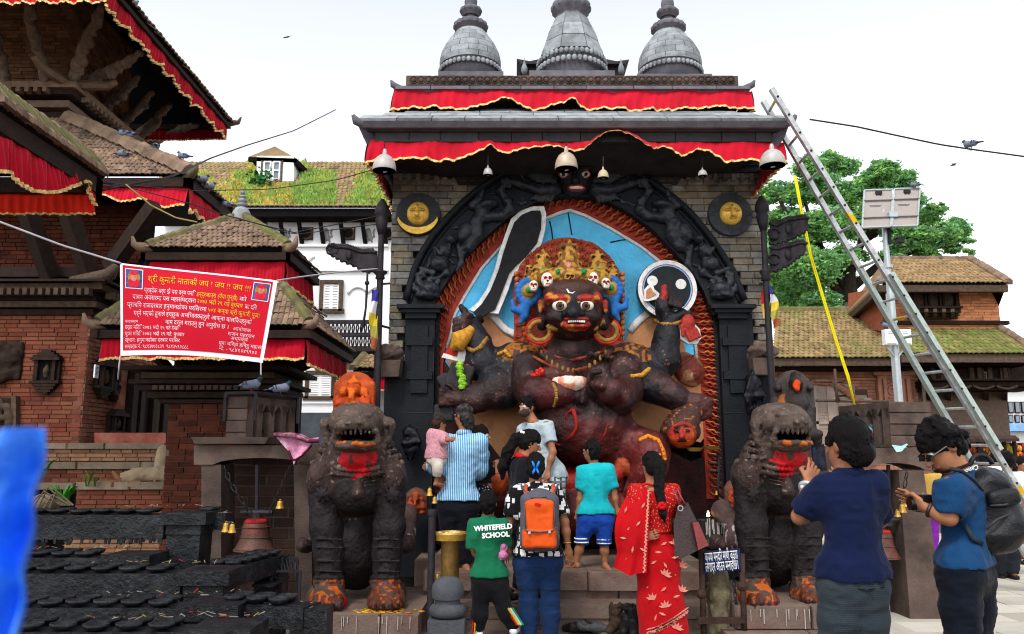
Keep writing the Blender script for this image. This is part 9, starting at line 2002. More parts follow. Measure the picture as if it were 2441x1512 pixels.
# passers-by beyond the ladder
def pas(lab,Y,u,v,s,f,tc,bc,top='white',sk=(.28,.13,.075),hem=None,look=None):
 k=s*1.0/pm(v+100,Y);J={n:(u+dx*k,v+dz*k,dy)for n,dx,dz,dy in(('head',0,.12,0),('neck',0,.27,0),('sl',-.17,.33,0),('sr',.17,.33,0),('el',-.24,.62,.03),('wl',-.24,.86,-.03),('er',.24,.62,.03),('wr',.24,.86,-.03),('hl',-.085,.86,0),('hr',.085,.86,0),('kl',-.09,1.24,0),('kr',.09,1.24,0),('al',-.09,1.63,.05),('ar',.09,1.63,-.05))}
 person(lab,Y,s,f,J,cloth(top,tc),cloth(bc[0],bc[1]),.4,h=.016,hem=v+.95*k,look=look,shoes=SHOE,skin=sk,group='passers-by beyond the ladder')
pas('passer-by in white short-sleeved shirt and dark trousers walking away beyond the ladder',11.0,2400,1078,1.0,A_,(.72,.73,.75),('dark_trousers',(.02,.022,.03)),'white_shirt');pas('passer-by in white shirt farther off, behind the ladder rail',15.0,2372,1078,1.0,A_,(.68,.7,.72),('brown_trousers',(.05,.03,.03)),'white_kurta')
pas('woman in pink top and red skirt facing this way at the stalls',12.5,2436,1090,.95,(0,-1),(.45,.2,.2),('red_skirt',(.45,.01,.015)),'floral_top',(.36,.17,.1));pas('passer-by in yellow-green vest between the ladder rails',14,2344,1082,.95,(.6,.8),(.55,.62,.03),('dark_trousers',(.02,.022,.03)),'lime_vest');pas('woman in violet sari partly hidden by the stone post',13.5,2212,1092,.95,A_,(.55,.36,.1),('violet_sari',(.24,.03,.38)),'gold_blouse')
# ------------------------------------------------------------------ red banner
YBN=8.0
bcor=[at(286,627,YBN),at(661,669,YBN-.12),at(626,865,YBN-.1),at(286,848,YBN)]
BAN=empty('red_banner',tuple(bcor[3]),'red cloth banner with white border, yellow heading and white script strung before the small shrine','banner')
def bp(a,b,d=0):
 top=bcor[0].lerp(bcor[1],a);bot=bcor[3].lerp(bcor[2],a)+Vc((0,0,.035*sin(pi*a)));p=top.lerp(bot,b);return p+Vc((0,-.03*sin(pi*a*1.0)*sin(3.0*b)+.012*sin(7*a+2*b)-d,0))
BRED=mat('banner_red',(.52,.006,.03),.6,.05,2);BWH=mat('banner_white',(.74,.74,.80),.6,.03,3);BYE=mat('banner_yellow',(.72,.58,.02),.6,.03)
k=MB();k.grid(lambda a,b:bp(a,b),24,12);k.build('banner_cloth',BWH,BAN,smooth=True,fix=False)
k=MB();k.grid(lambda a,b:bp(.018+.957*a,.02+.925*b,.004),24,12);k.build('printed_field',BRED,BAN,smooth=True,fix=False)
def btext(s,a,b,size,mt,al='CENTER',wide=None):
 """flat lettering laid on the cloth: words centred (or starting) at a, base line at b"""
 c=bpy.data.curves.new('l','FONT');c.body=s;c.size=1;c.offset=-.012;c.resolution_u=1;o=bpy.data.objects.new('l',c);COL.objects.link(o);bpy.context.view_layer.update();me=bpy.data.meshes.new_from_object(o);bpy.data.objects.remove(o)
 v=np.array([x.co[:]for x in me.vertices]);x0,x1=v[:,0].min(),v[:,0].max();L=(bcor[1]-bcor[0]).length;Hh=(bcor[3]-bcor[0]).length;w=(x1-x0)*size/L
 sc=1 if wide is None else wide/w;w*=sc;s0=a-(w/2 if al=='CENTER' else 0)
 for q_ in me.vertices:q_.co=bp(s0+(q_.co.x-x0)*size*sc/L,b-q_.co.y*size/Hh,.009)-BASE[BAN.name]
 link('lettering',me,BAN,mt)
btext('श्री कुमारी माताकी जय ! जय !! जय !!!',.515,.175,.10,BYE,wide=.66)
btext('प्रत्येक वर्ष झै यस वर्ष पनि',.335,.30,.074,BWH,wide=.345);btext('इन्द्रजात्रा (येंया पुन्ही)',.645,.30,.074,BYE,wide=.26);btext('को',.81,.30,.074,BWH)
btext('पावन अवसरमा यस महासंघद्वारा',.30,.385,.074,BWH,wide=.43);btext('२०७३ भदौ २९ गते बुधबार',.67,.385,.074,BYE,wide=.29);btext('का दिन',.865,.385,.074,BWH,wide=.075)
btext('प्राचिन राजदरबार हनुमानढोका परिसरमा',.32,.475,.074,BWH,wide=.54);btext('५०४ कन्या श्री कुमारी पूजा',.765,.475,.074,BYE,wide=.33)
btext('गर्ने भएको हुनाले इच्छुक अभिभावकहरुले आफ्ना बालिकाहरुको',.49,.565,.074,BWH,wide=.79);btext('नाम दर्ता गराउनु हुन अनुरोध छ ।',.53,.655,.074,BWH,wide=.42)
for s,b in(('कार्यक्रम',.645),('दर्ता मिति: २०७३ भदौ १५ गते देखि',.715),('पूजा मिति: २०७३ भदौ २९ गते, बुधबार',.785),('स्थान: हनुमानढोका दरबार परिसर',.855),('सम्पर्क नं.: ९८१३७७३८३९  ९८१३५९२८८८',.925)):btext(s,.035,b,.058 if b>.65 else.04,BWH,'LEFT',{.715:.39,.785:.42,.855:.39,.925:.45}.get(b))
for s,a,b in(('आयोजक',.83,.66),('राजन महर्जन',.83,.725),('अध्यक्ष',.82,.775),('युवा विश्व हिन्दु महासंघ',.84,.845),('मो. - ९८४१३४९९७३',.82,.91)):btext(s,a,b,.058,BWH)
for a0,a1 in((.035,.15),(.86,.965)):
 def pq(a,b,d):return bp(lerp(a0,a1,a),lerp(.05,.27,b),d)
 def cell(a,b,c,d_,dd,mt,nm,par=BAN):k=MB();k.grid(lambda s,t:pq(lerp(a,c,s),lerp(b,d_,t),dd),4,4);return k.build(nm,mt,par,fix=False)
 cell(0,0,1,1,.007,BWH,'portrait_edge');cell(.04,.04,.96,.96,.009,mat('portrait_blue',(.06,.10,.26),.6,.5,20),'portrait_ground')
 def disc(ca,cb,ra,rb2,dd,mt):k=MB();k.add([pq(ca+ra*cos(t),cb+rb2*sin(t),dd)for t in np.linspace(0,6.28,15)[:-1]],[tuple(range(14))]);k.build('portrait_shape',mt,BAN,fix=False)
 disc(.5,.72,.36,.24,.011,mat('portrait_red',(.55,.02,.05),.6,.3,40));disc(.5,.42,.2,.2,.013,mat('portrait_skin',(.50,.20,.14),.6,.3,40));disc(.5,.2,.24,.12,.015,MATS['portrait_red']);disc(.5,.42,.36,.3,.0105,mat('portrait_ochre',(.35,.2,.05),.6,.5,40))
# ------------------------------------------------------------------ wires and cords
def wire(pts,r_,lab,mt=IRON,nm='cable'):
 k=MB();P=[at(*p)for p in pts];k.tube([poly_at(P,t)for t in np.linspace(0,1,4*len(P))],r_,5);k.thing(nm,mt,lab,'cable',smooth=True)
GREYC=mat('grey_cord',(.42,.40,.42),.7,.1)
wire([(-20,522,7.6),(60,552,7.65),(150,586,7.75),(230,610,7.9),(288,628,8.0)],.011,'grey cord holding up the left end of the red banner',GREYC,'banner_cord');wire([(661,669,7.88),(720,660,8.4),(800,650,9.2),(900,641,9.5)],.009,'thin cord from the banner to the left flag pole',GREYC,'banner_cord');wire([(622,865,7.9),(622,895,7.9)],.008,'short string hanging from the lower right banner corner',GREYC,'banner_cord');wire([(287,848,8),(283,880,8.0),(281,905,8.1)],.008,'short string hanging from the lower left banner corner',GREYC,'banner_cord')
wire([(235,456,9),(270,448,9.2),(330,436,9.5),(400,424,10),(440,408,10.5),(500,378,12),(590,346,14),(700,312,17),(800,262,20)],.013,'thick black cable sagging from the porch roof up across the sky');wire([(200,430,9),(300,445,9),(380,466,9),(450,485,9.2),(560,520,9.4),(700,555,9.5),(905,515,9.5)],.007,'thin wire crossing before the white palace to the flag pole')
wire([(300,440,9),(360,490,9),(420,520,9),(470,530,9)],.010,'yellowish cord slanting down before the middle valance',mat('straw_cord',(.3,.24,.1),.7,.1));wire([(250,436,9),(450,455,9.2),(640,452,9.4),(800,430,9.5),(960,385,9)],.006,'thin twisted wire before the grassy roof');wire([(560,518,9.4),(700,560,9.5),(905,534,9.5)],.006,'lower thin wire before the frieze of the white palace')
wire([(1930,285,14),(2040,302,14),(2150,326,14),(2240,345,14),(2320,357,14),(2460,376,14)],.016,'black overhead wire with a perched pigeon, upper right sky')
# ------------------------------------------------------------------ pigeons
PGM=mat('pigeon_feather',(.5,.5,.5),.7,.15,30,attr=True);PC=[(.20,.23,.30),(.05,.06,.09),(.03,.07,.08),(.22,.05,.05),(.02,.02,.025)]
def pigeon_mesh():
 q=Solid(.006);v=lambda x,y,z:(x,y,z)
 q.cap(v(-.06,0,.10),v(.05,0,.115),.05,.055,k=.03,col=0);q.cap(v(.06,0,.12),v(.095,0,.17),.04,.026,k=.03,col=2);q.ell(v(.105,0,.185),(.028,.023,.024),k=.012,col=2);q.cap(v(.128,0,.182),v(.145,0,.176),.008,.004,k=.004,col=4);q.cap(v(-.08,0,.10),v(-.19,0,.08),.035,.026,k=.02,col=1,flat=((0,0,1),.4))
 for a in(-1,1):q.cap(v(.03,a*.045,.12),v(-.13,a*.03,.1),.034,.012,k=.01,col=0,flat=((0,1,0),.4));q.cap(v(-.04,a*.066,.10),v(-.055,a*.06,.14),.008,.008,k=.002,col=1);q.cap(v(-.075,a*.06,.10),v(-.09,a*.055,.13),.007,.007,k=.002,col=1);q.cap(v(0,a*.02,.07),v(.01,a*.022,.0),.007,.006,k=.006,col=3);q.cap(v(.01,a*.022,.004),v(.04,a*.025,.003),.006,.004,k=.004,col=3)
 q.field();return q.mesh('pigeon',PC)
pm0=pigeon_mesh();pm0 .materials.append(PGM)
for u,v,Y,a,sc,lb in((598,938,8.62,5,1.25,'grey pigeon with barred wings, left one of two on the metal rail'),(668,946,9.0,8,1.25,'grey pigeon with barred wings, right one of two on the metal rail'),(2315,358,14,120,1.6,'pigeon preening on the black overhead wire'),(2062,1052,8.2,20,1.2,'pale pigeon beside the red niche figures'),(2112,784,14.9,180,1.0,'pigeon on top of the white box of the solar pole'),(2180,449,15.2,160,1.0,'pigeon on the upper edge of the solar panels'),(294,330,13,160,1.3,'left one of two pigeons on the hip ridge below the carved struts'),(310,334,13,150,1.3,'right one of two pigeons on the hip ridge below the carved struts'),(371,362,12.9,110,1.3,'upright pigeon on the ridge against the sky'),(292,378,12.8,170,1.2,'pigeon on the tiled slope below the ridge'),(436,384,12.6,170,1.2,'pigeon at the lower end of the hip ridge'),(480,440,12.8,30,1.3,'upper pigeon on the receding eave of the middle roof'),(497,457,13.1,40,1.3,'middle pigeon on the receding eave of the middle roof'),(541,500,13.9,170,1.3,'lowest pigeon on the receding eave of the middle roof'),(318,15,12.6,60,1.0,'small bird gliding beside the top roof edge')):
 o=bpy.data.objects.new('pigeon',pm0);COL.objects.link(o);o.location=at(u,v,Y);o.rotation_euler=(0,0,R(a));o.scale=(sc*.7,)*3;tag(o,lb,'bird','pigeons about the square')
for u,v,Y,lb in((682,90,30,'tiny bird flying in the empty sky left of the domes'),(2272,395,30,'tiny bird flying below the overhead wire')):
 k=MB();p=at(u,v,Y);k.tube([p+Vc((-.1,0,0)),p+Vc((.1,0,.02))],[.03,.02],5);k.add([p,p+Vc((.08,0,.02)),p+Vc((.22,.1,.14)),p+Vc((-.02,.1,.12))],[(0,1,2,3)]);k.thing('flying_bird',IRON,lb,'bird',group='birds in flight')
# ------------------------------------------------------------------ oil lamp racks
RK=mat('oily_black_iron',(.012,.013,.016),.38,.35,9,.9,26,spec=.22,dirt=(.06,.065,.07),dirt_scale=7,dirt_amt=.5)
cup=MB().lathe((0,0,0),[(.5,0),(.8,.25),(1,.6),(1.02,1),(.9,.95),(.75,.6),(0,.5)],10)
def rack(lab,Y,uc,v,h,ul=-60,side=None,post=None,seed=0):
 """front rail ending in a corner post at uc; optional side rail going back"""
 e=empty('oil_lamp_rack',(at(uc,v,Y).x,Y,0),lab,'lamp rack');c=at(uc,v,Y);x0=at(ul,v,Y).x;z=c.z
 MB().bb((x0,Y,z-h),(c.x,Y+.24,z)).build('rail',RK,e);r=random.Random(seed)
 X=[];n=int((c.x-x0)/.19)
 for i in range(n):
  for j in range(2):X.append(M4((x0+.1+(c.x-x0-.1)*i/n,Y+.05+.16*j,z+r.uniform(0,.008)),(cos(j),sin(j),0),(-sin(j),cos(j),0),s=(.078,.062,.04)))
 pieces('lamp_cup',e,RK,(cup.v,cup.f),X,smooth=True)
 p=MB();p.bb((c.x-.02,Y-.03,z-.08),(c.x+.36,Y+.34,z+.02));p.bb((c.x+.02,Y,z-.16),(c.x+.31,Y+.3,z-.083));p.box((c.x+.165,Y+.15,(z-.163)/2),(.26,.26,z-.165),taper=1.08);p.build('corner_post',RK,e);[MB().box((c.x-1.1*j,Y+.14,(z-h)/2-.002),(.2,.16,z-h-.004)).build('rail_post',RK,e)for j in(1,2)]
 if side:
  q_=atz(side[0],side[1],z);a=Vc((c.x+.17,Y+.3,z-.07));b=Vc((q_.x,q_.y,z-.07));MB().beam(a,b,.24,.14).build('side_rail',RK,e);d=b-a;L=d.length;d.normalize();x_,y_,_=frame(d)
  X=[M4(a+d*(.1+.17*i)+x_*(.06*s_)+Vc((0,0,.07)),x_,d,(0,0,1),s=(.06,.07,.05))for i in range(int(L/.17))for s_ in(-1,1)];pieces('lamp_cup',e,RK,(cup.v,cup.f),X,smooth=True)
  if post:MB().box((b.x,b.y,(z-.02)/2),(.24,.2,z)).build('end_post',RK,e)
 k=MB();[k.box((x0+(c.x-x0)*r.random(),Y-.004,z-h-.01),(.015,.01,r.uniform(.02,.07)),taper=1.6)for i in range(40)];o_=k.build('soot_drips',RK,e);o_['kind']='stuff'
 k=MB();ax_=[(a,b)for a,b in[(Vc((c.x-.6,Y+.12,z)),Vc((c.x+.3,Y+.2,z)))]+([(a,b)]if side else[])]
 for i in range(30):a_,b_=ax_[i%len(ax_)];p=a_.lerp(b_,r.random())+Vc((r.uniform(-.1,.1),r.uniform(-.1,.1),.07));k.mi=r.choice((0,0,1,2,3));k.box(p,(r.uniform(.015,.06),.005,.004),Matrix.Rotation(r.random()*3,3,'Z')@Matrix.Rotation(r.uniform(-.5,.5),3,'Y'))
 k.mi=0;o_=k.build('offering_scraps',[mat('straw_scrap',(.25,.2,.13),.9,.3,20),mat('ash_scrap',(.3,.29,.27),.9,.3,20),mat('red_scrap',(.28,.03,.05),.9,.3,20),mat('ochre_scrap',(.3,.2,.04),.9,.3,20)],e);o_['kind']='stuff';return e
rack('highest black iron oil lamp rack behind, under the big temple steps',6.9,392,1228,.2,side=(548,1222),seed=1);rack('second black iron oil lamp rack, middle of the stepped tiers',6.1,432,1368,.22,side=(650,1322),post=True,seed=2)
rack('black oil lamp rail just under the second tier at the left',6.5,250,1330,.08,seed=3);rack('third black iron oil lamp rack low in the left corner',5.5,440,1450,.2,side=(745,1442),post=True,seed=4);rack('lowest black oil lamp rack cut by the bottom edge',5.0,455,1508,.1,seed=5)
k=MB();k.bb(tuple(at(600,1400,6.9)),tuple(at(690,1372,7.4)));T1=k.thing('offering_table',RK,'small black iron offering table left of the lion plinth','table');
k=MB();[k.beam(at(640+8*i,1330,7.3),at(648+8*i,1362,7.1),.008,.02)for i in range(9)];k.beam(at(640,1330,7.3),at(710,1332,7.3),.015,.02);k.beam(at(648,1362,7.1),at(716,1362,7.1),.015,.02);[k.beam(at(u,v,Y),Vc((at(u,v,Y).x,Y,0)),.02,.02)for u,v,Y in((640,1330,7.3),(710,1332,7.3),(648,1362,7.1),(716,1362,7.1))];o=k.thing('iron_grate',IRON,'slanting barred iron grate below the large old bell','grate')
# ------------------------------------------------------------------ bollard, posts, sign
BOLm=mat('grey_bollard_stone',(.085,.09,.10),.75,.25,8,.5,50);c=at(1066,1512,6.9);z=lambda v:at(1066,v,6.9).z;s_b=pm(1440,6.9)
e=empty('stone_bollard',(c.x,6.9,0),'round-topped grey stone bollard in front of the brass post','bollard');k=MB();k.lathe((c.x,6.9,0),[(.06,z(1432)),(36*s_b,z(1426)),(39*s_b,z(1410)),(37*s_b,z(1394)),(28*s_b,z(1380)),(12*s_b,z(1374)),(0,z(1373))],28);k.build('rounded_cap',BOLm,e,smooth=50)
k=MB();k.lathe((c.x,6.9,0),[(36*s_b,z(1470)),(43*s_b,z(1462)),(44*s_b,z(1450)),(36*s_b,z(1440)),(30*s_b,z(1438)),(30*s_b,z(1424))],28);k.build('collar_ring',BOLm,e,smooth=50);MB().box((c.x,6.9,z(1472)/2),(86*s_b,86*s_b,z(1472))).build('square_shaft',BOLm,e)
e=empty('brass_post',tuple(at(1072,1385,7.6)),'short brass post with a wide flanged dish beside the steps','post');p=at(1072,1385,7.6);s_p=pm(1330,7.6);zz=lambda v:at(1072,v,7.6).z
k=MB();k.lathe((p.x,7.6,0),[(22*s_p,0),(22*s_p,zz(1292)),(24*s_p,zz(1286))],24);k.build('post_shaft',mat('aged_brass',(.30,.19,.06),.5,.3,9,.3,40,metal=.6,dirt=(.14,.09,.05),dirt_scale=8,dirt_amt=.6),e,smooth=50);k=MB();k.lathe((p.x,7.6,0),[(20*s_p,zz(1287)),(38*s_p,zz(1287)),(40*s_p,zz(1272)),(37*s_p,zz(1268)),(34*s_p,zz(1273)),(0,zz(1274))],32,mod=lambda a,q:1+.012*cos(20*a));k.build('flange_dish',BRASS,e,smooth=40)
k=MB();[k.ball((p.x+rnd.uniform(-.1,.1),7.6+rnd.uniform(-.08,.0),zz(1270)),(.02,.02,.012),6,4)for i in range(16)];o=k.build('petals',mat('pale_petal',(.5,.5,.42),.8,.4,40),e);o['kind']='stuff'
for u,v0,Y,lb in((1030,1222,7.5,'thin dark iron post beside the brass post'),):k=MB();k.tube([Vc((at(u,v0,Y).x,Y,0)),at(u,v0,Y)],.033,10);k.lathe(at(u,v0+8,Y),[(.04,0),(.045,.03),(.04,.06)],10);k.thing('iron_post',IRON,lb,'post',smooth=40)
sbell(1024,1182,7.5,10,22,'small brass bell held low by the arm of the man in striped shirt');sbell(1036,1200,7.48,9,18,'small brass bell on top of the thin iron post');sbell(1042,1385,7.55,9,20,'little brass bell hanging beside the brass post shaft')
YSg=7.25;g_=lambda u,v,d=0:at(u,v,YSg+d)
e=empty('sign_stand',(g_(1720,1500).x,YSg,0),'rusty iron stand with crossbar carrying the small blue sign','stand');RUST=mat('rusty_iron',(.07,.045,.035),.8,.35,12,.5,50,metal=.2)
k=MB();[k.tube([Vc((g_(u,v0).x,YSg+.04,0)),g_(u,v0,.04)],.026,8)for u,v0 in((1672,1310),(1768,1320))];k.build('stand_leg',RUST,e,smooth=True)['kind']='stuff';k=MB();k.beam(g_(1664,1480,.0),g_(1774,1478,.0),.03,.05);k.build('crossbar',RUST,e);k=MB();[k.ball(g_(u,v,.04),.045,8,6)for u,v in((1672,1416),(1768,1398))];k.build('boss',RUST,e)
SG=MB().prism([g_(1678,1316),g_(1764,1308),g_(1766,1358),g_(1680,1366)],(0,.02,0)).thing('blue_sign',mat('navy_enamel',(.012,.022,.09),.5,.2,12,dirt=(.05,.06,.12),dirt_scale=14,dirt_amt=.5),'small dark blue sign painted with two lines of white script','sign')
def mtext(s,name,par,loc,size,mt,rot,wide,bold=.0):
 c=bpy.data.curves.new('l','FONT');c.body=s;c.size=1;c.offset=bold;c.resolution_u=2;o=bpy.data.objects.new('l',c);COL.objects.link(o);bpy.context.view_layer.update();me=bpy.data.meshes.new_from_object(o);bpy.data.objects.remove(o);xs=[v.co.x for v in me.vertices];f=wide/(max(xs)-min(xs));me.transform(Matrix.Translation(Vc(loc)-BASE[par.name])@rot.to_matrix().to_4x4()@Matrix.Diagonal((f,size,1,1))@Matrix.Translation((-(max(xs)+min(xs))/2,0,0)));link(name,me,par,mt)
from mathutils import Euler
sw=(g_(1764,1330)-g_(1680,1330)).length;tl=math.atan2(8,86)
mtext('कृपया मन्दिर माथी जुत्ता','lettering',SG,g_(1721,1336,-.004),.115,WTX,Euler((R(90),-tl,0)),sw*.93);mtext('लगाएर आउन मनाहिछ।','lettering',SG,g_(1722,1360,-.004),.115,WTX,Euler((R(90),-tl,0)),sw*.93)
S=Solid(.014);S.chain([g_(1712,1372,.22),g_(1714,1420,.22),g_(1716,1530,.22)],[.085,.1,.1],.03);S.field();S.rough(.03,9,2);S.fold(lambda p:.02*(vnoise(np.stack([p[:,0]*40,p[:,1]*40,p[:,2]*3],-1),3)-.5));S.thing('wooden_stake',mat('barky_wood',(.17,.14,.095),.9,.35,14,.6,40,dirt=(.10,.12,.05),dirt_scale=6,dirt_amt=.6),'thick weathered wooden stake standing behind the blue sign','stake',tuple(g_(1716,1530,.22)))
chain('iron_chain',[g_(1748,1372,.1),g_(1752,1410,.1),g_(1756,1460,.1),g_(1752,1490,.1)],.06,'hanging iron chain right of the wooden stake')
# candle altar behind the bag
e=empty('candle_altar',tuple(at(1712,1300,8.4)),'small wax-streaked altar block with burning oil lamps right of the woman in sari','altar');p0,p1=at(1684,1282,8.4),at(1742,1244,8.4);MB().bb((p0 .x,8.4,0),(p1 .x,8.8,p1 .z)).build('altar_block',STONE_D,e)
MB().bb((p0 .x-.04,8.36,at(1700,1302,8.4).z),(p1 .x+.06,8.82,at(1700,1288,8.4).z)).build('altar_shelf',STONE_BROWN,e);k=MB();[k.box((rnd.uniform(p0 .x,p1 .x),8.395,p1 .z-rnd.uniform(.02,.12)),(.008,.006,rnd.uniform(.06,.2)),taper=1.4)for _ in range(26)];k.build('wax_streaks',mat('milk_streak',(.62,.6,.55)),e)['kind']='stuff'
FL_=mat('flame',(1,.7,.3),.5,0,emit=((1,.62,.25),6))
for u,v in((1688,1222),(1710,1219),(1722,1221)):
 q_=at(u,v,8.45);k=MB();k.lathe(q_+Vc((0,0,-.09)),[(.03,0),(.035,.03),(.045,.05),(.04,.05),(0,.04)],10);k.tube([q_+Vc((0,0,-.09)),Vc((q_.x,q_.y,p1 .z))],.014,6);k.build('oil_lamp',IRON,e,smooth=40);k=MB();k.lathe(q_+Vc((0,0,-.05)),[(.008,0),(.018,.02),(.01,.05),(0,.07)],8);k.build('flame',FL_,e,smooth=True)
# brass lamp arms on the right jamb
e=empty('brass_lamp_bracket',tuple(at(1705,1190,9.4)),'iron bracket with two brass dishes and a little bell at the right jamb','lamp bracket');k=MB();k.tube([at(1712,1085,9.4),at(1712,1150,9.4),at(1708,1200,9.4)],.02,6);[k.tube([at(1712,v,9.4),at(1690,v-4,9.3)],.014,5)for v in(1088,1108,1126)];k.build('bracket_arm',IRON,e,smooth=True)
for u,v in((1656,1078),(1696,1074)):k=MB();k.lathe(at(u,v,9.3),[(0,0),(.07,.01),(.1,.05),(.09,.05),(0,.03)],14);k.build('brass_dish',BRASS,e,smooth=40)
sbell(1708,1180,9.3,5,11,'tiny brass bell dangling under the lamp bracket at the right jamb')
# ------------------------------------------------------------------ shoes left on the steps
def shoe(u,v,Y,a,sc,lab,mt,boot=False):
 p=at(u,v,Y);q_=Solid(.009);d=Vc((cos(R(a)),sin(R(a)),0));q_.chain([p+Vc((0,0,.045)),p+d*.12*sc+Vc((0,0,.04)),p+d*.22*sc+Vc((0,0,.032))],[.05*sc,.048*sc,.038*sc],.02)
 if boot:q_.cap(p+Vc((0,0,.05)),p+Vc((0,0,.2)),.055,.06,.03);q_.cap(p+Vc((0,0,.15)),p+Vc((0,0,.3)),.045,.05,.005,0,op='-')
 else:q_.ell(p+d*.05*sc+Vc((0,0,.09)),(.07,.05,.04),k=.01,op='-')
 q_.half(p+Vc((0,0,.004)),(0,0,-1));q_.field();q_.rough(.01,26,2);q_.thing('boot' if boot else 'sandal',mt,lab,'shoe',tuple(p),group='shoes left below the steps')
for a in((1366,1506,7.75,10,1,'dark trainer on its own at the left end of the shoes below the steps',SHOE),(1388,1504,7.7,-20,1,'black sandal tipped against the dark trainer below the steps',mat('grey_trainer',(.06,.065,.07),.6,.3,30)),(1404,1510,7.8,160,1,'dark sandal lying sideways in the middle of the shoes below the steps',SHOE)):shoe(*a)
shoe(1468,1500,7.75,250,1,'brown ankle boot standing below the steps',mat('brown_suede',(.06,.04,.028),.8,.3,20),True);shoe(1494,1502,7.75,255,1.1,'black ankle boot left of the sari hem',SHOE,True);shoe(1508,1506,7.72,265,1.1,'black ankle boot touching the sari hem',SHOE,True)
for u,v,Y,lb in((1200,1428,8.1,'flat black slipper on the lower step behind the green boy'),(1690,1406,8.1,'grey slipper lying on the step near the wooden stake')):shoe(u,v,Y,60,.9,lb,SHOE)
# ------------------------------------------------------------------ weeds by the temple steps
wl=mat('broad_grass_leaf',(.06,.26,.03),.6,.3,6,pvar=.3)
for u,v,Y,n,lb in((150,1188,9.4,34,'tuft of bright green broad-bladed weeds beside the loose stone'),(100,1120,9.6,12,'tall weed with broad leaves at the left temple steps'),(215,1148,10.15,9,'small grass tuft in a joint of the temple ledge')):
 e=empty('weed',tuple(at(u,v,Y)),lb,'plant');k=MB();b0=at(u,v+12,Y)
 for i in range(n):
  a=rnd.uniform(0,6.28);L=rnd.uniform(.12,.34);d=Vc((cos(a),.6*sin(a),0));w_=d.cross(Vc((0,0,1)))*rnd.uniform(.012,.022);P=[b0+d*(.02+L*t*.7)+Vc((rnd.uniform(-.05,.05)if t==0 else 0,0,L*(1.5*t-.9*t*t)))for t in(0,.35,.7,1)];k.add([P[0]-w_*.5,P[0]+w_*.5,P[1]+w_,P[1]-w_,P[2]+w_*.8,P[2]-w_*.8,P[3]],[(0,1,2,3),(3,2,4,5),(5,4,6)])
 k.build('blades',wl,e,fix=False)['kind']='stuff'
S=Solid(.02);S.ell(at(105,1200,9.2),(.18,.14,.10),k=.02);S.field().rough(.03,7,2);S.thing('pale_boulder',SLAB,'rounded pale stone lying among weeds under the temple steps','stone',tuple(at(105,1212,9.2)))
k=MB();[k.tube([at(60+14*i,1215,9.0),at(95+10*i,1180-9*(i%3),9.0),at(150+6*i,1205,9.05)],.012,5)for i in range(5)];k.thing('dry_stems',mat('dry_stem',(.16,.13,.09),.9,.2),'arching dry stems over the pale stone','plant')
# blue plastic close to the lens
def bc(a,b):
 top=[at(-60,1050,.5),at(0,1030,.5),at(60,1018,.5),at(104,1022,.5)];bot=[at(-60,1620,.5),at(0,1620,.5),at(30,1620,.5),at(62,1620,.5)];return poly_at(top,a).lerp(poly_at(bot,a),b)+Vc((0,.012*sin(9*a+3*b)+.003*sin(23*b+5*a),0))
k=MB();k.grid(bc,30,40);k.thing('blue_tarpaulin',mat('blue_plastic_sheet',(.012,.17,.78),.35,.25,30,.3,60,spec=.5,dirt=(.10,.40,.85),dirt_scale=22,dirt_amt=.5),'blurred bright blue plastic sheet close by at the lower left edge','tarpaulin',smooth=True)
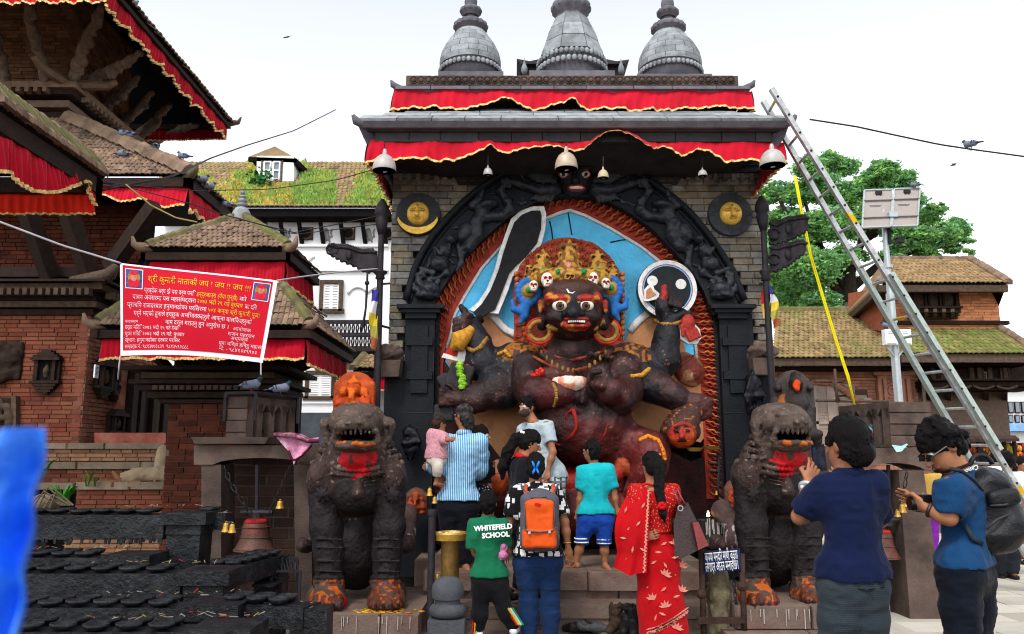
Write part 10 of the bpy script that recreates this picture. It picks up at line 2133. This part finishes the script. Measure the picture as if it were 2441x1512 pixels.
# ------------------------------------------------------------------ stalls and scaffolding on the right
YT2=19.0;t_=lambda u,v,d=0:at(u,v,YT2+d)
e=empty('trinket_stall',tuple(t_(2370,1110)),'open trinket stall hung with beads and masks beyond the ladder foot','stall');MB().prism([t_(2260,1040),t_(2420,1038),t_(2430,1046,-1),t_(2255,1048,-1)],(0,0,-.06)).build('stall_roof',RUST,e)
k=MB();[k.beam(t_(u,1044,d),Vc((t_(u,1044,d).x,YT2+d,0)),.06,.06)for u in(2270,2330,2392,2416)for d in(-.8,.2)];k.build('stall_post',WOOD,e)['kind']='stuff';MB().bb((t_(2265,1100).x,YT2+.5,0),(t_(2420,1100).x,YT2+.6,t_(2300,1050).z)).build('stall_back',WOOD,e)
for v in(1062,1074):k=MB();k.beam(t_(2268,v,-.6),t_(2418,v,-.6),.04,.03);k.build('stall_rod',RUST,e)
tk=MB().ball((0,0,-.06),(.05,.04,.07),6,5);TC=[mat('trinket_%d'%i,c_,.5,.2,20)for i,c_ in enumerate(((.5,.2,.02),(.35,.02,.03),(.5,.38,.06),(.15,.07,.05)))]
for i in range(4):pieces('hanging_trinket',e,TC[i],(tk.v,tk.f),[M4(t_(2275+rnd.uniform(0,140),rnd.choice((1058,1064,1076)),-.62),s=(.8,.8,rnd.uniform(.8,1.6)))for _ in range(18)],smooth=True)
YT2=22;e=empty('trinket_stall',tuple(t_(2440,1110)),'second stall piled with coloured masks at the right edge','stall');MB().bb((t_(2418,1090).x,22,0),(t_(2520,1090).x,23,t_(2440,1056).z)).build('stall_counter',WOOD,e)
for i in range(4):pieces('hanging_trinket',e,TC[i],(tk.v,tk.f),[M4(at(2420+rnd.uniform(0,60),rnd.uniform(1056,1100),21.9),s=(1.2,1.2,1.2))for _ in range(14)],smooth=True)
e=empty('bamboo_scaffold',tuple(at(2210,1100,12)),'leaning timber props and poles behind the stone niche block','scaffold')
for a in(((2180,985,13),(2300,1105,12)),((2185,1000,13),(2260,1100,12.2)),((2195,1024,12),(2212,1085,11.6)),((2196,1026,12),(2290,1026,12.5)),((2186,880,20),(2290,1080,18)),((2200,905,20),(2215,1090,19)),((1985,906,22.5),(2000,958,22.5)),((1990,880,22.4),(1996,960,22.4)),((1940,909,22.6),(2010,910,22.6)),((1945,955,22.6),(2150,958,22.6))):k=MB();k.tube([at(*a[0]),at(*a[1])],.04,7);k.build('pole',WOOD_L,e,smooth=True)
k=MB();k.prism([at(2128,1063,8.2),at(2150,1066,8.15),at(2164,1060,8.2),at(2150,1076,8.1),at(2138,1078,8.1)],(0,.02,.01));k.thing('pale_rag',mat('pale_blue_rag',(.35,.55,.60),.85,.3,20),'scrap of pale blue plastic on the edge of the right lintel','rag')
